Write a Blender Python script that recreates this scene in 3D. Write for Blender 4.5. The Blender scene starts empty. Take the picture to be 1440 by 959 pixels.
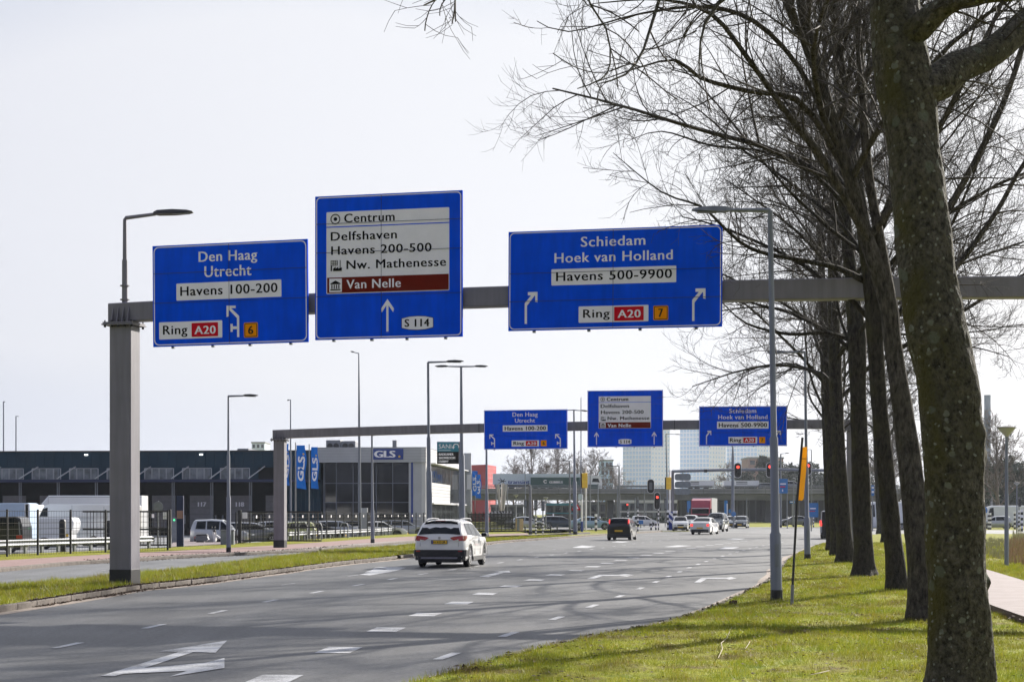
import bpy, math, random
import numpy as np
from math import sin, cos, pi, radians, sqrt, atan2
from mathutils import Vector, Matrix, noise
random.seed(7); np.random.seed(7)
S = bpy.context.scene
COL = S.collection

# ------------------------------------------------------------------ camera
F, H, CX, YH = 2400.0, 1.75, 720.0, 722.0      # survey of the place: focal length in photo units, eye height, horizon
cam = bpy.data.cameras.new('camera'); cam.sensor_width = 36; cam.lens = 36*F/1440
cam.shift_y = (YH-479.5)/1440; cam.clip_end = 8000; cam.clip_start = .1
co = bpy.data.objects.new('camera', cam); COL.objects.link(co)
co.location = (0, 0, H); co.rotation_euler = (pi/2, 0, 0); S.camera = co

# ------------------------------------------------------------------ sky, sun, exposure
SUN_AZ, SUN_EL = radians(35), radians(25.5)
S.world = bpy.data.worlds.new('World'); S.world.use_nodes = True
nt = S.world.node_tree; N = nt.nodes; Lk = nt.links
bg = N['Background']; bg.inputs['Strength'].default_value = .052
sky = N.new('ShaderNodeTexSky'); sky.sky_type = 'NISHITA'; sky.sun_disc = False
sky.sun_elevation = SUN_EL; sky.sun_rotation = SUN_AZ; sky.air_density = 1.0; sky.dust_density = 3.0; sky.ozone_density = 1.5
tc = N.new('ShaderNodeTexCoord'); mp = N.new('ShaderNodeMapping'); mp.inputs['Scale'].default_value = (1, 1, 3.2)
nz = N.new('ShaderNodeTexNoise'); nz.inputs['Scale'].default_value = 1.6; nz.inputs['Detail'].default_value = 6; nz.inputs['Roughness'].default_value = .5
cr = N.new('ShaderNodeValToRGB'); cr.color_ramp.elements[0].position = .35; cr.color_ramp.elements[1].position = .62
cr.color_ramp.elements[0].color = (.80, .80, .80, 1); cr.color_ramp.elements[1].color = (.97, .97, .97, 1)
cl = N.new('ShaderNodeMix'); cl.data_type = 'RGBA'
nz2 = N.new('ShaderNodeTexNoise'); nz2.inputs['Scale'].default_value = .9; nz2.inputs['Detail'].default_value = 3
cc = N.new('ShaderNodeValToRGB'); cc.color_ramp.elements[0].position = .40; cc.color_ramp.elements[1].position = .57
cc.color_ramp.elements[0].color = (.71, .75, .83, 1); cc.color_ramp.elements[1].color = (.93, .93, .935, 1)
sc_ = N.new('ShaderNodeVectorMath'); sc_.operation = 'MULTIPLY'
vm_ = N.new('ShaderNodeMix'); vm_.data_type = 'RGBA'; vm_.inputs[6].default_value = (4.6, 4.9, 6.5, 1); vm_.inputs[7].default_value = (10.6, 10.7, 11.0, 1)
Lk.new(tc.outputs['Generated'], mp.inputs['Vector']); Lk.new(mp.outputs[0], nz.inputs['Vector']); Lk.new(mp.outputs[0], nz2.inputs['Vector'])
Lk.new(nz.outputs['Fac'], cr.inputs[0]); Lk.new(nz2.outputs['Fac'], cc.inputs[0])
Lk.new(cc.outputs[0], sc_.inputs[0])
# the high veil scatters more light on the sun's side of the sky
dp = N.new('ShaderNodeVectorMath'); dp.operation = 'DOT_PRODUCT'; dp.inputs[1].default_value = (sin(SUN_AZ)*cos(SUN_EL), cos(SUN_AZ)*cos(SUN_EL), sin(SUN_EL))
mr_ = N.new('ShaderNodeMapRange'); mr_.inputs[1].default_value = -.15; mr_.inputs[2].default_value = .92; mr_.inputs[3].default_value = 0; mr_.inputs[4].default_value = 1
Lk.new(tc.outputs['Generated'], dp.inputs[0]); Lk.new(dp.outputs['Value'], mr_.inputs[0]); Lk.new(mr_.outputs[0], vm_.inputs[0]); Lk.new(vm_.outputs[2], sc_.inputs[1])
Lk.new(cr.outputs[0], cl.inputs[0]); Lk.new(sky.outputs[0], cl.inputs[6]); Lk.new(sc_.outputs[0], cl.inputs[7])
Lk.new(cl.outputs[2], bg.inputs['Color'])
sun = bpy.data.lights.new('sun', 'SUN'); sun.energy = 5.0; sun.angle = radians(.6); sun.color = (1, .94, .85)
so = bpy.data.objects.new('sun', sun); COL.objects.link(so)
sd = Vector((sin(SUN_AZ)*cos(SUN_EL), cos(SUN_AZ)*cos(SUN_EL), sin(SUN_EL)))
so.rotation_euler = sd.to_track_quat('Z', 'Y').to_euler(); so.location = (0, 0, 60)
S.view_settings.view_transform = 'Standard'; S.view_settings.look = 'None'
S.view_settings.exposure = .90; S.view_settings.gamma = 1

# ------------------------------------------------------------------ helpers
def G(px, py, z=0.0):
    d = F*(H-z)/(py-YH); return Vector(((px-CX)*d/F, d, z))
def at(px, d, py=None, z=None):
    return Vector(((px-CX)*d/F, d, (H-(py-YH)*d/F) if z is None else z))
def dist(py, z=0): return F*(H-z)/(py-YH)

def nodes(m): m.use_nodes = True; return m.node_tree.nodes, m.node_tree.links, m.node_tree.nodes['Principled BSDF']
def mat(name, col, rough=.6, metal=0., var=.12, scale=3., bump=0., bscale=60., spec=.5, coat=0., detail=4, emit=None, coord='Object', tint=None):
    m = bpy.data.materials.new(name); n, l, b = nodes(m)
    b.inputs['Roughness'].default_value = rough; b.inputs['Metallic'].default_value = metal
    b.inputs['Specular IOR Level'].default_value = spec; b.inputs['Coat Weight'].default_value = coat
    t = n.new('ShaderNodeTexCoord'); z = n.new('ShaderNodeTexNoise')
    z.inputs['Scale'].default_value = scale; z.inputs['Detail'].default_value = detail; z.inputs['Roughness'].default_value = .6
    l.new(t.outputs[coord], z.inputs['Vector'])
    r = n.new('ShaderNodeValToRGB'); r.color_ramp.elements[0].position = .3; r.color_ramp.elements[1].position = .7
    c2 = tint or col
    r.color_ramp.elements[0].color = (*[max(0, c*(1-var)) for c in col], 1)
    r.color_ramp.elements[1].color = (*[min(1, c*(1+var)) for c in c2], 1)
    l.new(z.outputs['Fac'], r.inputs[0]); l.new(r.outputs[0], b.inputs['Base Color'])
    if bump:
        z2 = n.new('ShaderNodeTexNoise'); z2.inputs['Scale'].default_value = bscale; z2.inputs['Detail'].default_value = 3
        l.new(t.outputs[coord], z2.inputs['Vector'])
        bp = n.new('ShaderNodeBump'); bp.inputs['Strength'].default_value = bump; bp.inputs['Distance'].default_value = .02
        l.new(z2.outputs['Fac'], bp.inputs['Height']); l.new(bp.outputs[0], b.inputs['Normal'])
    if emit:
        b.inputs['Emission Color'].default_value = (*emit[:3], 1); b.inputs['Emission Strength'].default_value = emit[3]
    return m
def glass(name, col=(.010, .013, .017), rough=.06, spec=.18):
    m = mat(name, col, rough, var=.4, scale=.6, spec=spec); return m

class MB:
    def __init__(s): s.v = []; s.f = []; s.mi = []; s.cur = 0
    def add(s, vs, fs):
        k = len(s.v); s.v += [tuple(v) for v in vs]; s.f += [tuple(i+k for i in f) for f in fs]; s.mi += [s.cur]*len(fs); return s
    def box(s, c, d, rz=0, rx=0, ry=0):
        M = Matrix.Rotation(rz, 3, 'Z') @ Matrix.Rotation(ry, 3, 'Y') @ Matrix.Rotation(rx, 3, 'X'); c = Vector(c)
        vs = [c + M @ Vector((sx*d[0]/2, sy*d[1]/2, sz*d[2]/2)) for sx in (-1, 1) for sy in (-1, 1) for sz in (-1, 1)]
        return s.add(vs, [(0, 1, 3, 2), (4, 6, 7, 5), (0, 4, 5, 1), (2, 3, 7, 6), (0, 2, 6, 4), (1, 5, 7, 3)])
    def b2(s, lo, hi):
        return s.box([(a+b)/2 for a, b in zip(lo, hi)], [abs(b-a) for a, b in zip(lo, hi)])
    def bevbox(s, c, d, r=.02, rz=0):
        # box with chamfered vertical edges and top/bottom rims
        hx, hy, hz = d[0]/2, d[1]/2, d[2]/2
        rings = []
        for z, k in ((-hz, r), (-hz+r, 0), (hz-r, 0), (hz, r)):
            ax, ay = hx-k, hy-k
            rings.append([(-ax+r, -ay, z), (ax-r, -ay, z), (ax, -ay+r, z), (ax, ay-r, z), (ax-r, ay, z), (-ax+r, ay, z), (-ax, ay-r, z), (-ax, -ay+r, z)])
        M = Matrix.Rotation(rz, 3, 'Z'); c = Vector(c)
        vs = [c + M @ Vector(p) for rg in rings for p in rg]
        fs = [tuple(range(7, -1, -1)), tuple(range(24, 32))]
        for k in range(3):
            for i in range(8): j = (i+1) % 8; fs.append((k*8+i, k*8+j, k*8+8+j, k*8+8+i))
        return s.add(vs, fs)
    def tube(s, pts, rad, n=10, cap=True, ecc=1.0):
        pts = [Vector(p) for p in pts]
        if not hasattr(rad, '__len__'): rad = [rad]*len(pts)
        vs = []; fs = []
        for i, p in enumerate(pts):
            t = (pts[min(i+1, len(pts)-1)]-pts[max(i-1, 0)]).normalized()
            if i == 0: u = t.orthogonal().normalized() if abs(t.z) < .99 else Vector((1, 0, 0))
            u = (u - t*u.dot(t)).normalized(); w = t.cross(u)
            for k in range(n):
                a = 2*pi*k/n; vs.append(p + (u*cos(a) + w*sin(a)*ecc)*rad[i])
        for i in range(len(pts)-1):
            for k in range(n):
                j = (k+1) % n; fs.append((i*n+k, i*n+j, (i+1)*n+j, (i+1)*n+k))
        if cap: fs += [tuple(range(n-1, -1, -1)), tuple((len(pts)-1)*n+k for k in range(n))]
        return s.add(vs, fs)
    def lathe(s, prof, c=(0, 0, 0), axis='Z', n=20, sy=1.0):
        vs = []; fs = []; c = Vector(c)
        for r, z in prof:
            for k in range(n):
                a = 2*pi*k/n; x, y = r*cos(a), r*sin(a)*sy
                vs.append(c + Vector({'Z': (x, y, z), 'X': (z, x, y), 'Y': (x, z, y)}[axis]))
        for i in range(len(prof)-1):
            for k in range(n):
                j = (k+1) % n; fs.append((i*n+k, i*n+j, (i+1)*n+j, (i+1)*n+k))
        fs += [tuple(range(n-1, -1, -1)), tuple((len(prof)-1)*n+k for k in range(n))]
        return s.add(vs, fs)
    def poly(s, pts):   # flat face
        return s.add(pts, [tuple(range(len(pts)))])
    def prism(s, pts, vec):
        n = len(pts); pts = [Vector(p) for p in pts]; vec = Vector(vec)
        vs = pts + [p+vec for p in pts]
        return s.add(vs, [tuple(range(n-1, -1, -1)), tuple(range(n, 2*n))] + [(i, (i+1) % n, n+(i+1) % n, n+i) for i in range(n)])
    def strip(s, A, B):
        k = len(A); return s.add(list(A)+list(B), [(i, i+1, k+i+1, k+i) for i in range(k-1)])
    def build(s, name, m, parent=None, smooth=False, angle=40, fix=True):
        me = bpy.data.meshes.new(name); me.from_pydata(s.v, [], s.f)
        ms = m if isinstance(m, (list, tuple)) else [m]
        for x in ms: me.materials.append(x)
        if len(ms) > 1: me.polygons.foreach_set('material_index', s.mi)
        if fix:
            import bmesh
            bm = bmesh.new(); bm.from_mesh(me); bmesh.ops.recalc_face_normals(bm, faces=bm.faces); bm.to_mesh(me); bm.free()
        if smooth:
            me.shade_smooth(); me.set_sharp_from_angle(angle=radians(angle))
        me.update()
        return link(name, me, parent)
def link(name, data, parent=None):
    o = bpy.data.objects.new(name, data); COL.objects.link(o)
    if parent is not None: o.parent = parent
    return o
def bulk(name, V, Fa, m, parent=None, smooth=False, attr=None):
    me = bpy.data.meshes.new(name); V = np.asarray(V, np.float32); Fa = np.asarray(Fa, np.int32); k = Fa.shape[1]
    me.vertices.add(len(V)); me.vertices.foreach_set('co', V.ravel())
    me.loops.add(Fa.size); me.loops.foreach_set('vertex_index', Fa.ravel())
    me.polygons.add(len(Fa)); me.polygons.foreach_set('loop_start', np.arange(len(Fa), dtype=np.int32)*k)
    if smooth: me.polygons.foreach_set('use_smooth', np.ones(len(Fa), bool))
    me.update(calc_edges=True)
    if attr is not None:
        a = me.attributes.new('tint', 'FLOAT', 'POINT'); a.data.foreach_set('value', np.asarray(attr, np.float32))
    me.materials.append(m)
    return link(name, me, parent)
def tag(o, label=None, cat=None, group=None, kind=None):
    if label: o['label'] = label
    if cat: o['category'] = cat
    if group: o['group'] = group
    if kind: o['kind'] = kind
    return o
def thing(name, label, cat, loc=(0, 0, 0), rz=0, group=None):
    o = link(name, None); o.empty_display_size = .3
    o.location = loc; o.rotation_euler = (0, 0, rz); return tag(o, label, cat, group)
def struct(o): o['kind'] = 'structure'; return o
def inherit(r, name=None):
    c = r.copy(); COL.objects.link(c); return c
def copy_thing(r, loc, rz=0, label=None, group=None, scale=None):
    c = inherit(r); c.location = loc; c.rotation_euler = (0, 0, rz)
    if label: c['label'] = label
    if group: c['group'] = group
    if scale: c.scale = scale
    for ch in [o for o in r.children]:
        d = inherit(ch); d.parent = c
        for g in [o for o in ch.children]: e = inherit(g); e.parent = d
    return c

# text: flat print, made from the built-in font
_cap = {}
def text_mesh(body, h, w=None, bold=.0, spacing=1.0):
    cu = bpy.data.curves.new('t', 'FONT'); cu.body = body; cu.size = 1; cu.offset = bold; cu.space_character = spacing; cu.resolution_u = 3
    ob = bpy.data.objects.new('t', cu); COL.objects.link(ob)
    bpy.context.view_layer.update()
    me = bpy.data.meshes.new_from_object(ob.evaluated_get(bpy.context.evaluated_depsgraph_get()))
    bpy.data.objects.remove(ob); bpy.data.curves.remove(cu)
    n = len(me.vertices); a = np.empty(n*3, np.float32); me.vertices.foreach_get('co', a); a = a.reshape(-1, 3)
    if 'c' not in _cap: _cap['c'] = None; m2 = text_mesh_raw('H'); _cap['c'] = m2
    cap = _cap['c']
    mn, mx = a[:, 0].min(), a[:, 0].max(); sx = h/cap if w is None else w/(mx-mn)
    a[:, 0] = (a[:, 0]-mn)*sx; a[:, 1] *= h/cap; a[:, 2] = 0
    return me, a
def text_mesh_raw(body):
    cu = bpy.data.curves.new('t', 'FONT'); cu.body = body; cu.size = 1
    ob = bpy.data.objects.new('t', cu); COL.objects.link(ob); bpy.context.view_layer.update()
    me = ob.evaluated_get(bpy.context.evaluated_depsgraph_get()).to_mesh()
    c = max(v.co.y for v in me.vertices); bpy.data.objects.remove(ob); bpy.data.curves.remove(cu); return c
def lettering(body, x, z, h, w, m, parent, y=0., bold=.0, spacing=1.0, name='lettering', basis=None):
    """text with its left end at x, baseline z, on the plane y facing -y; basis=(U,V,O) puts it anywhere"""
    me, a = text_mesh(body, h, w, 0, spacing)
    if bold and w:
        k = bold*h*1.6; a[:, 0] = a[:, 0]*(1-2*k/w)
        nv = len(a); fs = [tuple(p.vertices) for p in me.polygons]; b3 = []; f3 = []
        for i, dx in enumerate((0, k, 2*k)):
            c = a.copy(); c[:, 0] += dx; c[:, 2] = .0003*(1-i); b3.append(c); f3 += [tuple(v+i*nv for v in f) for f in fs]
        a = np.concatenate(b3); me = bpy.data.meshes.new('t'); me.from_pydata([tuple(v) for v in a], [], f3)
    y0_ = y
    if basis is None: b = np.stack([a[:, 0]+x, a[:, 2]+y0_, a[:, 1]+z], 1)
    else:
        U, V, O = [np.array(q) for q in basis]; b = O + (a[:, :1]+x)*U + (a[:, 1:2]+z)*V + a[:, 2:3]*-np.cross(U, V)
    me.vertices.foreach_set('co', b.astype(np.float32).ravel()); me.name = name
    me.materials.clear(); me.materials.append(m); me.update()
    return link(name, me, parent)
def catmull(P, step):
    P = [Vector(p) for p in P]; out = []
    for i in range(len(P)-1):
        a, b, c, d = P[max(i-1, 0)], P[i], P[i+1], P[min(i+2, len(P)-1)]
        n = max(2, int((c-b).length/step))
        for k in range(n):
            t = k/n
            out.append(.5*((2*b)+(c-a)*t+(2*a-5*b+4*c-d)*t*t+(3*b-a-3*c+d)*t**3))
    out.append(P[-1]); return out
def arc(P):
    s = [0]
    for a, b in zip(P, P[1:]): s.append(s[-1]+(b-a).length)
    return s
def along(P, s, d):
    if d <= 0: return P[0].copy(), (P[1]-P[0]).normalized()
    for i in range(len(P)-1):
        if s[i+1] >= d:
            t = (d-s[i])/max(1e-9, s[i+1]-s[i]); return P[i].lerp(P[i+1], t), (P[i+1]-P[i]).normalized()
    return P[-1].copy(), (P[-1]-P[-2]).normalized()

# ------------------------------------------------------------------ materials
M = {}
def asphalt(name, c=.080):
    m = bpy.data.materials.new(name); n, l, b = nodes(m)
    t = n.new('ShaderNodeTexCoord')
    z = n.new('ShaderNodeTexNoise'); z.inputs['Scale'].default_value = 14; z.inputs['Detail'].default_value = 6; z.inputs['Roughness'].default_value = .85
    z1 = n.new('ShaderNodeTexNoise'); z1.inputs['Scale'].default_value = .35; z1.inputs['Detail'].default_value = 5
    mp = n.new('ShaderNodeMapping'); mp.inputs['Scale'].default_value = (.9, .07, 1); mp.inputs['Rotation'].default_value = (0, 0, radians(-8))
    z2 = n.new('ShaderNodeTexNoise'); z2.inputs['Scale'].default_value = 2.2; z2.inputs['Detail'].default_value = 3
    l.new(t.outputs['Object'], z.inputs['Vector']); l.new(t.outputs['Object'], z1.inputs['Vector']); l.new(t.outputs['Object'], mp.inputs[0]); l.new(mp.outputs[0], z2.inputs['Vector'])
    def rng(src, a, b_, f0=.3, f1=.7):
        r = n.new('ShaderNodeMapRange'); r.inputs[1].default_value = f0; r.inputs[2].default_value = f1; r.inputs[3].default_value = a; r.inputs[4].default_value = b_
        l.new(src, r.inputs[0]); return r.outputs[0]
    def mul(a, b_):
        k = n.new('ShaderNodeMath'); k.operation = 'MULTIPLY'; l.new(a, k.inputs[0]); l.new(b_, k.inputs[1]); return k.outputs[0]
    f = mul(mul(rng(z.outputs['Fac'], .25, 1.75), rng(z1.outputs['Fac'], .80, 1.2)), rng(z2.outputs['Fac'], .80, 1.16))
    v = n.new('ShaderNodeVectorMath'); v.operation = 'SCALE'; v.inputs[0].default_value = (c*.98, c, c*1.03); l.new(f, v.inputs['Scale'])
    l.new(v.outputs[0], b.inputs['Base Color']); b.inputs['Roughness'].default_value = .6; b.inputs['Specular IOR Level'].default_value = .6
    bp = n.new('ShaderNodeBump'); bp.inputs['Strength'].default_value = .5; bp.inputs['Distance'].default_value = .01
    l.new(z.outputs['Fac'], bp.inputs['Height']); l.new(bp.outputs[0], b.inputs['Normal'])
    return m
def grassmat(name, blade=False):
    m = bpy.data.materials.new(name); n, l, b = nodes(m)
    t = n.new('ShaderNodeTexCoord')
    z = n.new('ShaderNodeTexNoise'); z.inputs['Scale'].default_value = 1.1; z.inputs['Detail'].default_value = 9; z.inputs['Roughness'].default_value = .72
    l.new(t.outputs['Object'], z.inputs['Vector'])
    r = n.new('ShaderNodeValToRGB'); e = r.color_ramp.elements
    e[0].position = .34; e[0].color = (.125, .085, .04, 1); e[1].position = .66; e[1].color = (.13, .185, .015, 1)
    q = e.new(.43); q.color = (.195, .18, .03, 1); q = e.new(.54); q.color = (.27, .28, .022, 1)
    l.new(z.outputs['Fac'], r.inputs[0]); out = r.outputs[0]
    if blade:
        a = n.new('ShaderNodeAttribute'); a.attribute_name = 'tint'
        r2 = n.new('ShaderNodeValToRGB'); f = r2.color_ramp.elements
        f[0].position = 0; f[0].color = (.55, .62, .45, 1); f[1].position = 1; f[1].color = (1.7, 1.25, 2.2, 1)
        g = f.new(.3); g.color = (.75, .85, .6, 1); g = f.new(.84); g.color = (1.25, 1.22, .8, 1); g = f.new(.9); g.color = (1.6, 1.1, 2.2, 1)
        l.new(a.outputs['Fac'], r2.inputs[0])
        mx = n.new('ShaderNodeMix'); mx.data_type = 'RGBA'; mx.blend_type = 'MULTIPLY'; mx.inputs[0].default_value = 1
        l.new(out, mx.inputs[6]); l.new(r2.outputs[0], mx.inputs[7]); out = mx.outputs[2]
        l.new(out, b.inputs['Base Color']); b.inputs['Roughness'].default_value = .55
        tr = n.new('ShaderNodeBsdfTranslucent'); l.new(out, tr.inputs['Color'])
        ms = n.new('ShaderNodeMixShader'); ms.inputs[0].default_value = .4
        l.new(b.outputs[0], ms.inputs[1]); l.new(tr.outputs[0], ms.inputs[2]); l.new(ms.outputs[0], n['Material Output'].inputs['Surface'])
    else:
        z3 = n.new('ShaderNodeTexNoise'); z3.inputs['Scale'].default_value = 18; z3.inputs['Detail'].default_value = 4
        l.new(t.outputs['Object'], z3.inputs['Vector'])
        mr = n.new('ShaderNodeMapRange'); mr.inputs[1].default_value = .3; mr.inputs[2].default_value = .7; mr.inputs[3].default_value = .6; mr.inputs[4].default_value = 1.35
        l.new(z3.outputs['Fac'], mr.inputs[0])
        v = n.new('ShaderNodeVectorMath'); v.operation = 'SCALE'; l.new(out, v.inputs[0]); l.new(mr.outputs[0], v.inputs['Scale'])
        l.new(v.outputs[0], b.inputs['Base Color']); b.inputs['Roughness'].default_value = .9; b.inputs['Specular IOR Level'].default_value = .1
        bp = n.new('ShaderNodeBump'); bp.inputs['Strength'].default_value = .8; bp.inputs['Distance'].default_value = .05
        l.new(z3.outputs['Fac'], bp.inputs['Height']); l.new(bp.outputs[0], b.inputs['Normal'])
    return m
def bark(name, moss=.5, base=(.075, .066, .052), lichen=True, zs=.35):
    m = bpy.data.materials.new(name); n, l, b = nodes(m)
    t = n.new('ShaderNodeTexCoord'); geo = n.new('ShaderNodeNewGeometry')
    mp = n.new('ShaderNodeMapping'); mp.inputs['Scale'].default_value = (1, 1, zs); l.new(t.outputs['Object'], mp.inputs[0])
    z = n.new('ShaderNodeTexNoise'); z.inputs['Scale'].default_value = 16 if zs < .5 else 22; z.inputs['Detail'].default_value = 8; z.inputs['Roughness'].default_value = .7
    l.new(mp.outputs[0], z.inputs['Vector'])
    r = n.new('ShaderNodeValToRGB'); e = r.color_ramp.elements
    e[0].position = .36; e[0].color = (*[c*.22 for c in base], 1); e[1].position = .66; e[1].color = (*[c*2.1 for c in base], 1)
    l.new(z.outputs['Fac'], r.inputs[0]); out = r.outputs[0]
    def mix(fac, a, colb):
        k = n.new('ShaderNodeMix'); k.data_type = 'RGBA'; l.new(fac, k.inputs[0]); l.new(a, k.inputs[6]); k.inputs[7].default_value = (*colb, 1); return k.outputs[2]
    def ramp(src, p0, p1, v1=1.):
        k = n.new('ShaderNodeMapRange'); k.inputs[1].default_value = p0; k.inputs[2].default_value = p1; k.inputs[3].default_value = 0; k.inputs[4].default_value = v1
        l.new(src, k.inputs[0]); return k.outputs[0]
    def mul(a, b_):
        k = n.new('ShaderNodeMath'); k.operation = 'MULTIPLY'; l.new(a, k.inputs[0]); l.new(b_, k.inputs[1]); return k.outputs[0]
    sx = n.new('ShaderNodeSeparateXYZ'); l.new(geo.outputs['Normal'], sx.inputs[0])
    mz = n.new('ShaderNodeTexNoise'); mz.inputs['Scale'].default_value = 2.2; mz.inputs['Detail'].default_value = 6; l.new(t.outputs['Object'], mz.inputs['Vector'])
    neg = n.new('ShaderNodeMath'); neg.operation = 'MULTIPLY'; neg.inputs[1].default_value = -1; l.new(sx.outputs['X'], neg.inputs[0])
    # moss grows on the weather side (west) and in patches
    out = mix(mul(ramp(mz.outputs['Fac'], .42, .66, moss), ramp(z.outputs['Fac'], .35, .6)), out, (.05, .048, .014))
    out = mix(mul(ramp(neg.outputs[0], .35, .95, moss), ramp(mz.outputs['Fac'], .35, .6)), out, (.085, .075, .010))
    if lichen:
        for sc, th, colr in ((7, .20, (.20, .21, .17)), (16, .20, (.26, .27, .23)), (4.0, .20, (.13, .145, .11))):
            vo = n.new('ShaderNodeTexVoronoi'); vo.inputs['Scale'].default_value = sc
            ofs = n.new('ShaderNodeMapping'); ofs.inputs['Location'].default_value = (sc, sc*2, 0)
            wz = n.new('ShaderNodeTexNoise'); wz.inputs['Scale'].default_value = 12
            l.new(t.outputs['Object'], wz.inputs['Vector'])
            va = n.new('ShaderNodeVectorMath'); va.operation = 'MULTIPLY_ADD'; l.new(wz.outputs['Color'], va.inputs[0]); va.inputs[1].default_value = (.06, .06, .06)
            l.new(t.outputs['Object'], va.inputs[2]); l.new(va.outputs[0], ofs.inputs[0]); l.new(ofs.outputs[0], vo.inputs['Vector'])
            k = n.new('ShaderNodeMapRange'); k.inputs[1].default_value = th; k.inputs[2].default_value = th+.05; k.inputs[3].default_value = .75; k.inputs[4].default_value = 0
            l.new(vo.outputs['Distance'], k.inputs[0])
            sc3 = n.new('ShaderNodeSeparateColor'); l.new(vo.outputs['Color'], sc3.inputs[0])
            out = mix(mul(k.outputs[0], ramp(sc3.outputs[0], .55, .6)), out, colr)
    l.new(out, b.inputs['Base Color']); b.inputs['Roughness'].default_value = .9; b.inputs['Specular IOR Level'].default_value = .25
    cz = n.new('ShaderNodeTexVoronoi'); cz.inputs['Scale'].default_value = 26; cz.feature = 'DISTANCE_TO_EDGE'; l.new(mp.outputs[0], cz.inputs['Vector'])
    ad = n.new('ShaderNodeMath'); ad.operation = 'ADD'; l.new(z.outputs['Fac'], ad.inputs[0]); 
    cm = n.new('ShaderNodeMath'); cm.operation = 'MINIMUM'; cm.inputs[1].default_value = .25; l.new(cz.outputs['Distance'], cm.inputs[0]); l.new(cm.outputs[0], ad.inputs[1])
    bp = n.new('ShaderNodeBump'); bp.inputs['Strength'].default_value = 1.0; bp.inputs['Distance'].default_value = .05
    l.new(ad.outputs[0], bp.inputs['Height']); l.new(bp.outputs[0], b.inputs['Normal'])
    return m
M['asphalt'] = asphalt('asphalt'); M['asphalt2'] = asphalt('pale_asphalt', .13)
M['yard'] = asphalt('yard_concrete', .24)
def paint(name):
    m = mat(name, (.50, .51, .53), .7, var=.10, scale=7, bump=.3, bscale=200)
    n, l = m.node_tree.nodes, m.node_tree.links; b = n['Principled BSDF']
    t = n.new('ShaderNodeTexCoord'); z = n.new('ShaderNodeTexNoise'); z.inputs['Scale'].default_value = 30; z.inputs['Detail'].default_value = 6; z.inputs['Roughness'].default_value = .8
    z2 = n.new('ShaderNodeTexNoise'); z2.inputs['Scale'].default_value = 1.3; l.new(t.outputs['Object'], z.inputs['Vector']); l.new(t.outputs['Object'], z2.inputs['Vector'])
    ad = n.new('ShaderNodeMath'); ad.operation = 'ADD'; l.new(z.outputs['Fac'], ad.inputs[0]); l.new(z2.outputs['Fac'], ad.inputs[1])
    mr = n.new('ShaderNodeMapRange'); mr.inputs[1].default_value = .82; mr.inputs[2].default_value = 1.0; mr.inputs[3].default_value = .75; mr.inputs[4].default_value = 0
    l.new(ad.outputs[0], mr.inputs[0])
    src = b.inputs['Base Color'].links[0].from_socket; k = n.new('ShaderNodeMix'); k.data_type = 'RGBA'
    l.new(mr.outputs[0], k.inputs[0]); l.new(src, k.inputs[6]); k.inputs[7].default_value = (.12, .12, .125, 1); l.new(k.outputs[2], b.inputs['Base Color'])
    return m
M['paint'] = paint('worn_road_paint')
M['grass'] = grassmat('lawn'); M['blade'] = grassmat('grass_blade', True)
M['kerb'] = mat('kerb_concrete', (.125, .105, .09), .85, var=.4, scale=5, bump=.5)
M['gutter'] = mat('gutter_sand', (.30, .25, .21), .9, var=.3, scale=3, bump=.4)
M['paver'] = mat('grey_pavers', (.30, .26, .24), .85, var=.25, scale=4, bump=.5, bscale=12)
M['redpath'] = mat('red_cycle_path', (.27, .175, .16), .85, var=.2, scale=2, bump=.3)
M['pinkpath'] = mat('pink_path', (.25, .205, .20), .85, var=.14, scale=2.5, bump=.3)
M['litter'] = mat('dead_leaves', (.085, .055, .035), .9, var=.5, scale=20)
M['bark'] = bark('bark_big', .7, (.075, .068, .055), True, .75); M['bark2'] = bark('bark', .35, (.030, .026, .021), False)
M['twig'] = mat('twig', (.040, .032, .027), .8, var=.3, scale=2)
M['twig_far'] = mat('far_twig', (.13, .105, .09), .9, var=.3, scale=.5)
M['evergreen'] = mat('evergreen', (.045, .06, .035), .9, var=.5, scale=.6)
M['steel'] = mat('grey_steel', (.160, .150, .180), .52, .0, spec=1.0, var=.10, scale=1.5, bump=.05, bscale=20)
M['steel2'] = mat('blue_grey_steel', (.19, .21, .26), .5, .0, var=.08, scale=1.5)
def streaks(m, lo=.78, hi=1.12, sc=(5, 5, .35)):
    # rain streaks and grime running down the paint
    n, l = m.node_tree.nodes, m.node_tree.links; b = n['Principled BSDF']; src = b.inputs['Base Color'].links[0].from_socket
    t = n.new('ShaderNodeTexCoord'); mp = n.new('ShaderNodeMapping'); mp.inputs['Scale'].default_value = sc; z = n.new('ShaderNodeTexNoise'); z.inputs['Scale'].default_value = 1.6; z.inputs['Detail'].default_value = 6
    r = n.new('ShaderNodeMapRange'); r.inputs[1].default_value = .35; r.inputs[2].default_value = .65; r.inputs[3].default_value = lo; r.inputs[4].default_value = hi
    v = n.new('ShaderNodeVectorMath'); v.operation = 'SCALE'; l.new(t.outputs['Object'], mp.inputs[0]); l.new(mp.outputs[0], z.inputs['Vector']); l.new(z.outputs['Fac'], r.inputs[0])
    l.new(src, v.inputs[0]); l.new(r.outputs[0], v.inputs['Scale']); l.new(v.outputs[0], b.inputs['Base Color'])
streaks(M['steel'], .86, 1.08); streaks(M['steel2'], .86, 1.08)
M['dark'] = mat('dark_metal', (.02, .02, .022), .5, var=.2)
M['black'] = mat('black_plastic', (.012, .012, .014), .45, var=.2)
M['rubber'] = mat('tyre_rubber', (.015, .015, .015), .85, var=.3, scale=20)
M['alloy'] = mat('alloy', (.45, .45, .47), .3, .9, var=.1)
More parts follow.
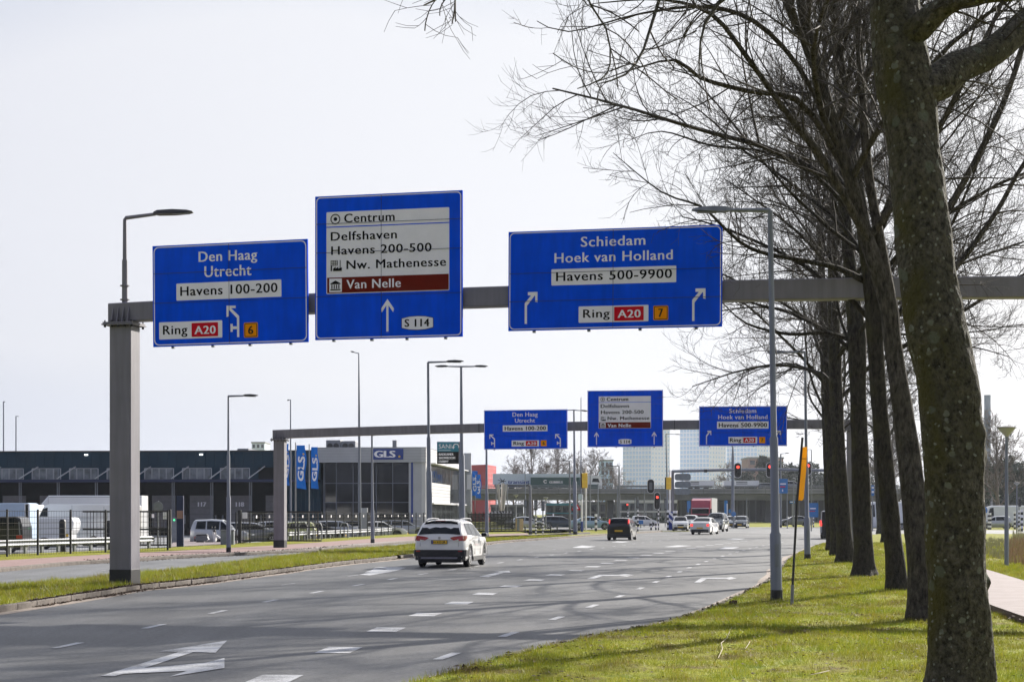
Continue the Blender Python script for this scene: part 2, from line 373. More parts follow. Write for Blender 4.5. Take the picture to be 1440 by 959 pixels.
M['galv'] = mat('galvanised', (.22, .23, .25), .55, .3, var=.15, scale=8)
M['signblue'] = mat('sign_blue', (.0, .084, .84), .5, var=.07, scale=1.3, spec=.05, tint=(.0, .092, .90), detail=8)
streaks(M['signblue'], .90, 1.05, (4, 4, .5))
M['signwhite'] = mat('sign_white', (.90, .88, .93), .5, var=.05, scale=2, spec=.1)
M['signblack'] = mat('sign_black', (.008, .008, .009), .6, var=.05, spec=.05)
M['signred'] = mat('sign_red', (.62, .006, .02), .5, var=.05, spec=.05)
M['signorange'] = mat('sign_orange', (.98, .34, .0), .5, var=.05, spec=.05)
M['signbrown'] = mat('sign_brown', (.16, .014, .006), .5, var=.08, spec=.04)
M['signback'] = mat('sign_back_grey', (.20, .22, .25), .5, .3, var=.15)
M['wallblue'] = mat('dark_blue_cladding', (.008, .036, .064), .6, spec=.2, var=.15, scale=.5)
M['clad'] = mat('silver_cladding', (.42, .43, .46), .45, .2, var=.08, scale=.6)
M['cladw'] = mat('white_cladding', (.56, .56, .58), .5, .0, var=.06, scale=.6)
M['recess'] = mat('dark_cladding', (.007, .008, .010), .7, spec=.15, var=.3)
M['door'] = mat('grey_dock_door', (.22, .21, .22), .6, var=.12)
M['glass'] = glass('dark_glass'); M['wglass'] = glass('office_glass', (.018, .02, .024), .05, .5)
M['clerestory'] = mat('clerestory_glass', (.20, .22, .24), .15, var=.6, scale=.9, spec=.4)  # grey base colour stands in for sky reflected in the panes
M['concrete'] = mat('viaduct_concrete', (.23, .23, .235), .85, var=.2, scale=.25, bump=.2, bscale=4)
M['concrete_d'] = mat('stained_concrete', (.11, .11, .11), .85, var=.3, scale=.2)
M['white'] = mat('white_paint', (.74, .75, .77), .35, var=.04, scale=.8, coat=.5)
M['carwhite'] = mat('white_car_paint', (.78, .77, .75), .28, var=.03, scale=.8, coat=1)
M['silver'] = mat('silver_car_paint', (.42, .44, .47), .3, .5, var=.06, coat=1)
M['carblack'] = mat('black_car_paint', (.006, .007, .010), .3, var=.1, spec=.3, coat=.5)
M['cardark'] = mat('dark_blue_car_paint', (.03, .045, .06), .25, var=.1, coat=1)
M['carlblue'] = mat('pale_blue_car_paint', (.28, .42, .56), .3, .2, var=.05, coat=1)
M['cargreen'] = mat('lime_car_paint', (.40, .42, .12), .3, var=.05, coat=1)
M['cargrey'] = mat('grey_car_paint', (.15, .16, .18), .3, .3, var=.08, coat=1)
M['blueroof'] = mat('pale_blue_van_roof', (.42, .52, .66), .5, var=.05)
M['cab_red'] = mat('red_truck_paint', (.40, .03, .06), .35, var=.1, coat=.5)
M['redwall'] = mat('red_facade', (.46, .02, .03), .6, var=.06, scale=.1)
M['trailer'] = mat('pale_trailer', (.60, .68, .78), .5, var=.05)
M['green_tr'] = mat('dark_green_container', (.018, .08, .075), .5, var=.12)
M['lampred'] = mat('tail_lamp_red', (.40, .012, .02), .2, var=.2, coat=1)
M['lampwhite'] = mat('head_lamp', (.8, .8, .82), .15, .3, var=.1, coat=1)
M['redlight'] = mat('lit_red_lamp', (.9, .05, .03), .4, var=.05, emit=(1, .05, .03, 2.2))
M['greenlight'] = mat('lit_green_lamp', (.05, .7, .2), .4, var=.05, emit=(.05, 1, .25, 1.5))
M['braked'] = mat('lit_brake_lamp', (.9, .05, .04), .4, var=.05, emit=(1, .06, .05, .9))
M['whitelight'] = mat('lit_wall_lamp', (1, 1, 1), .4, var=.02, emit=(1, 1, .95, 1.5))
M['plate'] = mat('yellow_plate', (.85, .52, .03), .5, var=.05)
M['gls'] = mat('banner_blue', (.01, .11, .46), .7, var=.06, spec=.1, tint=(.012, .125, .5)); M['glsdark'] = mat('navy_sign', (.01, .04, .25), .5, var=.05)
M['yellow'] = mat('signal_yellow', (.95, .58, .05), .5, var=.1)
M['orange'] = mat('orange_fabric', (.95, .60, .06), .7, var=.06, scale=4, bump=.3, bscale=12)
M['teal'] = mat('teal_sign', (.03, .22, .32), .5, var=.05)
M['beige'] = mat('beige_cabinet', (.50, .36, .22), .6, var=.08)
M['towerglass'] = mat('hazed_tower_glass', (.46, .64, .96), .8, .0, var=.15, scale=.02)  # pale blue: part of the distance haze is put into this colour
M['towerwhite'] = mat('hazed_tower_white', (.82, .84, .99), .7, var=.05)  # whitened in the colour to carry distance haze
M['brickfar'] = mat('far_brick', (.30, .18, .16), .8, var=.1)
M['chimney'] = mat('blue_grey_chimney', (.07, .11, .17), .7, var=.12, scale=.05)
M['bluesign'] = mat('blue_direction_sign', (.02, .16, .45), .5, var=.08)
def translucent(m, f=.5):
    n, l = m.node_tree.nodes, m.node_tree.links; b = n['Principled BSDF']; src = b.inputs['Base Color'].links[0].from_socket
    t = n.new('ShaderNodeBsdfTranslucent'); l.new(src, t.inputs['Color']); x = n.new('ShaderNodeMixShader'); x.inputs[0].default_value = f
    l.new(b.outputs[0], x.inputs[1]); l.new(t.outputs[0], x.inputs[2]); l.new(x.outputs[0], n['Material Output'].inputs['Surface'])
for k_ in ('orange', 'gls'): translucent(M[k_], .5 if k_ == 'orange' else .12)
M['bark3'] = bark('bark_grey', .2, (.060, .052, .044), False)
M['reed'] = mat('dry_reed', (.36, .24, .15), .9, var=.4, scale=3)
M['navy'] = mat('dull_navy', (.012, .022, .075), .6, var=.1)
# ------------------------------------------------------------------ ground lines (surveyed kerb lines)
def line(px, z=0, step=1.5): return catmull([G(x, y, z) for x, y in px], step)
MR = line([(-330, 912), (-160, 884), (0, 861), (158, 836), (194, 830), (278, 821), (400, 805), (482, 794), (580, 783), (686, 765), (742, 760), (800, 756), (850, 752.5), (900, 749.5), (930, 747.5)])
ML = line([(-400, 860), (-150, 842), (0, 829), (42, 826), (147, 816), (236, 807), (319, 796), (400, 785.5), (470, 777), (585, 768.5), (686, 759.5), (742, 757), (800, 754), (850, 751.5), (900, 749), (930, 747.2)])
LL = line([(-400, 838), (-150, 817), (0, 804), (92, 795), (158, 791), (205, 788), (250, 785), (400, 777.5), (450, 774), (523, 767.5), (560, 764.4), (620, 759.5), (686, 755.6), (742, 753.6), (800, 751.2), (830, 750)])
L2 = line([(-400, 820), (-150, 806), (0, 797), (157, 785), (236, 780.5), (400, 772), (523, 762.5), (589, 758.8), (686, 753.6), (742, 752)], .12)
L3 = line([(-400, 805), (-150, 795), (0, 787.5), (157, 778.5), (236, 774.5), (400, 765.5), (523, 757), (589, 753.6), (686, 750.6), (742, 749.4)], .12)
L4 = line([(-400, 797), (-150, 789), (0, 782), (158, 775), (236, 771.5), (332, 766.5), (400, 762), (480, 757.5), (560, 752.8), (593, 751), (686, 748.6), (742, 748)], .10)
RK = line([(330, 1050), (480, 1000), (625, 957), (760, 920), (840, 903.5), (922, 886), (980, 869.5), (1022, 850.5), (1056, 835.5), (1076, 823), (1092, 809), (1110, 787), (1140.6, 771.4), (1167.5, 763), (1195, 757), (1235, 752.5)])
def resamp(P, n):
    s = arc(P); return [along(P, s, s[-1]*i/(n-1))[0] for i in range(n)]
def zset(P, z): return [Vector((p.x, p.y, z)) for p in P]
def sheet(name, A, B, z, m, n=90):
    mb = MB(); A = zset(resamp(A, n), z); B = zset(resamp(B, n), z); mb.strip(A, B); o = mb.build(name, m); struct(o)
    return o
# terrain: one sheet to the horizon, a little lower in the depot yard
def yardmask(x, y):
    # distance beyond the fence line
    if y < 60 or y > 400 or x > 5: return 0.
    best = 1e9; sgn = 0
    for p in FL:
        dd = (p.x-x)**2+(p.y-y)**2
        if dd < best: best = dd; q = p
    side = 1 if (y-q.y)*.97-(x-q.x)*.2 > 0 else -1
    return max(0., min(1., (side*sqrt(best)-1.5)/4))
FL = resamp(L4, 60)
gx = np.unique(np.concatenate([np.linspace(-2500, -100, 12), np.arange(-100, 10, 3.), np.linspace(12, 200, 30), np.linspace(220, 2500, 12)]))
gy = np.unique(np.concatenate([[-300, -60, 0, 30], np.arange(55, 180, 3.), np.linspace(185, 400, 20), [600, 1000, 1800, 2900]]))
Vg = []
for y in gy:
    for x in gx: Vg.append((x, y, -.05-.37*yardmask(x, y)))
nx = len(gx); Fg = [(j*nx+i, j*nx+i+1, (j+1)*nx+i+1, (j+1)*nx+i) for j in range(len(gy)-1) for i in range(nx-1)]
g = MB(); g.v = Vg; g.f = Fg; g.mi = [0]*len(Fg)
struct(g.build('ground', M['grass'], smooth=True))
# main carriageway, the crossing street, the other carriageway
mb = MB(); A = zset(resamp(MR, 110), 0.); B = zset(resamp(RK, 110), 0.); mb.strip(A, B)
struct(mb.build('road', M['asphalt']))
mb = MB(); ev = lambda P: [Vector((p[0], p[1], -.004)) for p in P]
mb.poly(ev([(12, 148), (60, 133), (75, 150), (62, 175), (42, 190), (16, 190), (10, 170)]))
mb.poly(ev([(-120, 191), (-60, 193), (-10, 196), (12, 186), (16, 189.7), (42, 189.7), (44, 222), (-10, 226), (-60, 222), (-120, 218)]))
mb.poly(ev([(62.3, 150), (200, 146), (200, 172), (61.8, 175.3)]))
mb.poly(ev([(16, 222.3), (30, 222.3), (40, 330), (28, 330)]))
struct(mb.build('crossing_street', M['asphalt2']))
sheet('service_road', ML, LL, -.002, M['asphalt2'])
# yard
mb = MB(); mb.poly([Vector((x, y, -.30)) for x, y in ((-90, 86), (-48, 80), (-30, 84), (-20.5, 92), (-18.5, 104), (-14.5, 125), (-7.5, 158), (-7.5, 230), (-90, 230))])
yo = struct(mb.build('yard', M['yard']))
mb = MB(); gp = [G(236, 772.5, .0), G(332, 767.5, 0.), G(345, 757, -.2), G(225, 760, -.2)]
mb.poly([gp[0]+Vector((0, 0, .13)), gp[1]+Vector((0, 0, .13)), gp[2]+Vector((0, 6, -.02)), gp[3]+Vector((0, 6, -.02))]); struct(mb.build('driveway', M['pinkpath']))
# pavement strips on the left
def kerb_run(name, P, h, w, m, parent=None, side=1):
    """a raised kerb along P; side=+1 puts its body to the left of travel"""
    mb = MB(); A = []; B = []
    for i, p in enumerate(P):
        t = (P[min(i+1, len(P)-1)]-P[max(i-1, 0)]).normalized(); nrm = Vector((-t.y, t.x, 0))*side
        A.append(p.copy()); B.append(p+nrm*w)
    mb.strip(zset(A, -.03), zset(A, h-.02)); mb.strip(zset(A, h-.02), [Vector((a.x, a.y, h)).lerp(Vector((b.x, b.y, h)), .12) for a, b in zip(A, B)])
    mb.strip([Vector((a.x, a.y, h)).lerp(Vector((b.x, b.y, h)), .12) for a, b in zip(A, B)], zset(B, h)); mb.strip(zset(B, h), zset(B, -.03))
    return mb.build(name, m, parent), B
k1, _ = kerb_run('kerb', LL, .12, .16, M['kerb'], side=1); struct(k1)
def off(P, d):
    out = []
    for i, p in enumerate(P):
        t = (P[min(i+1, len(P)-1)]-P[max(i-1, 0)]).normalized(); out.append(p+Vector((-t.y, t.x, 0))*d)
    return out
sheet('pavement', off(LL, .17), L2, .112, M['paver']); sheet('cycle_path', L2, L3, .116, M['redpath'])
sheet('grass_verge', L3, off(L4, 1.2), .112, M['grass'])
mb = MB(); Q = resamp(off(L4, 1.2), 70); mb.strip(zset(Q, .112), zset(off(Q, 3), -.34)); struct(mb.build('grass_bank', M['grass']))
# median island: kerb stones near, a plain run further off
kb = tag(link('kerb', None), kind='structure')
def stones(P, side, dmax, parent):
    st = MB(); st.bevbox((0, .06, .045), (.985, .13, .15), .012); me = None
    s = arc(P); L = s[-1]; d = .5; far = None; i0 = 0
    while d < L:
        p, t = along(P, s, d)
        if p.y > dmax: break
        if p.y > 20:
            rz = atan2(t.y, t.x) + (0 if side > 0 else pi)
            if me is None: o = st.build('kerb_stone', M['kerb'], parent); me = o.data
            else: o = link('kerb_stone', me, parent)
            o.location = (p.x, p.y, .002*sin(d*9)); o.rotation_euler = (0.01*sin(d*5), .006*sin(d*7), rz)
        d += 1.0
    rest = [p for p, q in zip(P, s) if q >= d-.5]
    kerb_run('kerb_edge', rest, .12, .13, M['kerb'], parent, side)
stones(MR, 1, 66, kb)
k3 = tag(link('kerb', None), kind='structure'); RKm = [p for p in RK]
stones(RKm, -1, 70, k3)
kl, _ = kerb_run('kerb', ML, .12, .13, M['kerb'], side=-1); struct(kl)
def gutter(P, d0, d1, name='gutter'):
    mb = MB(); n = len(P); A = []; B = []
    for i, (a, b) in enumerate(zip(off(P, d0), off(P, d1))):
        k = .55+.45*sin(i*.9)*sin(i*.37+1); A.append(Vector((a.x, a.y, .003))); B.append(Vector(P[i]).lerp(b, .5+.5*k)); B[-1].z = .003
    mb.strip(A, B); struct(mb.build(name, M['gutter']))
gutter(MR, 0, -.42); gutter(RK, 0, .42)
sheet('median_grass', off(MR, .13), off(ML, -.13), .118, M['grass'], 140)
mb = MB(); mb.poly([v for v in zset([MR[-1], ML[-1], ML[-1]+Vector((2.5, 3, 0)), MR[-1]+Vector((4, 2, 0))], .05)]); struct(mb.build('median_tip', M['grass']))
# right verge
def vz(x, y):   # gentle swell of the lawn
    return .125 + .05*sin(x*.45+1)*sin(y*.3)
rr = resamp(RK, 150); mb = MB(); cols = [0, .13, .6, 1.5, 3, 5, 8, 12, 18, 28, 45, 80]
vs = []
for i, p in enumerate(rr):
    for j, c in enumerate(cols):
        q = p+Vector((c if j > 1 else 0, 0, 0)); base = Vector((q.x, q.y, 0))
        if j <= 1:
            t = (rr[min(i+1, 149)]-rr[max(i-1, 0)]).normalized(); base = p+Vector((t.y, -t.x, 0))*(.14 if j else .125)
            base.z = .118
        else: base.z = .118+(vz(base.x, base.y)-.118)*min(1, c/2)
        vs.append(base)
nc = len(cols); mb.add(vs, [(i*nc+j, i*nc+j+1, (i+1)*nc+j+1, (i+1)*nc+j) for i in range(149) for j in range(nc-1)])
struct(mb.build('lawn', M['grass'], smooth=True))
# pink footpath on the right
pl = catmull([G(x, y, .14) for x, y in [(1640, 960), (1530, 905), (1440, 871), (1388, 852), (1350, 834), (1322, 812), (1310, 790), (1306, 772), (1312, 758)]], 1)
pr = catmull([G(x, y, .14) for x, y in [(1640, 868), (1530, 846), (1440, 819), (1388, 803), (1352, 792), (1335, 782), (1326, 772), (1322, 764), (1324, 756)]], 1)
sheet('footpath', pl, pr, .192, M['pinkpath'], 60)
mb = MB(); A = zset(resamp(pl, 60), .191); mb.strip(A, [v+Vector((-.02, -.02, -.1)) for v in A]); struct(mb.build('path_edging', M['litter']))

# ------------------------------------------------------------------ road markings
MK = tag(link('road_markings', None), kind='structure')
def quadmark(name, c, t, l, w, z=.006):
    n = Vector((-t.y, t.x, 0)); c = Vector((c.x, c.y, z)); mb = MB()
    mb.poly([c-t*l/2-n*w/2, c+t*l/2-n*w/2, c+t*l/2+n*w/2, c-t*l/2+n*w/2]); return mb.build(name, M['paint'], MK, fix=False)
def dashes(px, l, w, per=3.86, first=None, dmax=175, name='lane_dash'):
    P = catmull([G(x, y) for x, y in px], .5); s = arc(P)
    d = 0 if first is None else first
    while d < s[-1] and along(P, s, d)[0].y < dmax:
        c, t = along(P, s, d); quadmark(name, c, t, l, w); d += per
dashes([(95, 907.5), (225, 878.7), (322, 857), (399.5, 841), (465, 829), (520, 819.7), (569, 811), (610, 804.7), (649, 799), (711, 790), (764, 782), (830, 772.5), (880, 766), (925, 760.5), (960, 757)], 1.0, .12)
dashes([(385, 955), (472, 916), (544, 885), (600, 863.5), (648, 847), (685, 834), (719, 824), (750, 816), (778, 809), (806, 803), (832, 797), (867, 789), (902, 782), (933, 776.7), (961, 772.4), (985.5, 768.4), (1009, 765.3), (1031, 762.4), (1055, 759.5)], .95, .45, name='block_marking')
dashes([(629, 922.5), (718, 891), (782.5, 869.3), (830.5, 853), (867, 840), (896, 829), (918, 820), (935, 812.5), (950, 806.6), (963, 800.7), (975, 796), (995, 788.5), (1019, 781), (1042, 774.5), (1060, 770), (1085, 765), (1105, 761.5)], 1.0, .13)
dashes([(405, 821.4), (520, 806), (600, 794.5), (700, 781.5), (760, 774.5), (820, 767.5), (870, 762), (920, 757)], 1.1, .06, per=6)
dashes([(17, 823.5), (107, 815.3), (148, 810), (286, 796.2), (370, 786), (445, 778.5)], 1.9, .10, per=8.2)
dashes([(160, 800.5), (245, 793), (400, 779.5), (460, 773.5), (540, 768)], 1.9, .10, per=11)
def trace(pts, name='arrow_marking', z=.0075):
    mb = MB(); mb.poly([Vector((*G(x, y)[:2], z)) for x, y in pts]); return mb.build(name, M['paint'], MK, fix=False)
# straight-on and slip arrow in the near lane
q = lambda L: [(x/3.273, 800+y/3.273) for x, y in L]
trace(q([(460, 494), (527, 495), (700, 446), (888, 384), (820, 384)]))
trace(q([(735, 380), (1045, 330), (992, 386)]), z=.0079)
trace(q([(600, 462), (945, 433), (1033, 411), (1033, 457), (780, 497), (862, 470), (560, 484)]), z=.0083)
trace([(505, 808), (520, 809), (556, 803), (571, 798), (541, 797), (526, 798), (545, 800)])
trace([(526, 799), (542, 801), (527, 804.5), (512, 805), (523, 801.5)], z=.0083)
trace([(674, 810.6), (687, 811.4), (710, 805), (718, 805), (716, 802.5), (694, 803.2), (703, 804)])
trace([(824.5, 814), (835, 814.2), (847, 809.8), (870, 809.8), (882, 810.8), (892, 808.5), (880, 807), (870, 808.2), (842.5, 808)])
trace([(976, 819), (985, 819.2), (994, 814), (1021, 813.8), (1026, 815), (1036, 813), (1028, 811.3), (1022, 812.2), (987, 812)])
for pts in ([(805, 770), (826, 770.4), (838, 768.3), (818, 766.8)], [(933, 769), (950, 769.3), (974, 767.2), (952, 766.6)], [(1010, 771.8), (1030, 771.6), (1040, 769.4), (1020, 769)], [(860, 762.5), (876, 762.8), (886, 761.3), (868, 760.8)], [(1020, 758.6), (1041, 758.4), (1048, 757.2), (1030, 757)], [(716, 789), (732, 789), (742, 786.5), (724, 786.5)][:0] or [(640, 792), (655, 792.4), (664, 790), (650, 789.6)]):
    trace(pts)
# stop lines across the lanes
for a, b in (((905, 752.6), (945, 752.2)), ((1048, 752.6), (1120, 752.0)), ((1140, 755.4), (1170, 754.6))):
    A = G(*a); B = G(*b); quadmark('stop_line', (A+B)/2, (B-A).normalized(), (B-A).length, .5)

# ------------------------------------------------------------------ grass blades
def inside_right(x, y, rkx): return x > rkx+.12
RKx = (np.array([p.y for p in RK]), np.array([p.x for p in RK]))
MRx = (np.array([p.y for p in MR]), np.array([p.x for p in MR])); MLx = (np.array([p.y for p in ML]), np.array([p.x for p in ML]))
PLx = (np.array([p.y for p in pl]), np.array([p.x for p in pl])); PRx = (np.array([p.y for p in pr]), np.array([p.x for p in pr]))
def pn(x, y): return np.sin(x*1.3+2*np.sin(y*.7))*np.sin(y*1.1+1.5*np.sin(x*.9))+.5*np.sin(x*3.1+y*2.3)*np.sin(y*2.9-x)
def blades(n, xs, ys, zs, h0, h1, wf, name):
    n = len(xs); h = np.random.uniform(h0, h1, n); w = wf*(.6+.8*np.random.rand(n)); a = np.random.uniform(0, 2*pi, n)
    ln = np.random.normal(0, .45, (n, 2))*h[:, None]
    V = np.empty((n, 3, 3)); V[:, 0] = np.stack([xs-w*np.cos(a)/2, ys-w*np.sin(a)/2, zs], 1)
    hm_ = 1+.55*np.sin(xs*5.1+3*np.sin(ys*2.3))*np.sin(ys*4.3+2*np.sin(xs*3.7)); h = h*np.clip(hm_, .35, 2)
    V[:, 1] = np.stack([xs+w*np.cos(a)/2, ys+w*np.sin(a)/2, zs], 1); V[:, 2] = np.stack([xs+ln[:, 0], ys+ln[:, 1], zs+h], 1)
    tint = np.repeat(np.clip(np.random.rand(n)*.72+.28*(.5+.5*np.sin(xs*7+2*np.sin(ys*5))*np.sin(ys*6.3+xs*2))+(np.random.rand(n) > .985)*.3, 0, 1), 3)
    o = bulk(name, V.reshape(-1, 3), np.arange(3*n).reshape(-1, 3), M['blade'], attr=tint); tag(o, kind='stuff'); return o
n = 400000
d = 15*np.exp(np.random.rand(n)*np.log(95/15.)); rk = np.interp(d, *RKx)
x = rk + .10 + np.random.rand(n)**1.0*(np.minimum(.32*d+1.5, 1e9)-rk)
pa = np.interp(d, *PLx); pb = np.interp(d, *PRx); ok = ~((x > pa-.02) & (x < pb)) & ((x-rk) > .05)
ok &= (pn(x, d) > -.75) | (np.random.rand(n) < .3)
x, d = x[ok], d[ok]
zz = .118+(.125+.05*np.sin(x*.45+1)*np.sin(d*.3)-.118)*np.clip((x-np.interp(d, *RKx))/2, 0, 1)
g1 = blades(n, x, d, zz-.01, .03, .075, .0055*(d/16)**.9, 'grass'); g1['label'] = 'short yellow-green grass of the verge under the trees'
n = 120000
d = 29*np.exp(np.random.rand(n)*np.log(125/29.)); a0 = np.interp(d, *MLx)+.14; b0 = np.interp(d, *MRx)-.10
x = a0+(b0-a0)*np.random.rand(n); ok = b0 > a0; x, d = x[ok], d[ok]
g2 = blades(n, x, d, .11+0*x, .06, .13, .008*(d/30)**.9, 'grass'); g2['label'] = 'grass of the strip between the two carriageways'
# litter along the kerbs: leaves and clods of earth
def litter(P, spots, name, label, side):
    V = []; Fc = []
    s = arc(P)
    for d0, d1, nn, sp in spots:
        for _ in range(nn):
            dd = random.uniform(d0, d1); p, t = along(P, s, dd); nr = Vector((-t.y, t.x, 0)); q = p+nr*side*random.gauss(.02, sp)
            r = random.uniform(.015, .055); a = random.uniform(0, pi); zq = (.125 if (q-p).dot(nr)*side > 0 else .008)
            k = len(V); tz = random.uniform(-.02, .03)
            V += [(q.x+r*cos(a), q.y+r*sin(a), zq), (q.x-r*sin(a)*.6, q.y+r*cos(a)*.6, zq+.01+max(0, tz)), (q.x-r*cos(a), q.y-r*sin(a), zq+.005), (q.x+r*sin(a)*.6, q.y-r*cos(a)*.6, zq+.02)]
            Fc += [(k, k+1, k+2), (k, k+2, k+3)]
    o = bulk(name, V, Fc, M['litter']); tag(o, kind='stuff'); o['label'] = label
sM = arc(MR); yM = lambda y: min(range(len(MR)), key=lambda i: abs(MR[i].y-y)); dM = lambda y: sM[yM(y)]
litter(MR, [(dM(32), dM(36), 300, .08), (dM(36), dM(44), 1500, .12), (dM(44), dM(52), 500, .1), (dM(52), dM(66), 350, .09), (dM(66), dM(120), 900, .15)], 'leaf_litter', 'brown dead leaves and earth along the kerb of the grass strip', 1)
sR = arc(RK); dR = lambda y: sR[min(range(len(RK)), key=lambda i: abs(RK[i].y-y))]
litter(RK, [(dR(18), dR(34), 200, .12), (dR(34), dR(36), 160, .1), (dR(36), dR(60), 160, .12)], 'leaf_litter', 'dead leaves along the right kerb beside the lawn', -1)
sL = arc(LL); dL = lambda y: sL[min(range(len(LL)), key=lambda i: abs(LL[i].y-y))]
litter(LL, [(dL(60), dL(90), 900, .3)], 'leaf_litter', 'dead leaves on the far pavement kerb by the depot gate', 1)
n = 3000; d = 15*np.exp(np.random.rand(n)*np.log(60/15.)); rk = np.interp(d, *RKx); x = rk+.3+np.random.rand(n)*(.32*d+1-rk); pa = np.interp(d, *PLx); ok = (x < pa) & (x > rk+.2) & (pn(x*1.7, d*1.3) < .2)
V = []
for a, b in zip(x[ok], d[ok]):
    r = random.uniform(.012, .035)*(b/20)**.5; t = random.uniform(0, pi); z = .17+random.uniform(-.015, .02); V += [(a+r*cos(t), b+r*sin(t), z), (a-r*sin(t)*.7, b+r*cos(t)*.7, z+.012), (a-r*cos(t), b-r*sin(t), z+.004)]
o = bulk('leaf_litter', V, np.arange(len(V)).reshape(-1, 3), M['litter']); tag(o, kind='stuff'); o['label'] = 'dead leaves scattered over the lawn under the row of trees'
# fallen sticks on the lawn
for i, L in enumerate(([(1010, 925), (1016, 912), (1014, 905), (1022, 897), (1030, 880)], [(1048, 912), (1053, 905), (1055, 901)], [(1140, 949), (1152, 947), (1166, 943)])):
    mb = MB(); mb.tube([G(x, y, .15)+Vector((0, 0, .01*random.random())) for x, y in L], [.004, .006, .006, .004, .003][:len(L)], 5)
    tag(mb.build('stick', mat('dry_stick', (.42, .36, .24), .9) if i == 0 else bpy.data.materials['dry_stick']), ['crooked pale stick lying on the lawn near the road kerb', 'short pale stick on the lawn right of the crooked one', 'straight pale stick on the lawn nearest the camera'][i], 'stick')

# ------------------------------------------------------------------ gantries
class Line2:
    def __init__(s, P0, ang): s.P = Vector((P0.x, P0.y, 0)); s.u = Vector((cos(ang), -sin(ang), 0)); s.ang = ang
    def hit(s, px):
        k = (px-CX)/F; t = (k*s.P.y-s.P.x)/(s.u.x-k*s.u.y); return t
    def at(s, t, z): q = s.P+s.u*t; return Vector((q.x, q.y, z))
    def zpx(s, px, py): t = s.hit(px); d = s.at(t, 0).y; return t, H-(py-YH)*d/F
GA = Line2(G(175.5, 823, .1), atan2(.2284, .9736)); GB = Line2(G(394, 773), radians(8.6))
def gantry(ln, beampts, bh, depth, postw, t_end, label, name='sign_gantry'):
    g = thing(name, label, 'sign gantry', ln.P, -ln.ang)   # local x runs along the beam
    z = np.array([p[1] for p in beampts]); t = np.array([p[0] for p in beampts])
    co2 = np.polyfit(t, z, 2); zc = lambda q: float(np.polyval(co2, q))
    zt = zc(0)-bh/2-.09
    for tt in (0, t_end):
        mb = MB(); z0 = zc(tt)-bh/2-.09
        mb.bevbox((tt, 0, (z0-.1)/2), (postw, postw*.95, z0+.1), .025); mb.build('post', M['steel'], g)
        mb = MB(); mb.bevbox((tt, 0, .18), (postw+.012, postw*.95+.012, .62), .02); mb.build('post_foot', M['dark'], g)
        pl_ = MB(); pl_.box((tt-.02, 0, z0+.015), (postw+.24, postw+.2, .03)); pl_.box((tt-.02, 0, z0+.055), (postw+.2, postw+.16, .03))
        fp = pl_.build('flange_plate', M['steel'], g)
        bm_ = None
        for sx in np.linspace(-1, 1, 5):
            for sy in (-1, 1):
                if bm_ is None: b = MB(); b.lathe([(.03, -.05), (.03, .0), (.018, .0), (.018, .11)], n=6); bo = b.build('bolt', M['dark'], fp); bm_ = bo.data
                else: bo = link('bolt', bm_, fp)
                bo.location = (tt-.02+sx*(postw/2+.06), sy*(postw/2+.04), z0)
        for sx in (-.19, -.06, .07, .2):
            st = MB()
            for sy in (-1, 1):
                y0 = sy*(depth/2+.003); st.add([(tt+sx-.01, y0, z0+.07), (tt+sx+.01, y0, z0+.07), (tt+sx+.01, y0+sy*.12, z0+.07), (tt+sx-.01, y0+sy*.12, z0+.07), (tt+sx-.01, y0, z0+.07+bh*.85), (tt+sx+.01, y0, z0+.07+bh*.85)],
                       [(0, 1, 2, 3), (0, 3, 4), (1, 5, 2), (3, 2, 5, 4), (0, 4, 5, 1)])
            st.build('stiffener', M['steel'], g)
    mb = MB(); n = 24; rings = []
    for i in range(n+1):
        q = -postw/2-.06+(t_end+postw+.12)*i/n; zz = zc(q); r = .02
        rings.append([(q, -depth/2, zz-bh/2+r), (q, -depth/2, zz+bh/2-r), (q, -depth/2+r, zz+bh/2), (q, depth/2-r, zz+bh/2), (q, depth/2, zz+bh/2-r), (q, depth/2, zz-bh/2+r), (q, depth/2-r, zz-bh/2), (q, -depth/2+r, zz-bh/2)])
    vs = [p for r_ in rings for p in r_]
    mb.add(vs, [(i*8+k, i*8+(k+1) % 8, (i+1)*8+(k+1) % 8, (i+1)*8+k) for i in range(n) for k in range(8)]+[tuple(range(8)), tuple(n*8+k for k in range(7, -1, -1))])
    mb.build('beam', M['steel'], g)
    sm = MB()
    for q in (t_end*.36, t_end*.70):
        sm.box((q, 0, zc(q)), (.03, depth+.02, bh+.02))
    sm.build('beam_splice', M['dark'], g)
    return g, zc
gA, zA = gantry(GA, [GA.zpx(*p) for p in ((200, 438.5), (440, 428), (685, 418), (1100, 408.5), (1400, 405))], .43, .38, .53, 26.2, 'grey box-beam gantry close to the camera, its post in the grass strip')
gB, zB = gantry(GB, [GB.zpx(*p) for p in ((400, 611), (520, 605.5), (640, 602), (810, 600), (960, 598.2), (1115, 596))], .42, .38, .53, GB.hit(1199), 'grey arched sign gantry further off, its post by the depot gate')

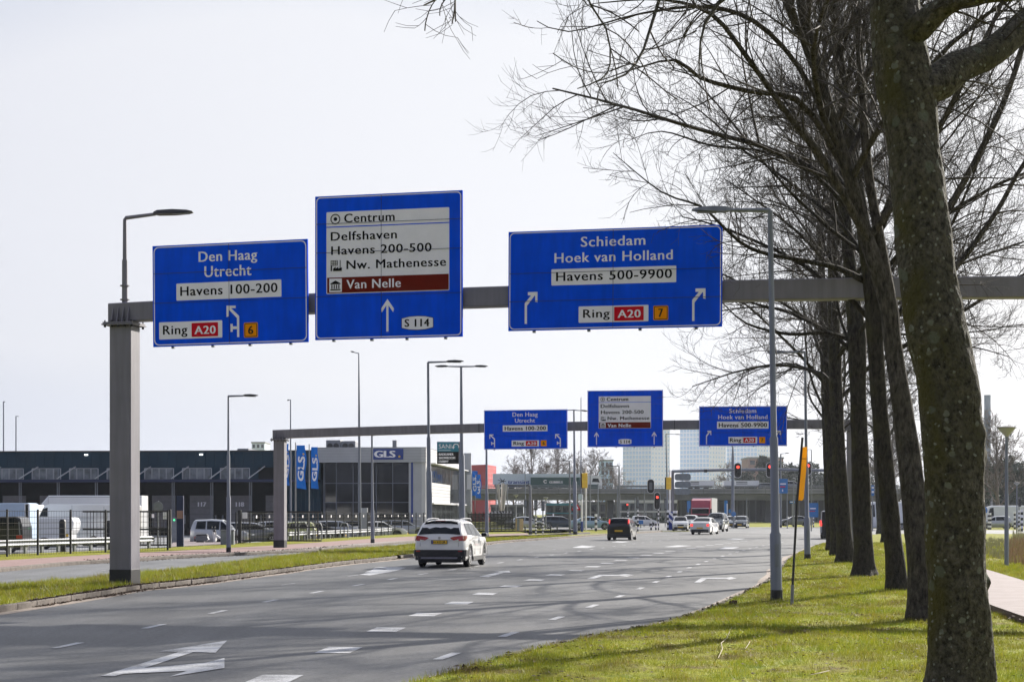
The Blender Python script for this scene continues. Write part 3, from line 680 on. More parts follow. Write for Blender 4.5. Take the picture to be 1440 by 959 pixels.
# ------------------------------------------------------------------ direction signs
def rrect(x0, z0, x1, z1, r, n=4):
    pts = []
    for cx_, cz_, a0 in ((x1-r, z0+r, -pi/2), (x1-r, z1-r, 0), (x0+r, z1-r, pi/2), (x0+r, z0+r, pi)):
        for k in range(n+1): a = a0+pi/2*k/n; pts.append((cx_+r*cos(a), cz_+r*sin(a)))
    return pts
def ring(o, i, y):
    mb = MB(); n = len(o); mb.add([(p[0], y, p[1]) for p in o]+[(p[0], y, p[1]) for p in i], [(k, (k+1) % n, n+(k+1) % n, n+k) for k in range(n)]); return mb
def face(pts, y): mb = MB(); mb.poly([(p[0], y, p[1]) for p in pts]); return mb
ARU = [(-.07, 0), (.07, 0), (.07, .80), (.36, .59), (.42, .70), (0, 1.0), (-.42, .70), (-.36, .59), (-.07, .80)]
def arrow_up(w, h): return [[(x*w, z*h) for x, z in ARU]]
def arrow_right(w, h):
    # bent arrow: up, then diagonally to the right; origin at the foot
    s = .2*w
    return [[(-s/2, 0), (s/2, 0), (s/2, .57*h), (-s/2, .65*h)],
            [(-s/2, .65*h), (s/2, .57*h), (w-.25*w, .93*h-.05*h), (w-.42*w, .97*h-.02*h)],
            [(.17*w, 1.0*h), (1.0*w, 1.0*h), (1.0*w, .87*h), (.17*w, .90*h)], [(.80*w, .69*h), (1.0*w, .67*h), (1.0*w, 1.0*h), (.80*w, .9*h)]]
def arrow_left_bar(w, h):
    # bent arrow to the upper left with the side road bar
    s = .2*w
    a = [[(-s/2, 0), (s/2, 0), (s/2, .66*h), (-s/2, .60*h)], [(-s/2, .60*h), (s/2, .66*h), (-.72*w, .96*h), (-.88*w, .90*h)],
         [(-1*w, 1*h), (-.2*w, .99*h), (-.2*w, .91*h), (-1*w, .92*h)], [(-1*w, .98*h), (-.80*w, .98*h), (-.82*w, .66*h), (-1*w, .64*h)],
         [(-.48*w, .25*h), (-s/2, .25*h), (-s/2, .34*h), (-.48*w, .34*h)], [(-.66*w, .17*h), (-.46*w, .17*h), (-.46*w, .42*h), (-.66*w, .42*h)]]
    return a
def dsign(name, ln, x0, x1, ytop0, ytop1, Hpx, scale, label, items, cols, rows, zoff=0., roll=0., border=True, thick=.05, front=.34, cat='direction sign'):
    """a hung panel sign; items are in zoomed sign units from the top left corner, scale = units per photo unit"""
    ln = Line2(ln.P+Vector((-sin(ln.ang), -cos(ln.ang), 0))*front, ln.ang)   # the plane the panels hang in
    t0, z0 = ln.zpx(x0, ytop0); t1, z1 = ln.zpx(x1, ytop1); Wd = t1-t0
    un = Wd/(items['W']); ztop = (z0+z1)/2+sin(-roll)*Wd/2*-1
    Hd = items['H']*un
    o = thing(name, label, cat, ln.at(t0, ztop), -ln.ang)
    o.scale = (1, 1, 1); o.rotation_euler = (0, roll, -ln.ang)
    nm = 'panel'
    xs = [0]+cols+[items['W']]; zs = [0]+rows+[items['H']]
    for a, b in zip(xs, xs[1:]):
        for c, e in zip(zs, zs[1:]):
            mb = MB(); g_ = .55 if scale > 3 and un < .01 else .3
            mb.b2((a*un+.003, 0, -c*un-.003), (b*un-.003, thick, -e*un+.003)); mb.build(nm, M['signblue'], o)
    if border and scale < 4.5 and un < .01:
        for c in cols: mb = MB(); mb.b2((c*un-.004, -.0225, -.03), (c*un+.004, -.021, -Hd+.03)); mb.build('panel_joint', M['navy'], o)
        for c in rows: mb = MB(); mb.b2((.03, -.0225, -c*un-.005), (Wd-.03, -.021, -c*un+.005)); mb.build('panel_joint', M['navy'], o)
    # frame behind and the brackets to the beam
    mb = MB(); mb.b2((.02, thick+.003, -.02), (Wd-.02, thick+.02, -Hd+.02)); mb.build('back_sheet', M['signback'], o)
    for fx in (.12, .38, .62, .88):
        mb = MB(); mb.b2((Wd*fx-.03, thick+.02, .0), (Wd*fx+.03, thick+.10, -Hd-.035)); mb.build('mounting_rail', M['signback'], o)
    Y = -.004
    if border:
        e, wd, r = items.get('edge', 6)*un, items.get('bw', 4)*un, items.get('br', 22)*un
        ring(rrect(e, -Hd+e, Wd-e, -e, r), rrect(e+wd, -Hd+e+wd, Wd-e-wd, -e-wd, r-wd*.6), Y).build('border', M['signwhite'], o, fix=False)
    def U(x, v): return (x*un, -v*un)
    for it in items['it']:
        kd = it[0]
        if kd == 'T':
            _, body, x0_, x1_, v0, v1, mk, lay, *rest = it
            bold = rest[0] if rest else .018
            lettering(body, x0_*un, -v1*un, (v1-v0)*un, (x1_-x0_)*un, M[mk], o, y=-.004*(lay+1), bold=bold, spacing=1.08, name='lettering')
        elif kd == 'R':
            _, x0_, v0, x1_, v1, mk, lay, r = it
            face(rrect(x0_*un, -v1*un, x1_*un, -v0*un, max(r*un, .004)), -.004*(lay+1)).build(it[0] and 'plate', M[mk], o, fix=False)
        elif kd == 'B':
            _, x0_, v0, x1_, v1, mk, lay, r, wd = it
            ring(rrect(x0_*un, -v1*un, x1_*un, -v0*un, r*un), rrect((x0_+wd)*un, -(v1-wd)*un, (x1_-wd)*un, -(v0+wd)*un, max(.003, (r-wd)*un)), -.004*(lay+1)).build('plate_border', M[mk], o, fix=False)
        elif kd == 'A':
            _, typ, x, vb, w, h, lay = it
            polys = {'up': arrow_up, 'right': arrow_right, 'left': arrow_left_bar}[typ](w, h); mb = MB()
            for i, pg in enumerate(polys): mb.poly([((x+p[0])*un, -.004*(lay+1)-.0008*i, (-vb+p[1])*un) for p in pg])
            mb.build('arrow', M['signwhite'], o, fix=False)
        elif kd == 'P':
            _, pts, mk, lay, nm2 = it
            mb = MB()
            for i, pg in enumerate(pts): mb.poly([(p[0]*un, -.004*(lay+1)-.0006*i, -p[1]*un) for p in pg])
            mb.build(nm2, M[mk], o, fix=False)
    return o
def circ(cx_, cy_, r, n=20): return [(cx_+r*cos(2*pi*k/n), cy_+r*sin(2*pi*k/n)) for k in range(n)]
def ringq(cx_, cy_, r0, r1, n=20):
    return [[(cx_+r*cos(a), cy_+r*sin(a)) for r, a in ((r0, 2*pi*k/n), (r1, 2*pi*k/n), (r1, 2*pi*(k+1)/n), (r0, 2*pi*(k+1)/n))] for k in range(n)]
def factory(x, y, w, h):
    L = [[(x, y), (x+w*.06, y), (x+w*.06, y+h*.45), (x, y+h*.45)]]
    L = []
    for i in range(4): L.append([(x+w*.19*i, y), (x+w*(.19*i+.05), y), (x+w*(.19*i+.05), y+h*.5), (x+w*.19*i, y+h*.5)])
    for i in range(4): L.append([(x, y+h*.15*i), (x+w*.62, y+h*.15*i), (x+w*.62, y+h*(.15*i+.045)), (x, y+h*(.15*i+.045))])
    L.append([(x+w*.82, y), (x+w*.88, y), (x+w*.88, y+h*.75), (x+w*.82, y+h*.75)])
    L.append([(x, y+h*.5), (x+w*.12, y+h*.5), (x+w*.12, y+h*1.0), (x, y+h)])
    L.append([(x+w*.22, y+h), (x+w*.22, y+h*.78), (x+w*.45, y+h*.6), (x+w*.45, y+h*.78), (x+w*.68, y+h*.62), (x+w*.68, y+h*.78), (x+w, y+h*.68), (x+w, y+h)])
    return L
def temple(x, y, w, h):
    L = [[(x, y+h*.3), (x+w*.5, y), (x+w, y+h*.3), (x+w, y+h*.38), (x, y+h*.38)]]
    for i in range(4): L.append([(x+w*(.1+.23*i), y+h*.42), (x+w*(.2+.23*i), y+h*.42), (x+w*(.2+.23*i), y+h*.84), (x+w*(.1+.23*i), y+h*.84)])
    L.append([(x, y+h*.88), (x+w, y+h*.88), (x+w, y+h), (x, y+h)]); return L
def mapx(f, it): return it
s1 = dict(W=705, H=434, it=[
    ('T', 'Den Haag', 213, 480, 34, 77, 'signwhite', 0, .022), ('T', 'Utrecht', 239, 453, 97, 143, 'signwhite', 0),
    ('R', 110, 166, 587, 239, 'signwhite', 0, 4), ('T', 'Havens 100-200', 128, 570, 180, 219, 'signblack', 1),
    ('R', 29, 329, 319, 403, 'signwhite', 0, 4), ('T', 'Ring', 47, 160, 344, 382, 'signblack', 1), ('R', 179, 337, 300, 396, 'signred', 1, 3), ('T', 'A20', 192, 290, 351, 385, 'signwhite', 2, .03),
    ('R', 417, 343, 480, 407, 'signorange', 0, 6), ('B', 420, 346, 477, 404, 'signblack', 1, 6, 3), ('T', '6', 436, 460, 358, 392, 'signblack', 1, .025),
    ('A', 'left', 391, 403, 52, 135, 0)])
dsign('direction_sign', GA, 214.2, 432.5, 346, 336, 0, 3.2, 'blue direction sign to Den Haag and Utrecht on the near gantry', s1, [352], [121, 247], roll=radians(-.45))
s2 = dict(W=806, H=758, bw=5, edge=7, it=[
    ('R', 64, 86, 735, 517, 'signwhite', 0, 6), ('R', 64, 163, 735, 168, 'signblue', 1, 1),
    ('P', ringq(114, 124, 27, 22), 'signblack', 1, 'city_centre_symbol'), ('P', [circ(114, 124, 10)], 'signblack', 1, 'city_centre_symbol'),
    ('T', 'Centrum', 162, 440, 99, 144, 'signblack', 1, .02), ('T', 'Delfshaven', 88, 452, 192, 237, 'signblack', 1, .02), ('T', 'Havens 200-500', 90, 640, 267, 311, 'signblack', 1, .02),
    ('P', factory(88, 341, 62, 56), 'signblack', 1, 'industry_symbol'), ('T', 'Nw. Mathenesse', 175, 718, 344, 389, 'signblack', 1, .02),
    ('R', 68, 431, 732, 513, 'signbrown', 1, 3), ('R', 80, 437, 150, 508, 'signwhite', 2, 2), ('P', temple(87, 447, 56, 52), 'signblack', 3, 'museum_symbol'), ('T', 'Van Nelle', 175, 474, 446, 492, 'signwhite', 2, .02),
    ('A', 'up', 400, 722, 86, 170, 0),
    ('P', [[(476, 655), (520, 645), (563, 643), (606, 645), (650, 655), (650, 707), (606, 717), (563, 719), (520, 717), (476, 707)]], 'signblack', 0, 'route_number_outline'),
    ('P', [[(479, 657), (520, 648), (563, 646), (606, 648), (647, 657), (647, 705), (606, 714), (563, 716), (520, 714), (479, 705)]], 'signwhite', 1, 'route_number_plate'),
    ('T', 'S 114', 494, 628, 661, 700, 'signblack', 2, .03)])
dsign('direction_sign', GA, 443, 650.5, 275.5, 268.5, 0, 3.8, 'tall blue sign with white Centrum panel on the near gantry', s2, [367], [148, 300, 530])
s3 = dict(W=989, H=459, bw=4, it=[
    ('T', 'Schiedam', 341, 640, 35, 80, 'signwhite', 0), ('T', 'Hoek van Holland', 218, 765, 106, 150, 'signwhite', 0),
    ('R', 204, 179, 781, 254, 'signwhite', 0, 4), ('T', 'Havens 500-9900', 226, 762, 193, 234, 'signblack', 1),
    ('R', 332, 353, 655, 428, 'signwhite', 0, 4), ('T', 'Ring', 353, 477, 368, 405, 'signblack', 1), ('R', 497, 359, 633, 423, 'signred', 1, 3), ('T', 'A20', 513, 620, 374, 409, 'signwhite', 2, .03),
    ('R', 677, 358, 745, 424, 'signorange', 0, 6), ('B', 680, 361, 742, 421, 'signblack', 1, 6, 3), ('T', '7', 700, 722, 372, 409, 'signblack', 1, .025),
    ('A', 'right', 84, 427, 55, 146, 0), ('A', 'right', 859, 431, 55, 146, 0)])
dsign('direction_sign', GA, 715, 1016, 325.5, 316.5, 0, 3.27, 'wide blue Schiedam and Hoek van Holland sign on the near gantry', s3, [492], [195, 324], roll=radians(.2))
s4 = dict(W=650, H=304, bw=3, edge=2, br=10, it=[
    ('T', 'Den Haag', 223, 420, 20, 52, 'signwhite', 0), ('T', 'Utrecht', 242, 399, 67, 98, 'signwhite', 0), ('R', 147, 118, 495, 167, 'signwhite', 0, 3), ('T', 'Havens 100-200', 162, 483, 128, 157, 'signblack', 1, .034),
    ('R', 216, 235, 429, 283, 'signwhite', 0, 3), ('T', 'Ring', 230, 312, 244, 270, 'signblack', 1, .034), ('R', 327, 240, 415, 278, 'signred', 1, 2), ('T', 'A20', 335, 407, 249, 271, 'signwhite', 2, .035),
    ('R', 442, 236, 488, 282, 'signorange', 0, 4), ('T', '6', 457, 474, 247, 270, 'signblack', 1, .025), ('A', 'left', 82, 286, 40, 100, 0), ('A', 'left', 594, 288, 40, 100, 0)])
dsign('direction_sign', GB, 680.5, 798, 577.3, 574.8, 0, 5.5, 'blue sign to Den Haag and Utrecht on the far arched gantry', s4, [325], [100, 200], roll=radians(-.2))
s5 = dict(W=594, H=444, bw=3, edge=2, br=10, it=[
    ('R', 89, 46, 499, 298, 'signwhite', 0, 3), ('R', 89, 92, 499, 95, 'signblue', 1, 1), ('P', ringq(121, 70, 17, 13.5), 'signblack', 1, 'city_centre_symbol'), ('P', [circ(121, 70, 6)], 'signblack', 1, 'city_centre_symbol'),
    ('T', 'Centrum', 152, 322, 55, 83, 'signblack', 1, .034), ('T', 'Delfshaven', 105, 328, 109, 136, 'signblack', 1, .034), ('T', 'Havens 200-500', 107, 442, 157, 184, 'signblack', 1, .034),
    ('P', factory(107, 204, 38, 34), 'signblack', 1, 'industry_symbol'), ('T', 'Nw. Mathenesse', 159, 487, 205, 231, 'signblack', 1, .034),
    ('R', 92, 250, 496, 296, 'signbrown', 1, 2), ('R', 102, 254, 144, 293, 'signwhite', 2, 2), ('P', temple(106, 259, 34, 29), 'signblack', 3, 'museum_symbol'), ('T', 'Van Nelle', 159, 344, 261, 288, 'signwhite', 2, .034),
    ('A', 'up', 72, 425, 46, 101, 0), ('A', 'up', 524, 425, 46, 101, 0),
    ('P', [[(245, 387), (270, 381), (296, 380), (322, 381), (347, 387), (347, 417), (322, 423), (296, 424), (270, 423), (245, 417)]], 'signwhite', 0, 'route_number_plate'), ('T', 'S 114', 256, 336, 391, 414, 'signblack', 1, .035)])
dsign('direction_sign', GB, 826, 932.5, 550.2, 547.2, 0, 5.5, 'tall blue sign with white Centrum panel on the far arched gantry', s5, [297], [110, 220, 330])
s6 = dict(W=496, H=227, bw=2.2, edge=2, br=8, it=[
    ('T', 'Schiedam', 171, 323, 15, 39, 'signwhite', 0), ('T', 'Hoek van Holland', 109, 386, 50, 74, 'signwhite', 0), ('R', 102, 87, 392, 128, 'signwhite', 0, 2), ('T', 'Havens 500-9900', 112, 384, 96, 119, 'signblack', 1, .034),
    ('R', 167, 174, 329, 213, 'signwhite', 0, 2), ('T', 'Ring', 175, 240, 181, 203, 'signblack', 1, .034), ('R', 251, 179, 319, 208, 'signred', 1, 2), ('T', 'A20', 258, 311, 184, 203, 'signwhite', 2, .035),
    ('R', 339, 175, 374, 211, 'signorange', 0, 3), ('T', '7', 351, 362, 183, 203, 'signblack', 1, .025), ('A', 'right', 43, 216, 27, 77, 0), ('A', 'right', 433, 216, 27, 77, 0)])
dsign('direction_sign', GB, 983, 1107, 571.8, 570, 0, 4, 'blue Schiedam and Hoek van Holland sign on the far arched gantry', s6, [248], [75, 150], roll=radians(.2))
# ------------------------------------------------------------------ trees
def tubes(groups, name, m, parent, k=3):
    """groups: dict npts -> list of (pts (n,3), radii (n,)); one mesh"""
    Vs = []; Fs = []; base = 0
    for n, lst in groups.items():
        if not lst: continue
        P = np.array([a for a, _ in lst]); R = np.array([b for _, b in lst]); q = len(lst)
        D = P[:, -1]-P[:, 0]; D /= np.linalg.norm(D, axis=1, keepdims=True)+1e-9
        ref = np.where(np.abs(D[:, 2:3]) < .9, np.array([[0, 0, 1.]]), np.array([[1., 0, 0]]))
        u = np.cross(D, ref); u /= np.linalg.norm(u, axis=1, keepdims=True); w = np.cross(D, u)
        a = np.arange(k)*2*pi/k; ring = np.cos(a)[None, :, None]*u[:, None, :]+np.sin(a)[None, :, None]*w[:, None, :]
        V = P[:, :, None, :]+ring[:, None, :, :]*R[:, :, None, None]
        Vs.append(V.reshape(-1, 3))
        idx = np.arange(q*n*k).reshape(q, n, k)+base; nx_ = np.roll(idx, -1, axis=2)
        Fs.append(np.stack([idx[:, :-1], nx_[:, :-1], nx_[:, 1:], idx[:, 1:]], -1).reshape(-1, 4)); base += q*n*k
    return bulk(name, np.concatenate(Vs), np.concatenate(Fs), m, parent, smooth=True)
def rdir(rg, axis, ang, az):
    axis = axis/np.linalg.norm(axis); ref = np.array([0, 0, 1.]) if abs(axis[2]) < .9 else np.array([1., 0, 0])
    u = np.cross(axis, ref); u /= np.linalg.norm(u); w = np.cross(axis, u)
    return axis*cos(ang)+(u*cos(az)+w*sin(az))*sin(ang)
def branch(rg, p, d, L, r0, r1, n, curl, wob, up):
    """a curving shoot: returns pts, radii"""
    P = [p]; dd = d.copy(); st = L/(n-1); cv = rg.normal(0, wob*.9, 3); wb = wob*.42
    for i in range(n-1):
        dd = dd+cv+np.array([rg.normal(0, wb), rg.normal(0, wb), up*(1 if i > 0 else .5)+rg.normal(0, wb)]); dd /= np.linalg.norm(dd)
        P.append(P[-1]+dd*st)
    return np.array(P), np.linspace(r0, r1, n)
def crown(rg, tp, tr, base_z, nl, llen, spread=(.6, 1.0), density=1.0, thick=1.0, twigr=.004, up1=.09, azf=None, minl=1.4):
    """limbs, branches and twigs of a bare crown around the trunk polyline tp (radii tr)"""
    G5 = {}; G4 = {}; G3 = {}; big = {}
    zs = np.array([q[2] for q in tp]); top = zs[-1]
    for i in range(nl):
        f = (i+.5+rg.uniform(-.4, .4))/nl; z = base_z+(top-base_z)*f**.9
        p = np.array([np.interp(z, zs, [q[j] for q in tp]) for j in range(3)]); rt = np.interp(z, zs, tr)
        az = i*2.399+rg.uniform(-.5, .5); ang = rg.uniform(*spread)*(1-.35*f)
        if azf is not None: az = azf(i, az)
        d = np.array([sin(ang)*cos(az), sin(ang)*sin(az), cos(ang)])
        L = max(minl, llen*(1-.62*f)*rg.uniform(.75, 1.15)); r0 = min(rt*.55, .0085*L+.014)*thick
        P, R = branch(rg, p, d, L, r0, r0*.22, 9, 0, .13, up1*rg.uniform(-.7, 1.1)); big.setdefault(9, []).append((P, R))
        nb = int(L*3.2*density)+2
        for j in range(nb):
            g = .14+.86*(j+rg.uniform(0, 1))/nb; x = g*8; k = min(int(x), 7); fr = x-k
            q = P[k]*(1-fr)+P[k+1]*fr; rr = (R[k]*(1-fr)+R[k+1]*fr); ax = P[k+1]-P[k]
            dj = rdir(rg, ax, rg.uniform(.45, .95), rg.uniform(0, 2*pi)); dj[2] += .05
            L2_ = (.34*L*(1-.55*g)+.45)*rg.uniform(.7, 1.25); r2 = min(rr*.6, .006*L2_+.006)
            P2, R2 = branch(rg, q, dj, L2_, r2, r2*.35, 6, 0, .12, rg.uniform(-.14, .12)); G5.setdefault(6, []).append((P2, R2))
            nc_ = int(L2_*5.4*density)+2
            for l in range(nc_):
                g2 = .15+.85*(l+rg.uniform(0, 1))/nc_; x = g2*5; k = min(int(x), 4); fr = x-k
                q2 = P2[k]*(1-fr)+P2[k+1]*fr; ax = P2[k+1]-P2[k]
                dk = rdir(rg, ax, rg.uniform(.5, 1.0), rg.uniform(0, 2*pi))
                L3_ = (.36*L2_*(1-.4*g2)+.18)*rg.uniform(.7, 1.3); r3 = max(twigr, min(R2[k]*.6, .004*L3_+.003))
                P3, R3 = branch(rg, q2, dk, L3_, r3, twigr*.7, 4, 0, .16, rg.uniform(.0, .34)); G4.setdefault(4, []).append((P3, R3))
                for m_ in range(int(L3_*6.5*density)+1):
                    g3 = rg.uniform(.2, 1); x = g3*3; k = min(int(x), 2); fr = x-k
                    q3 = P3[k]*(1-fr)+P3[k+1]*fr; dm = rdir(rg, P3[k+1]-P3[k], rg.uniform(.5, .9), rg.uniform(0, 2*pi)); dm[2] += .25
                    L4_ = rg.uniform(.10, .40); P4, R4 = branch(rg, q3, dm/np.linalg.norm(dm), L4_, twigr*.8, twigr*.45, 3, 0, .12, .22); G3.setdefault(3, []).append((P4, R4))
    return big, G5, G4, G3
def trunk_mesh(tp, tr, m, parent, rg, seg=24, step=.12, lump=.04, flare=.35, knots=()):
    P = catmull([Vector(q) for q in tp], step); s0 = [Vector(q) for q in tp]
    zs = np.array([q[2] for q in tp]); V = []; n = len(P)
    for i, p in enumerate(P):
        r = float(np.interp(p.z, zs, tr))
        for k in range(seg):
            a = 2*pi*k/seg; x, y, z = cos(a), sin(a), p.z
            if seg > 16:
                nv = Vector((x*r*9, y*r*9, z*3.2)); nf = noise.noise(nv*.55)*lump*1.3+noise.noise(nv*1.3)*lump*.5+(noise.noise(nv*3.1)*.016+noise.noise(nv*6.5)*.008)*(2 if seg > 60 else 1.5)
            else: nf = 0
            f = 1+lump*(sin(3*a+z*1.1+1)*.5+sin(2*a-z*1.7)*.5+sin(5*a+z*4+2)*.28+sin(z*5.1+a*2)*.25+sin(9*a+z*9)*.08)+nf
            f += flare*math.exp(-max(0, z-.1)/.22)*(.7+.45*sin(a*4+1.3)) if z < 1.6 else 0
            for (kz, ka, kh, kw, kv) in knots:
                da = (a-ka+pi) % (2*pi)-pi; f += kh*math.exp(-(da/kw)**2-((z-kz)/kv)**2)
            V.append((p.x+x*r*f, p.y+y*r*f, p.z))
    F_ = [(i*seg+k, i*seg+(k+1) % seg, (i+1)*seg+(k+1) % seg, (i+1)*seg+k) for i in range(n-1) for k in range(seg)]
    o = bulk('trunk', V, F_, m, parent, smooth=True); return o
def tree(px, d, base_z, nl, llen, label, group, seed, big=False, density=1., twigr=.004, spread=(.6, 1.0), knots=(), azf=None, lump=.05, flare=.3, trunk_m=None, up1=.09, twm=None, minl=1.4, extra=None, thick=1.):
    rg = np.random.RandomState(seed)
    W = [(at(x, d, y), w/F*d/2) for y, x, w in px]; b = W[0][0]; base = Vector((b.x, b.y, 0.10))
    root = thing('bare_tree', label, 'tree', base, 0, group)
    tp = [tuple(p-base) for p, _ in W]; tr = [r for _, r in W]
    tp[0] = (tp[0][0], tp[0][1], -.03)
    # the crooked trunk also bows a little in depth
    tp = [(x, y+.12*sin(z*.8+seed), z) for x, y, z in tp]
    tm = trunk_m or M['bark2']
    trunk_mesh(tp, tr, tm, root, rg, 84 if big else 24, .03 if big else .11, lump, flare, knots)
    b1, g5, g4, g3 = crown(rg, tp, tr, base_z, nl, llen, spread, density, thick, twigr, up1, azf, minl)
    if extra:
        for pts, rads in extra:
            P = np.array([tuple(v-base) for v in catmull(pts, .25)]); R = np.interp(np.linspace(0, 1, len(P)), np.linspace(0, 1, len(rads)), rads)
            b1.setdefault(len(P), []).append((P, R))
            q = int(len(P)*.15); 
            for j in range(int(len(P)*.9)):
                k = rg.randint(q, len(P)-1); dj = rdir(rg, P[k]-P[k-1], rg.uniform(.5, 1.0), rg.uniform(0, 2*pi)); L2_ = rg.uniform(.5, 1.5)*(.5 if big else 1)
                P2, R2 = branch(rg, P[k], dj, L2_, min(R[k]*.5, .013), .005, 6, 0, .12, rg.uniform(-.12, .06)); g5.setdefault(6, []).append((P2, R2))
                for l in range(int(4.5*L2_)+2):
                    k2 = rg.randint(1, 5); dk = rdir(rg, P2[k2+0]-P2[k2-1], rg.uniform(.5, 1.), rg.uniform(0, 2*pi))
                    P3, R3 = branch(rg, P2[k2], dk, rg.uniform(.2, .6)*(.6 if big else 1), twigr, twigr*.6, 4, 0, .13, .05); g4.setdefault(4, []).append((P3, R3))
                    for m_ in range(2):
                        dm = rdir(rg, P3[2]-P3[1], .7, rg.uniform(0, 2*pi)); P4, R4 = branch(rg, P3[rg.randint(1, 4)], dm, rg.uniform(.1, .25), twigr*.8, twigr*.5, 3, 0, .1, .12); g3.setdefault(3, []).append((P4, R4))
    tubes(b1, 'limbs', tm, root, 10 if big else 7)
    tw = twm or M['twig']
    o = tubes({**g5}, 'branches', tw, root, 4)
    mix = dict(g4); mix.update(g3); o = tubes(mix, 'twigs', tw, root, 3); o['kind'] = 'stuff'
    return root
ROW = 'bare trees in a row on the right verge'
T1 = [(1004, 1354, 106), (959, 1351, 104), (936, 1352, 100), (800, 1342, 90), (700, 1337, 85), (640, 1336, 86), (600, 1333, 88), (540, 1329, 87), (480, 1318, 90), (400, 1306, 87), (330, 1301, 84), (240, 1291, 82), (200, 1287, 78), (130, 1280, 86), (60, 1270, 80), (0, 1263, 72), (-120, 1250, 66), (-300, 1236, 50), (-500, 1228, 36), (-800, 1220, 22), (-1100, 1225, 8)]
T1 = [(y, x-1, w*.93) for y, x, w in T1]
d1 = 15.
def px3(L, d0, dd=0): return [at(x, d0+dd*i, y) for i, (x, y) in enumerate(L)]
ex1 = [(px3([(1284, 130), (1318, 118), (1345, 95), (1378, 83), (1410, 62), (1440, 34), (1500, -20), (1580, -110)], d1, .12), [.15, .17, .15, .14, .13, .12, .1, .07]),
       (px3([(1275, 50), (1300, 34), (1325, 12), (1352, -2), (1395, -8), (1450, -12), (1530, -40)], d1, -.1), [.13, .13, .1, .085, .075, .06, .04]),
       (px3([(1250, -40), (1190, -130), (1090, -190), (950, -190), (830, -130), (720, -60), (640, -14), (596, 8)], d1, -.3), [.09, .07, .055, .04, .03, .02, .012, .006]),
       (px3([(1246, -90), (1170, -200), (1060, -250), (940, -220), (850, -120), (815, -30), (852, 40), (858, 90), (845, 112), (812, 125)], d1, -.22), [.08, .06, .045, .035, .025, .018, .013, .010, .007, .004]),
       (px3([(1248, -60), (1160, -90), (1060, -110), (960, -70), (924, 10), (905, 70), (880, 105), (842, 118)], d1, -.3), [.07, .055, .04, .026, .018, .013, .009, .004]),
       (px3([(1255, -20), (1180, -60), (1110, -60), (1010, 5), (985, 60), (984, 112)], d1, -.25), [.06, .045, .03, .02, .012, .006])]
tree(T1, d1, 6.6, 12, 4.2, 'huge mossy trunk closest to the camera at the right edge', ROW, 3, big=True, trunk_m=M['bark'], twigr=.003, lump=.06, flare=.09, density=.9, spread=(.5, 1.0),
     knots=[(2.15, 0.0, .16, .22, .12), (2.35, -.25, .10, .25, .07), (1.05, -.1, .16, .13, .05), (3.2, .05, .09, .4, .25), (3.65, -.1, .06, .3, .1), (4.6, -.2, .05, .5, .15), (5.2, -1.75, .10, .35, .12), (1.7, .1, .06, .15, .06), (2.9, -1.2, .04, .5, .15)], extra=ex1)
T2 = [(884, 1297, 46), (860, 1296, 42), (760, 1290, 38), (620, 1277, 31), (480, 1258, 25), (420, 1249, 27), (330, 1217, 21), (250, 1193, 19), (170, 1167, 20), (60, 1138, 16), (0, 1125, 13), (-150, 1100, 8), (-300, 1090, 3)]
ex2 = [(px3([(1252, 415), (1236, 330), (1222, 250), (1213, 150), (1207, 40), (1200, -120)], 26.6, .1), [.085, .08, .07, .06, .05, .03]),
       (px3([(1225, 345), (1200, 300), (1160, 230), (1100, 150), (1050, 80), (1000, 20), (930, 0), (840, 5)], 26.6, -.3), [.075, .065, .055, .045, .038, .03, .02, .01]),
       (px3([(1190, 245), (1160, 190), (1120, 140), (1050, 128), (985, 110), (950, 85), (900, 95), (832, 118)], 26.6, -.25), [.06, .055, .045, .038, .03, .02, .014, .006]),
       (px3([(1165, 175), (1120, 90), (1060, 30), (990, 10), (900, 20), (800, 45), (755, 30)], 26.6, -.3), [.05, .045, .038, .03, .02, .012, .006]),
       (px3([(1290, 420), (1340, 380), (1400, 300), (1440, 230), (1500, 160)], 26.8, .3), [.06, .05, .04, .035, .02]),
       (px3([(1285, 360), (1330, 300), (1400, 170), (1440, 60), (1470, -60)], 26.8, .3), [.065, .055, .05, .04, .03])]
tree(T2, 26.6, 5.8, 25, 5.6, 'second tree of the row, trunk overlapping the huge mossy one', ROW, 11, twigr=.0034, density=1.05, trunk_m=M['bark3'], knots=[(5.1, -1.6, .14, .4, .14), (3.3, -1.3, .06, .3, .1)], extra=ex2, flare=.22, lump=.05)
T3 = [(844, 1262, 30), (750, 1255, 26), (640, 1245, 23), (560, 1237, 23), (480, 1230, 23), (400, 1224, 24), (300, 1210, 20), (200, 1198, 16), (60, 1180, 12), (-60, 1165, 8), (-200, 1160, 3)]
ex3 = [(px3([(1224, 400), (1180, 378), (1120, 365), (1070, 355), (1040, 340), (1010, 312), (985, 290), (930, 270), (862, 215)], 35.3, -.25), [.075, .062, .05, .042, .035, .028, .02, .014, .006]),
       (px3([(1215, 320), (1150, 250), (1080, 215), (1000, 205), (930, 185), (880, 200)], 35.3, -.3), [.06, .045, .036, .026, .016, .007])]
tree(T3, 35.3, 4.9, 27, 5.8, 'third tree of the row, counted from the camera', ROW, 12, twigr=.0042, density=1.0, extra=ex3, flare=.24)
T4 = [(818, 1217, 33), (800, 1216, 29), (700, 1212, 26), (640, 1210, 24), (540, 1205, 23), (480, 1204, 26), (400, 1198, 19), (300, 1190, 15), (150, 1180, 11), (0, 1170, 7), (-100, 1168, 3)]
ex4 = [(px3([(1200, 480), (1160, 468), (1110, 470), (1050, 455), (1015, 425)], 45, -.2), [.07, .055, .045, .03, .012]),
       (px3([(1202, 500), (1170, 470), (1110, 440), (1040, 420), (990, 385)], 45, .2), [.07, .05, .04, .028, .01])]
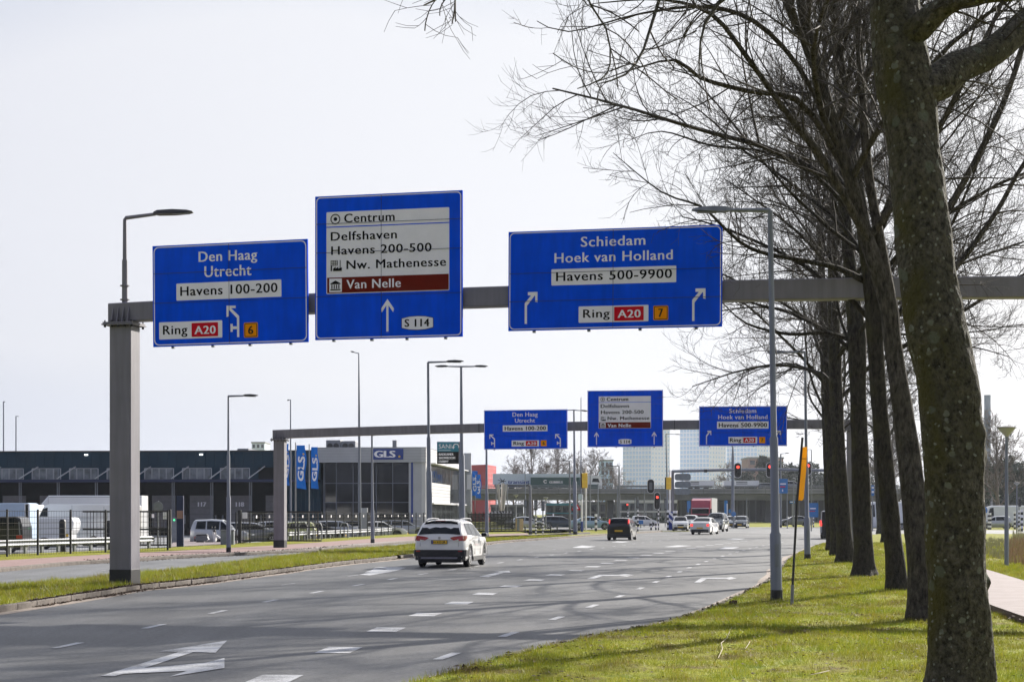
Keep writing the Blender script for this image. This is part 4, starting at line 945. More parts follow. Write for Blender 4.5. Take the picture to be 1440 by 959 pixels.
tree(T4, 45, 4.8, 26, 6.2, 'fourth tree of the row, straight dark trunk with wide foot', ROW, 13, twigr=.0048, extra=ex4, flare=.3)
T5 = [(799, 1191, 25), (700, 1183, 20), (600, 1177, 19), (480, 1174, 17), (350, 1170, 13), (200, 1165, 10), (60, 1160, 5), (0, 1158, 2)]
tree(T5, 56, 5.0, 30, 6.8, 'fifth tree of the row, behind the wide-footed one', ROW, 14, twigr=.0055, density=.8, flare=.3)
T6 = [(787, 1177, 17), (700, 1171, 14), (600, 1166, 12), (450, 1160, 9), (300, 1152, 6), (190, 1150, 2)]
tree(T6, 66, 4.4, 30, 7.0, 'sixth tree of the row, thin trunk next to the black van', ROW, 15, twigr=.0062, density=.68, flare=.25)
T7 = [(779, 1168, 12), (650, 1163, 10), (500, 1156, 7), (350, 1152, 4), (280, 1150, 2)]
tree(T7, 76, 4.6, 20, 6.0, 'seventh tree of the row, farthest thin trunk', ROW, 16, twigr=.0075, density=.58)
T8 = [(753, 1239, 12), (700, 1236, 9), (620, 1231, 7), (540, 1228, 4), (480, 1226, 2)]
tree(T8, 138, 4.5, 14, 7.0, 'slender tree standing apart far beyond the verge', None, 17, twigr=.018, density=.5, twm=M['twig'])
tree([(770, 1150, 10), (650, 1147, 8), (500, 1143, 5), (380, 1140, 2)], 92, 4.5, 20, 6.5, 'eighth tree of the row, its thin stem left of the black van', ROW, 18, twigr=.011, density=.8) if False else None
tree([(764, 1186, 11), (650, 1183, 9), (500, 1180, 6), (360, 1178, 2)], 100, 5, 24, 7.0, 'tree seen between the fifth and fourth trunk, further down the verge', ROW, 19, twigr=.009, density=.45)
tree([(766, 1246, 12), (650, 1240, 9), (500, 1236, 6), (340, 1232, 2)], 96, 5, 24, 7.0, 'tree seen between the fourth and third trunk, further down the verge', ROW, 20, twigr=.009, density=.45)
# trees in the distance: bare ones behind the viaduct and dark evergreens
def far_tree(px, d, base_y, top_y, spreadm, label, seed, m=None, group=None, nl=20, stems=3):
    rg = np.random.RandomState(seed); b = at(px, d, z=0); root = thing('bare_tree', label, 'tree', b, 0, group)
    hz = H-(top_y-YH)*d/F; tp = [(0, 0, 0), (0.1, 0, hz*.2), (-.1, 0, hz*.5), (0, 0, hz*.95)]; tr = [.35, .28, .16, .03]
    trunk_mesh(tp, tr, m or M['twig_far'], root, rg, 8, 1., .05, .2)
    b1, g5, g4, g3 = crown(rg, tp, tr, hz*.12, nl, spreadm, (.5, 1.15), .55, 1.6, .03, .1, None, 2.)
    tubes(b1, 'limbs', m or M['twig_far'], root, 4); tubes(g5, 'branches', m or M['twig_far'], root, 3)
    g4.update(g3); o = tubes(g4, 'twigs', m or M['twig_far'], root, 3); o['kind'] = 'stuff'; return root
FB = 'bare trees behind the viaduct'
for i, (px, d, ty, sp, lab) in enumerate([(748, 390, 629, 11, 'broad bare tree behind the pale trailer on the viaduct'), (722, 420, 655, 8, 'low bare tree at the left end behind the pale trailer'), (784, 400, 636, 9, 'bare tree above the middle of the green container truck'),
        (812, 410, 645, 8, 'bare tree just right of the broad bare tree, above the green truck'), (838, 390, 646, 9, 'bare tree above the white lorry cab'), (866, 430, 664, 8, 'low bare tree left of the first glass tower'),
        (1402, 230, 598, 8, 'bare tree in front of the tall chimney'), (1024, 420, 655, 6, 'small bare tree between the second and third glass tower'), (1256, 230, 570, 10, 'bare tree glimpsed between the row trunks')]):
    far_tree(px, d, 0, ty, sp, lab, 40+i, group=FB if i < 6 else None)
def evergreen(px, d, top_y, wm, label, seed, group=None, col='evergreen', base_z=0):
    rg = np.random.RandomState(seed); b = at(px, d, z=base_z); hz = H-(top_y-YH)*d/F-base_z; root = thing('evergreen_tree', label, 'tree', b, 0, group)
    mb = MB(); mb.tube([(0, 0, 0), (0, 0, hz*.5), (0.2, 0, hz*.9)], [.4, .3, .1], 7); mb.build('trunk', M['bark2'], root)
    # clumps of small leaf faces on an uneven volume
    nb = 46; C = []; 
    for _ in range(nb):
        f = rg.uniform(.22, 1); r = wm*(1-f**2.2*.72)*sqrt(rg.uniform(0, 1)); a = rg.uniform(0, 2*pi); C.append((r*cos(a), r*sin(a)*.8, hz*f*.96, rg.uniform(.10, .2)*wm+.4))
    C = np.array(C); n = 130*nb; k = rg.randint(0, nb, n); v = rg.normal(0, 1, (n, 3)); v /= np.linalg.norm(v, axis=1, keepdims=True)
    c = C[k, :3]+v*C[k, 3:4]*rg.uniform(.6, 1.15, (n, 1)); s = rg.uniform(.12, .3, (n, 1, 1)); T = c[:, None, :]+rg.normal(0, 1, (n, 3, 3))*s
    bulk('crown', T.reshape(-1, 3), np.arange(3*n).reshape(-1, 3), M[col], root); return root
EV = 'dark evergreen trees beyond the viaduct'
for i, (px, d, ty, w, lab) in enumerate([(1088, 420, 649, 6, 'dusky evergreen above the blue sign on the viaduct'), (1075, 430, 641, 3.4, 'pointed evergreen beside the pink-brown building'), (1110, 430, 656, 7, 'round evergreen above the grey car on the viaduct'), (1140, 420, 655, 8, 'evergreen left of the row trunks'), (1162, 440, 660, 7, 'evergreen close behind the row trunks'),
        (1044, 440, 664, 7, 'low evergreen above the right white container'), (1412, 300, 648, 7, 'large evergreen right of the chimney'), (1442, 300, 655, 7, 'evergreen farthest right, beyond the reeds'), (1392, 330, 662, 5, 'smaller evergreen at the foot of the chimney'), (1220, 420, 655, 9, 'evergreen glimpsed between the fourth and third trunk')]):
    evergreen(px, d, ty, w, lab, 60+i, EV)
# ------------------------------------------------------------------ vehicles
class Car:
    """car body from side profiles; local y forward, x right, z up, origin on the ground at the centre"""
    def __init__(s, L, W, top, belt, wb=None, fo=None, rw=.33, zb=.22, tumble=.30, taper=.10, crown=.03, tw=.21):
        s.L, s.W = L, W; s.top = top; s.belt = belt; s.rw = rw; s.zb0 = zb; s.tu = tumble; s.ta = taper; s.cr = crown; s.tw = tw
        fo = fo or (L-(wb or L*.6))*.47; s.yf = L/2-fo; s.yr = s.yf-(wb or L*.6)
    def T(s, y): return float(np.interp(y+s.L/2, [p[0] for p in s.top], [p[1] for p in s.top]))
    def B(s, y): return min(s.T(y), float(np.interp(y+s.L/2, [p[0] for p in s.belt], [p[1] for p in s.belt])))
    def hw(s, y):
        a = (y+s.L/2); b = s.L/2-y
        k = 1-s.ta*math.exp(-a/.16)*1.0-s.ta*1.5*math.exp(-b/.28)
        return s.W/2*k
    def zb(s, y):
        z = s.zb0
        for yc in (s.yr, s.yf):
            ra = s.rw+.055; dy = abs(y-yc)
            if dy < ra: z = max(z, s.rw+sqrt(ra*ra-dy*dy)*.98)
        e = min(y+s.L/2, s.L/2-y)
        if e < .35: z = max(z, s.zb0+.10*(1-e/.35)**2)
        return z
    def sec(s, y):
        h, zb, b, t = s.hw(y), s.zb(y), s.B(y), s.T(y); r = t-b
        x5 = h*.95-s.tu*r-.015
        return [(h*.93, zb), (h*.985, zb+(b-zb)*.12), (h*1.0, zb+(b-zb)*.55), (h*.985, zb+(b-zb)*.86), (h*.95, b), (x5, b+r*.92), (x5-.11, t), (x5*.5, t+s.cr*.75), (0, t+s.cr)]
    def body(s, m, root, name='body'):
        ys = set(np.linspace(-s.L/2, s.L/2, 56).tolist())
        for x, _ in s.top+s.belt: ys.add(x-s.L/2)
        for yc in (s.yr, s.yf):
            ra = s.rw+.055
            for k in range(-8, 9): ys.add(yc+ra*sin(k/8*pi/2))
        ys = sorted(y for y in ys if -s.L/2 <= y <= s.L/2)
        yy = [ys[0]]
        for y in ys[1:]:
            if y-yy[-1] > .012: yy.append(y)
        V = []; n = 0
        for y in yy:
            c = s.sec(y); ring = [(x, y, z) for x, z in c]+[(-x, y, z) for x, z in c[-2::-1]]; n = len(ring); V += ring
        mb = MB(); F_ = []
        for i in range(len(yy)-1):
            for k in range(n-1): F_.append((i*n+k, i*n+k+1, (i+1)*n+k+1, (i+1)*n+k))
            F_.append((i*n+n-1, i*n, (i+1)*n, (i+1)*n+n-1))
        F_ += [tuple(range(n)), tuple((len(yy)-1)*n+k for k in range(n-1, -1, -1))]
        mb.add(V, F_); return mb.build(name, m, root, smooth=True, angle=32)
    def P(s, y, f, side, off=.008):
        c = s.sec(y); (x4, z4), (x5, z5) = c[4], c[5]
        return Vector((side*(x4+(x5-x4)*f+off), y, z4+(z5-z4)*f+off*.3))
    def swin(s, m, root, a0, b0, a1, b1, f0=.10, f1=.92, name='side_window', sides=(-1, 1)):
        # a0..b0 along the sill, a1..b1 along the roof edge, metres from the tail
        for sd_ in sides:
            mb = MB(); n = 10; A = []; B_ = []
            for i in range(n+1):
                t = i/n; ya = a0+(b0-a0)*t-s.L/2; yb = a1+(b1-a1)*t-s.L/2
                A.append(s.P(ya, f0, sd_)); B_.append(s.P(yb, f1, sd_))
            mb.strip(A, B_); mb.build(name, m, root, smooth=True)
    def topwin(s, m, root, q0, q1, w0=.86, w1=.86, name='rear_window', off=.012):
        """glass on the sloping top between (dist from tail, z) q0 (lower) and q1 (upper)"""
        d = Vector((0, q1[0]-q0[0], q1[1]-q0[1])); nrm = Vector((0, -d.z, d.y)).normalized()
        if nrm.z < 0: nrm = -nrm
        mb = MB(); A = []; B_ = []
        def hwid(y): c = s.sec(max(-s.L/2+.02, min(s.L/2-.02, y))); return c[6][0]+.07
        y0, y1 = q0[0]-s.L/2, q1[0]-s.L/2; n = 8
        for i in range(n+1):
            u = -1+2*i/n
            A.append(Vector((u*hwid(y0)*w0, y0, q0[1]+s.cr*(1-u*u)))+nrm*off); B_.append(Vector((u*hwid(y1)*w1, y1, q1[1]+s.cr*(1-u*u)))+nrm*off)
        M_ = [a.lerp(b, .5)+nrm*.012 for a, b in zip(A, B_)]
        mb.strip(A, M_); mb.strip(M_, B_); return mb.build(name, m, root, smooth=True)
    def wheels(s, root, rim=True):
        for yc in (s.yr, s.yf):
            for sd_ in (-1, 1):
                mb = MB(); r, t = s.rw, s.tw; x0 = sd_*(s.W/2-.02)
                pr_ = [(r*.62, 0), (r*.86, .01), (r*.97, .03), (r, .06), (r, t-.06), (r*.97, t-.03), (r*.86, t)]
                mb.lathe([(a, -sd_*b) for a, b in pr_], (x0, yc, r), 'X', 22); w = mb.build('wheel', M['rubber'], root, smooth=True)
                if rim:
                    mb = MB(); mb.lathe([(r*.66, -sd_*.035), (r*.66, sd_*.004), (r*.60, sd_*.006), (r*.58, -sd_*.02)], (x0, yc, r), 'X', 22)
                    for k in range(5):
                        a = 2*pi*k/5+.3; c = Vector((x0-sd_*.004, yc+cos(a)*r*.34, r+sin(a)*r*.34)); mb.box(c, (.014, r*.60, r*.15), rx=a)
                    mb.lathe([(r*.14, -sd_*.01), (r*.12, sd_*.012)], (x0, yc, r), 'X', 10)
                    mb.build('rim', M['alloy'], w, smooth=True)
    def under(s, root):
        mb = MB(); mb.b2((-s.W*.40, -s.L/2+.12, .17), (s.W*.40, s.L/2-.15, .50)); 
        for yc in (s.yr, s.yf): mb.b2((-s.W*.43, yc-s.rw-.05, .25), (s.W*.43, yc+s.rw+.05, s.rw*2+.04))
        mb.build('underbody', M['black'], root)
def rear_patch(pts, y, m, root, name, car, off=.012, th=.03):
    """a lamp or trim piece on the tail: polygon in (x, z), wrapped to the tail's plan curve"""
    for sd_ in (-1, 1):
        mb = MB(); P = [Vector((sd_*x, -car.L/2+y(abs(x)) if callable(y) else -car.L/2+y, z)) for x, z in pts]
        mb.prism([p-Vector((0, off, 0)) for p in P], (0, th, 0)); mb.build(name, m, root)
def carlike(name, label, cat, loc, rz, car, paint_, wins, glassm=None, group=None, rear=None, front=None, lamps=True, tails=True, brake=False, mirrors=True, plate=True, platez=.55, rim=True):
    root = thing(name, label, cat, loc, rz, group); gm = glassm or M['glass']
    car.body(paint_, root); car.wheels(root, rim); car.under(root)
    for w in wins: car.swin(gm, root, *w)
    if rear: car.topwin(gm, root, *rear, name='rear_window')
    if front: car.topwin(gm, root, *front, name='windscreen')
    L2_ = car.L/2; zb_ = car.B(-L2_+.02)
    if lamps:
        hw_ = car.hw(-L2_)
        for sd_ in (-1, 1):
            if tails: mb = MB(); mb.bevbox((sd_*(hw_*.86), -L2_+.012, zb_-.16), (hw_*.26, .05, .20), .012); mb.build('tail_lamp', M['braked'] if brake else M['lampred'], root)
            hf = car.hw(L2_); zf = car.B(L2_-.1); mb = MB(); mb.bevbox((sd_*(hf*.80), L2_-.012, zf-.14), (hf*.36, .06, .15), .015); mb.build('headlamp', M['lampwhite'], root)
        mb = MB(); mb.bevbox((0, L2_-.002, car.B(L2_-.1)-.15), (hf*.9, .03, .14), .01); mb.build('grille', M['black'], root)
        mb = MB(); mb.bevbox((0, -L2_-.0, .34), (hw_*1.86, .05, .20), .012); mb.build('rear_bumper_trim', M['black'], root)
        mb = MB(); mb.bevbox((0, L2_, .34), (hf*1.86, .05, .16), .012); mb.build('front_bumper_trim', M['black'], root)
    if plate:
        for yy in (-L2_-.034, L2_+.034): mb = MB(); mb.bevbox((0, yy, platez if yy < 0 else .42), (.52, .012, .11), .003); mb.build('number_plate', M['plate'], root)
    if mirrors:
        ym = -car.L/2+wins[0][1] if wins else 0
        for sd_ in (-1, 1): mb = MB(); mb.bevbox((sd_*(car.W/2+.10), ym+.0, car.B(ym)+.06), (.20, .10, .14), .03); mb.build('mirror', paint_, root)
    return root
# profile sets: distance from the tail, height
def suv(): return Car(4.38, 1.81, [(0, 1.04), (.03, 1.12), (.24, 1.42), (.42, 1.535), (.9, 1.585), (1.7, 1.595), (2.4, 1.555), (3.25, 1.06), (3.9, .97), (4.25, .82), (4.38, .70)],
                      [(0, 1.06), (.5, 1.06), (2.4, 1.0), (3.3, .99), (4.38, .95)], 2.65, .84, .345, .24, .40, .11, .035)
def hatch(): return Car(3.44, 1.63, [(0, .92), (.10, 1.08), (.22, 1.36), (.34, 1.43), (.8, 1.465), (1.6, 1.46), (2.0, 1.40), (2.75, .98), (3.2, .86), (3.44, .68)],
                        [(0, .96), (1.6, .90), (2.8, .94), (3.44, .9)], 2.34, .70, .29, .20, .26, .09, .02)
def sedan(): return Car(4.62, 1.80, [(0, .92), (.05, .99), (.55, 1.05), (.72, 1.08), (1.45, 1.38), (1.9, 1.43), (2.4, 1.42), (2.75, 1.37), (3.5, .99), (4.2, .86), (4.62, .62)],
                        [(0, .96), (.6, .99), (2.2, .93), (3.5, .95), (4.62, .9)], 2.81, .80, .33, .20, .36, .12, .02)
def estate(): return Car(4.6, 1.78, [(0, .92), (.05, 1.0), (.30, 1.34), (.45, 1.43), (1.5, 1.47), (2.4, 1.44), (2.75, 1.38), (3.5, .99), (4.2, .86), (4.6, .64)],
                         [(0, .98), (2.2, .93), (3.5, .95), (4.6, .9)], 2.75, .82, .32, .20, .34, .12, .02)
def van(L=5.6, Wd=2.0, Hh=2.45): return Car(L, Wd, [(0, Hh-.12), (.06, Hh-.02), (.3, Hh), (L-2.0, Hh), (L-1.55, Hh-.12), (L-.85, 1.30), (L-.2, 1.08), (L-.02, .80), (L, .7)],
                         [(0, 1.25), (L-2, 1.25), (L-.9, 1.15), (L, 1.1)], L*.62, .95, .35, .26, .07, .05, .03)
def mpv(): return Car(4.15, 1.75, [(0, 1.05), (.05, 1.2), (.20, 1.62), (.35, 1.76), (1.5, 1.80), (2.3, 1.76), (3.1, 1.12), (3.8, .98), (4.15, .78)],
                      [(0, 1.06), (2.2, 1.0), (3.2, 1.02), (4.15, 1.0)], 2.7, .80, .31, .20, .16, .08, .02)
# --- the white car in the left lane (largest vehicle)
def head(deg): return -radians(deg)
q = G(622, 797.0); th = 9.6
c = suv(); hdg = Vector((sin(radians(th)), cos(radians(th)), 0))
rear_axle = Vector((q.x, q.y+.1, 0)); ctr = rear_axle-hdg*c.yr
root = thing('white_car', 'white crossover car with roof rails driving in the left lane, seen from behind', 'car', ctr+Vector((.07, 0, 0)), head(th)); root.scale = (.965,)*3
c.body(M['carwhite'], root); c.wheels(root); c.under(root)
c.swin(M['glass'], root, .62, 1.42, .80, 1.46, .10, .88); c.swin(M['glass'], root, 1.48, 2.32, 1.52, 2.28, .08, .88); c.swin(M['glass'], root, 2.38, 3.12, 2.34, 2.66, .08, .88)
# black window surround and rear screen
c.topwin(M['glass'], root, (.02, 1.10), (.37, 1.525), 1.02, .88, 'rear_window'); c.topwin(M['glass'], root, (3.18, 1.10), (2.5, 1.50), .95, .84, 'windscreen')
mb = MB(); mb.bevbox((0, -c.L/2+.33, 1.575), (1.10, .24, .022), .012); sp = mb.build('roof_spoiler', M['carwhite'], root)
mb = MB(); mb.bevbox((0, -c.L/2+.205, 1.574), (.34, .012, .016), .004); mb.build('high_brake_lamp', M['lampred'], sp)
for sd_ in (-1, 1):
    mb = MB(); mb.tube([(sd_*.56, -1.6, 1.58), (sd_*.57, -1.45, 1.625), (sd_*.575, -.6, 1.655), (sd_*.57, .3, 1.64), (sd_*.56, .5, 1.585)], [.018, .02, .02, .02, .018], 6); mb.build('roof_rail', M['alloy'], root, smooth=True)
    # wide tail lamps wrapping onto the wings
    yv = -c.L/2; hx = c.hw(yv)
    mb = MB(); mb.prism([(sd_*.36, yv-.022, 1.005), (sd_*.50, yv-.022, 1.045), (sd_*.70, yv-.020, 1.070), (sd_*.80, yv+.002, 1.075), (sd_*.81, yv+.002, 0.910), (sd_*.66, yv-.02, 0.900), (sd_*.48, yv-.022, 0.920)], (0, .05, 0)); tl = mb.build('tail_lamp', M['lampred'], root)
    mb = MB(); mb.prism([(sd_*.50, yv-.030, .92), (sd_*.66, yv-.028, .95), (sd_*.66, yv-.028, .90), (sd_*.52, yv-.030, .895)], (0, .02, 0)); mb.build('lamp_lens', M['lampwhite'], tl)
    mb = MB(); mb.strip([(sd_*(c.hw(yv+t)*1.0+.012), yv+t, 1.075) for t in (0, .08, .16, .26)], [(sd_*(c.hw(yv+t)*1.0+.014), yv+t, z) for t, z in ((0, .90), (.08, .90), (.16, .93), (.26, 1.0))]); mb.build('wing_lamp', M['lampred'], tl)
    # black wheel-arch cladding
    for yc in (c.yr, c.yf):
        mb = MB(); n = 14; A = []; B_ = []
        for k in range(n+1):
            a = pi*k/n*1.06-.09; r0, r1 = c.rw+.05, c.rw+.115; xx = c.W/2+.006
            A.append((sd_*(xx-.005), yc-cos(a)*r0, max(.24, c.rw+sin(a)*r0))); B_.append((sd_*(xx-.004), yc-cos(a)*r1, max(.24, c.rw+sin(a)*r1)))
        mb.strip(A, B_); mb.build('arch_cladding', M['black'], root)
    mb = MB(); mb.b2((sd_*(c.W/2-.03), c.yr+.42, .22), (sd_*(c.W/2+.008), c.yf-.42, .36)); mb.build('sill_cladding', M['black'], root)
    mb = MB(); mb.bevbox((sd_*(c.W/2+.11), .60, 1.07), (.22, .11, .16), .035); mr = mb.build('mirror', M['carwhite'], root)
    mb = MB(); mb.bevbox((sd_*(c.W/2+.11), .539, 1.075), (.18, .012, .12), .02); mb.build('mirror_glass', M['glass'], mr)
    for yy in (-.78, .18): mb = MB(); mb.tube([(sd_*(c.W/2-.006), yy, .90), (sd_*(c.W/2+.022), yy+.03, .90), (sd_*(c.W/2+.022), yy+.13, .90), (sd_*(c.W/2-.006), yy+.16, .90)], .012, 6); mb.build('door_handle', M['carwhite'], root, smooth=True)
    for yy in (-.56, .42, 1.36): mb = MB(); mb.b2((sd_*(c.W/2-.02), yy-.004, .42), (sd_*(c.W/2+.002), yy+.004, .86)); mb.build('door_gap', M['black'], root)
# black bumper with rounded corners, tailgate details
def plan(half, y0, y1, z0, z1, r, name, m, par=root):
    pts = [(-half, y1), (-half, y0+r), (-half+r*.35, y0+r*.3), (-half+r*1.2, y0), (half-r*1.2, y0), (half-r*.35, y0+r*.3), (half, y0+r), (half, y1)]
    mb = MB(); mb.prism([(x, y, z0) for x, y in pts], (0, 0, z1-z0)); return mb.build(name, m, par)
yv = -c.L/2
plan(.905, yv-.055, yv+.42, .38, .60, .16, 'rear_bumper', M['black']); plan(.86, yv-.03, yv+.40, .25, .377, .16, 'rear_diffuser', M['black'])
mb = MB(); mb.b2((-.62, yv-.062, .30), (.62, yv-.028, .36)); mb.build('skid_plate', M['steel'], root)
plan(.80, yv-.04, yv+.2, .603, .72, .14, 'bumper_step', M['carwhite'])
for sd_ in (-1, 1): mb = MB(); mb.bevbox((sd_*.72, yv-.056, .56), (.14, .01, .04), .004); mb.build('reflector', M['lampred'], root)
mb = MB(); mb.bevbox((.0, yv-.026, .86), (.56, .02, .13), .006); pb = mb.build('plate_holder', M['black'], root)
mb = MB(); mb.bevbox((.0, yv-.041, .86), (.52, .01, .11), .004); npl = mb.build('number_plate', M['plate'], root)
mb = MB(); mb.bevbox((-.235, yv-.047, .86), (.045, .006, .108), .001); mb.build('plate_band', M['glsdark'], npl)
lettering('H 523 JR', -.20, .83, .065, .42, M['signblack'], npl, y=yv-.05, bold=.03)
mb = MB(); mb.lathe([(.045, 0), (.045, .012), (.03, .018)], (0, yv-.03, 1.0), 'Y', 16); mb.build('emblem', M['alloy'], root)
mb = MB(); mb.b2((-.42, yv-.025, .935), (.42, yv-.0, .955)); mb.build('tailgate_trim', M['carwhite'], root)
for x0 in (-.66, .66): mb = MB(); mb.b2((x0-.003, yv-.012, .70), (x0+.003, yv+.01, .85)); mb.build('tailgate_gap', M['black'], root)
mb = MB(); mb.tube([(0, yv+.21, 1.36-.15), (.18, yv+.16, 1.19), (.30, yv+.10, 1.12)], .008, 5); mb.build('rear_wiper', M['black'], root)
mb = MB(); mb.tube([(0, -1.3, 1.59), (0, -1.42, 1.70)], [.015, .006], 6); mb.build('aerial', M['black'], root)

def facing(px, py, th, car, end='rear', z=0.):
    """place so the near end touches the ground line seen at (px, py)"""
    q = G(px, py, z); h = Vector((sin(radians(th)), cos(radians(th)), 0))
    k = -1 if end == 'rear' else 1
    return Vector((q.x, q.y, z)) + h*(car.L/2*1.0 if end == 'rear' else -car.L/2)
# --- small black hatchback ahead
c = hatch(); loc = facing(870, 759.5, 12, c)
r = carlike('black_hatchback', 'small black hatchback with brake lights on, driving ahead towards the crossing', 'car', loc, head(12), c, M['carblack'], [(1.9, 2.62, 1.85, 2.1), (.42, 1.80, .5, 1.78)], rear=((.115, 1.10), (.235, 1.385), .95, .86), front=((2.68, 1.03), (2.05, 1.40), .9, .85), brake=False, platez=.62, tails=False)
for sd_ in (-1, 1):
    mb = MB(); mb.prism([(sd_*.60, -c.L/2+.07, 1.02), (sd_*.70, -c.L/2+.09, 1.02), (sd_*.66, -c.L/2+.22, 1.36), (sd_*.60, -c.L/2+.22, 1.36)], (0, .05, 0)); mb.build('brake_lamp', M['braked'], r)
# --- white saloon
c = sedan(); loc = facing(984, 751.5, 17, c)
r = carlike('white_saloon', 'silver-white saloon with red tail lamps in the right lanes near the crossing', 'car', loc, head(17), c, M['carwhite'], [(2.25, 3.32, 2.3, 2.75), (1.0, 2.18, 1.35, 2.2)], rear=((.78, 1.10), (1.42, 1.36), .92, .86), front=((3.45, 1.01), (2.8, 1.36), .9, .85), brake=True)
# --- oncoming
c = suv(); h2 = Vector((sin(radians(196)), cos(radians(196)), 0))
def onc(name, label, px, py, th, car, paint_, wins, **k):
    q = G(px, py); h = Vector((sin(radians(th)), cos(radians(th)), 0)); return carlike(name, label, 'car', q-h*car.L/2, head(th), car, paint_, wins, **k)
W3 = [(2.38, 3.12, 2.34, 2.66), (1.48, 2.32, 1.52, 2.28), (.62, 1.42, .80, 1.46)]
onc('white_suv', 'white off-road car waiting at the crossing left of the white saloon', 969, 745.5, 190, suv(), M['carwhite'], W3, front=((3.18, 1.10), (2.5, 1.50), .95, .84), rear=((.06, 1.16), (.33, 1.48), .93, .8))
r = onc('dark_pickup', 'dark blue off-road car coming round behind the white saloon', 1003, 747.5, 195, suv(), M['cardark'], W3, front=((3.18, 1.10), (2.5, 1.50), .95, .84), rear=((.06, 1.16), (.33, 1.48), .93, .8)); r.scale = (1.08, 1.08, 1.14)
EW = [(2.3, 3.3, 2.3, 2.75), (1.3, 2.22, 1.35, 2.22), (.45, 1.22, .6, 1.25)]
onc('silver_car', 'silver car queueing between the dark off-road car and the round blue sign', 1027, 742.3, 188, estate(), M['silver'], EW, front=((3.45, 1.01), (2.8, 1.36), .9, .85))
onc('dark_estate', 'dark blue car at the right end of the oncoming queue', 1040, 742.5, 192, estate(), M['cardark'], EW, front=((3.45, 1.01), (2.8, 1.36), .9, .85))
onc('white_car', 'white small car half hidden behind the striped bollard', 957, 746.8, 185, hatch(), M['carwhite'], [(1.9, 2.62, 1.85, 2.1), (.42, 1.80, .5, 1.78)], front=((2.68, 1.03), (2.05, 1.40), .9, .85))
# --- black van with glazed tail door, right behind the tree trunks
c = van(4.6, 1.9, 1.95); c.B = lambda y: min(c.T(y), 1.15); q = facing(1172, 757.5, 14, c)
r = carlike('black_van', 'black van with silver edge driving off behind the row of trunks', 'van', q, head(14), c, M['silver'], [(2.4, 3.7, 2.4, 3.1)], brake=True, plate=True)
mb = MB(); mb.bevbox((.03, -2.33, 1.10), (1.62, .05, 1.60), .02); pn_ = mb.build('tailgate', M['carblack'], r); mb = MB(); mb.bevbox((.05, -2.36, 1.5), (1.3, .02, .5), .02); mb.build('tailgate_window', M['glass'], pn_)
for sd_ in (-1, 1): mb = MB(); mb.bevbox((sd_*.88, -2.34, 1.1), (.12, .06, .36), .01); mb.build('brake_lamp', M['braked'], r)
# --- cars passing on the crossing street, left to right
def side(name, label, px, py, rightward, car, paint_, wins, z=0., scale=1., tilt=0, **k):
    q = G(px, py, z); r = carlike(name, label, 'car', q+Vector((0, car.W/2, 0)), (-pi/2 if rightward else pi/2)+tilt, car, paint_, wins, **k)
    if scale != 1: r.scale = (scale,)*3
    return r
side('silver_car', 'silver car crossing behind the beige cabinet at the dark slat fence', 739, 744.5, True, sedan(), M['silver'], [(2.25, 3.32, 2.3, 2.75), (1.0, 2.18, 1.35, 2.2)], front=((3.45, 1.01), (2.8, 1.36), .9, .85))
side('dark_car', 'dark teal estate car crossing left of the triangular warning sign', 787, 743.5, True, estate(), M['cardark'], EW, front=((3.45, 1.01), (2.8, 1.36), .9, .85), rear=((.08, 1.02), (.28, 1.3), .9, .86))
side('light_blue_car', 'pale blue hatchback crossing right of the triangular warning sign', 831, 744.5, True, sedan(), M['carlblue'], [(2.25, 3.32, 2.3, 2.75), (1.0, 2.18, 1.35, 2.2)], front=((3.45, 1.01), (2.8, 1.36), .9, .85))
side('silver_car', 'silver car in front of the large white van at the far right', 1402, 743.5, False, hatch(), M['silver'], [(1.9, 2.62, 1.85, 2.1), (.42, 1.80, .5, 1.78)], front=((2.68, 1.03), (2.05, 1.40), .9, .85))
side('white_van', 'large white van on the crossing street at the far right', 1411, 741.5, False, van(6.4, 2.0, 2.75), M['white'], [(4.35, 5.25, 4.4, 4.85)])
side('white_car', 'white hatchback far off behind the keep-left signs', 906, 740.5, True, hatch(), M['carwhite'], [(1.9, 2.62, 1.85, 2.1), (.42, 1.80, .5, 1.78)])
side('grey_car', 'dark grey car passing far behind the near lamp post', 1120, 739.5, False, sedan(), M['cargrey'], [(2.25, 3.32, 2.3, 2.75), (1.0, 2.18, 1.35, 2.2)])
side('white_van', 'white box van glimpsed between the row trunks', 1246, 745, False, van(6.4, 2.1, 3.0), M['white'], [(4.35, 5.25, 4.4, 4.85)])
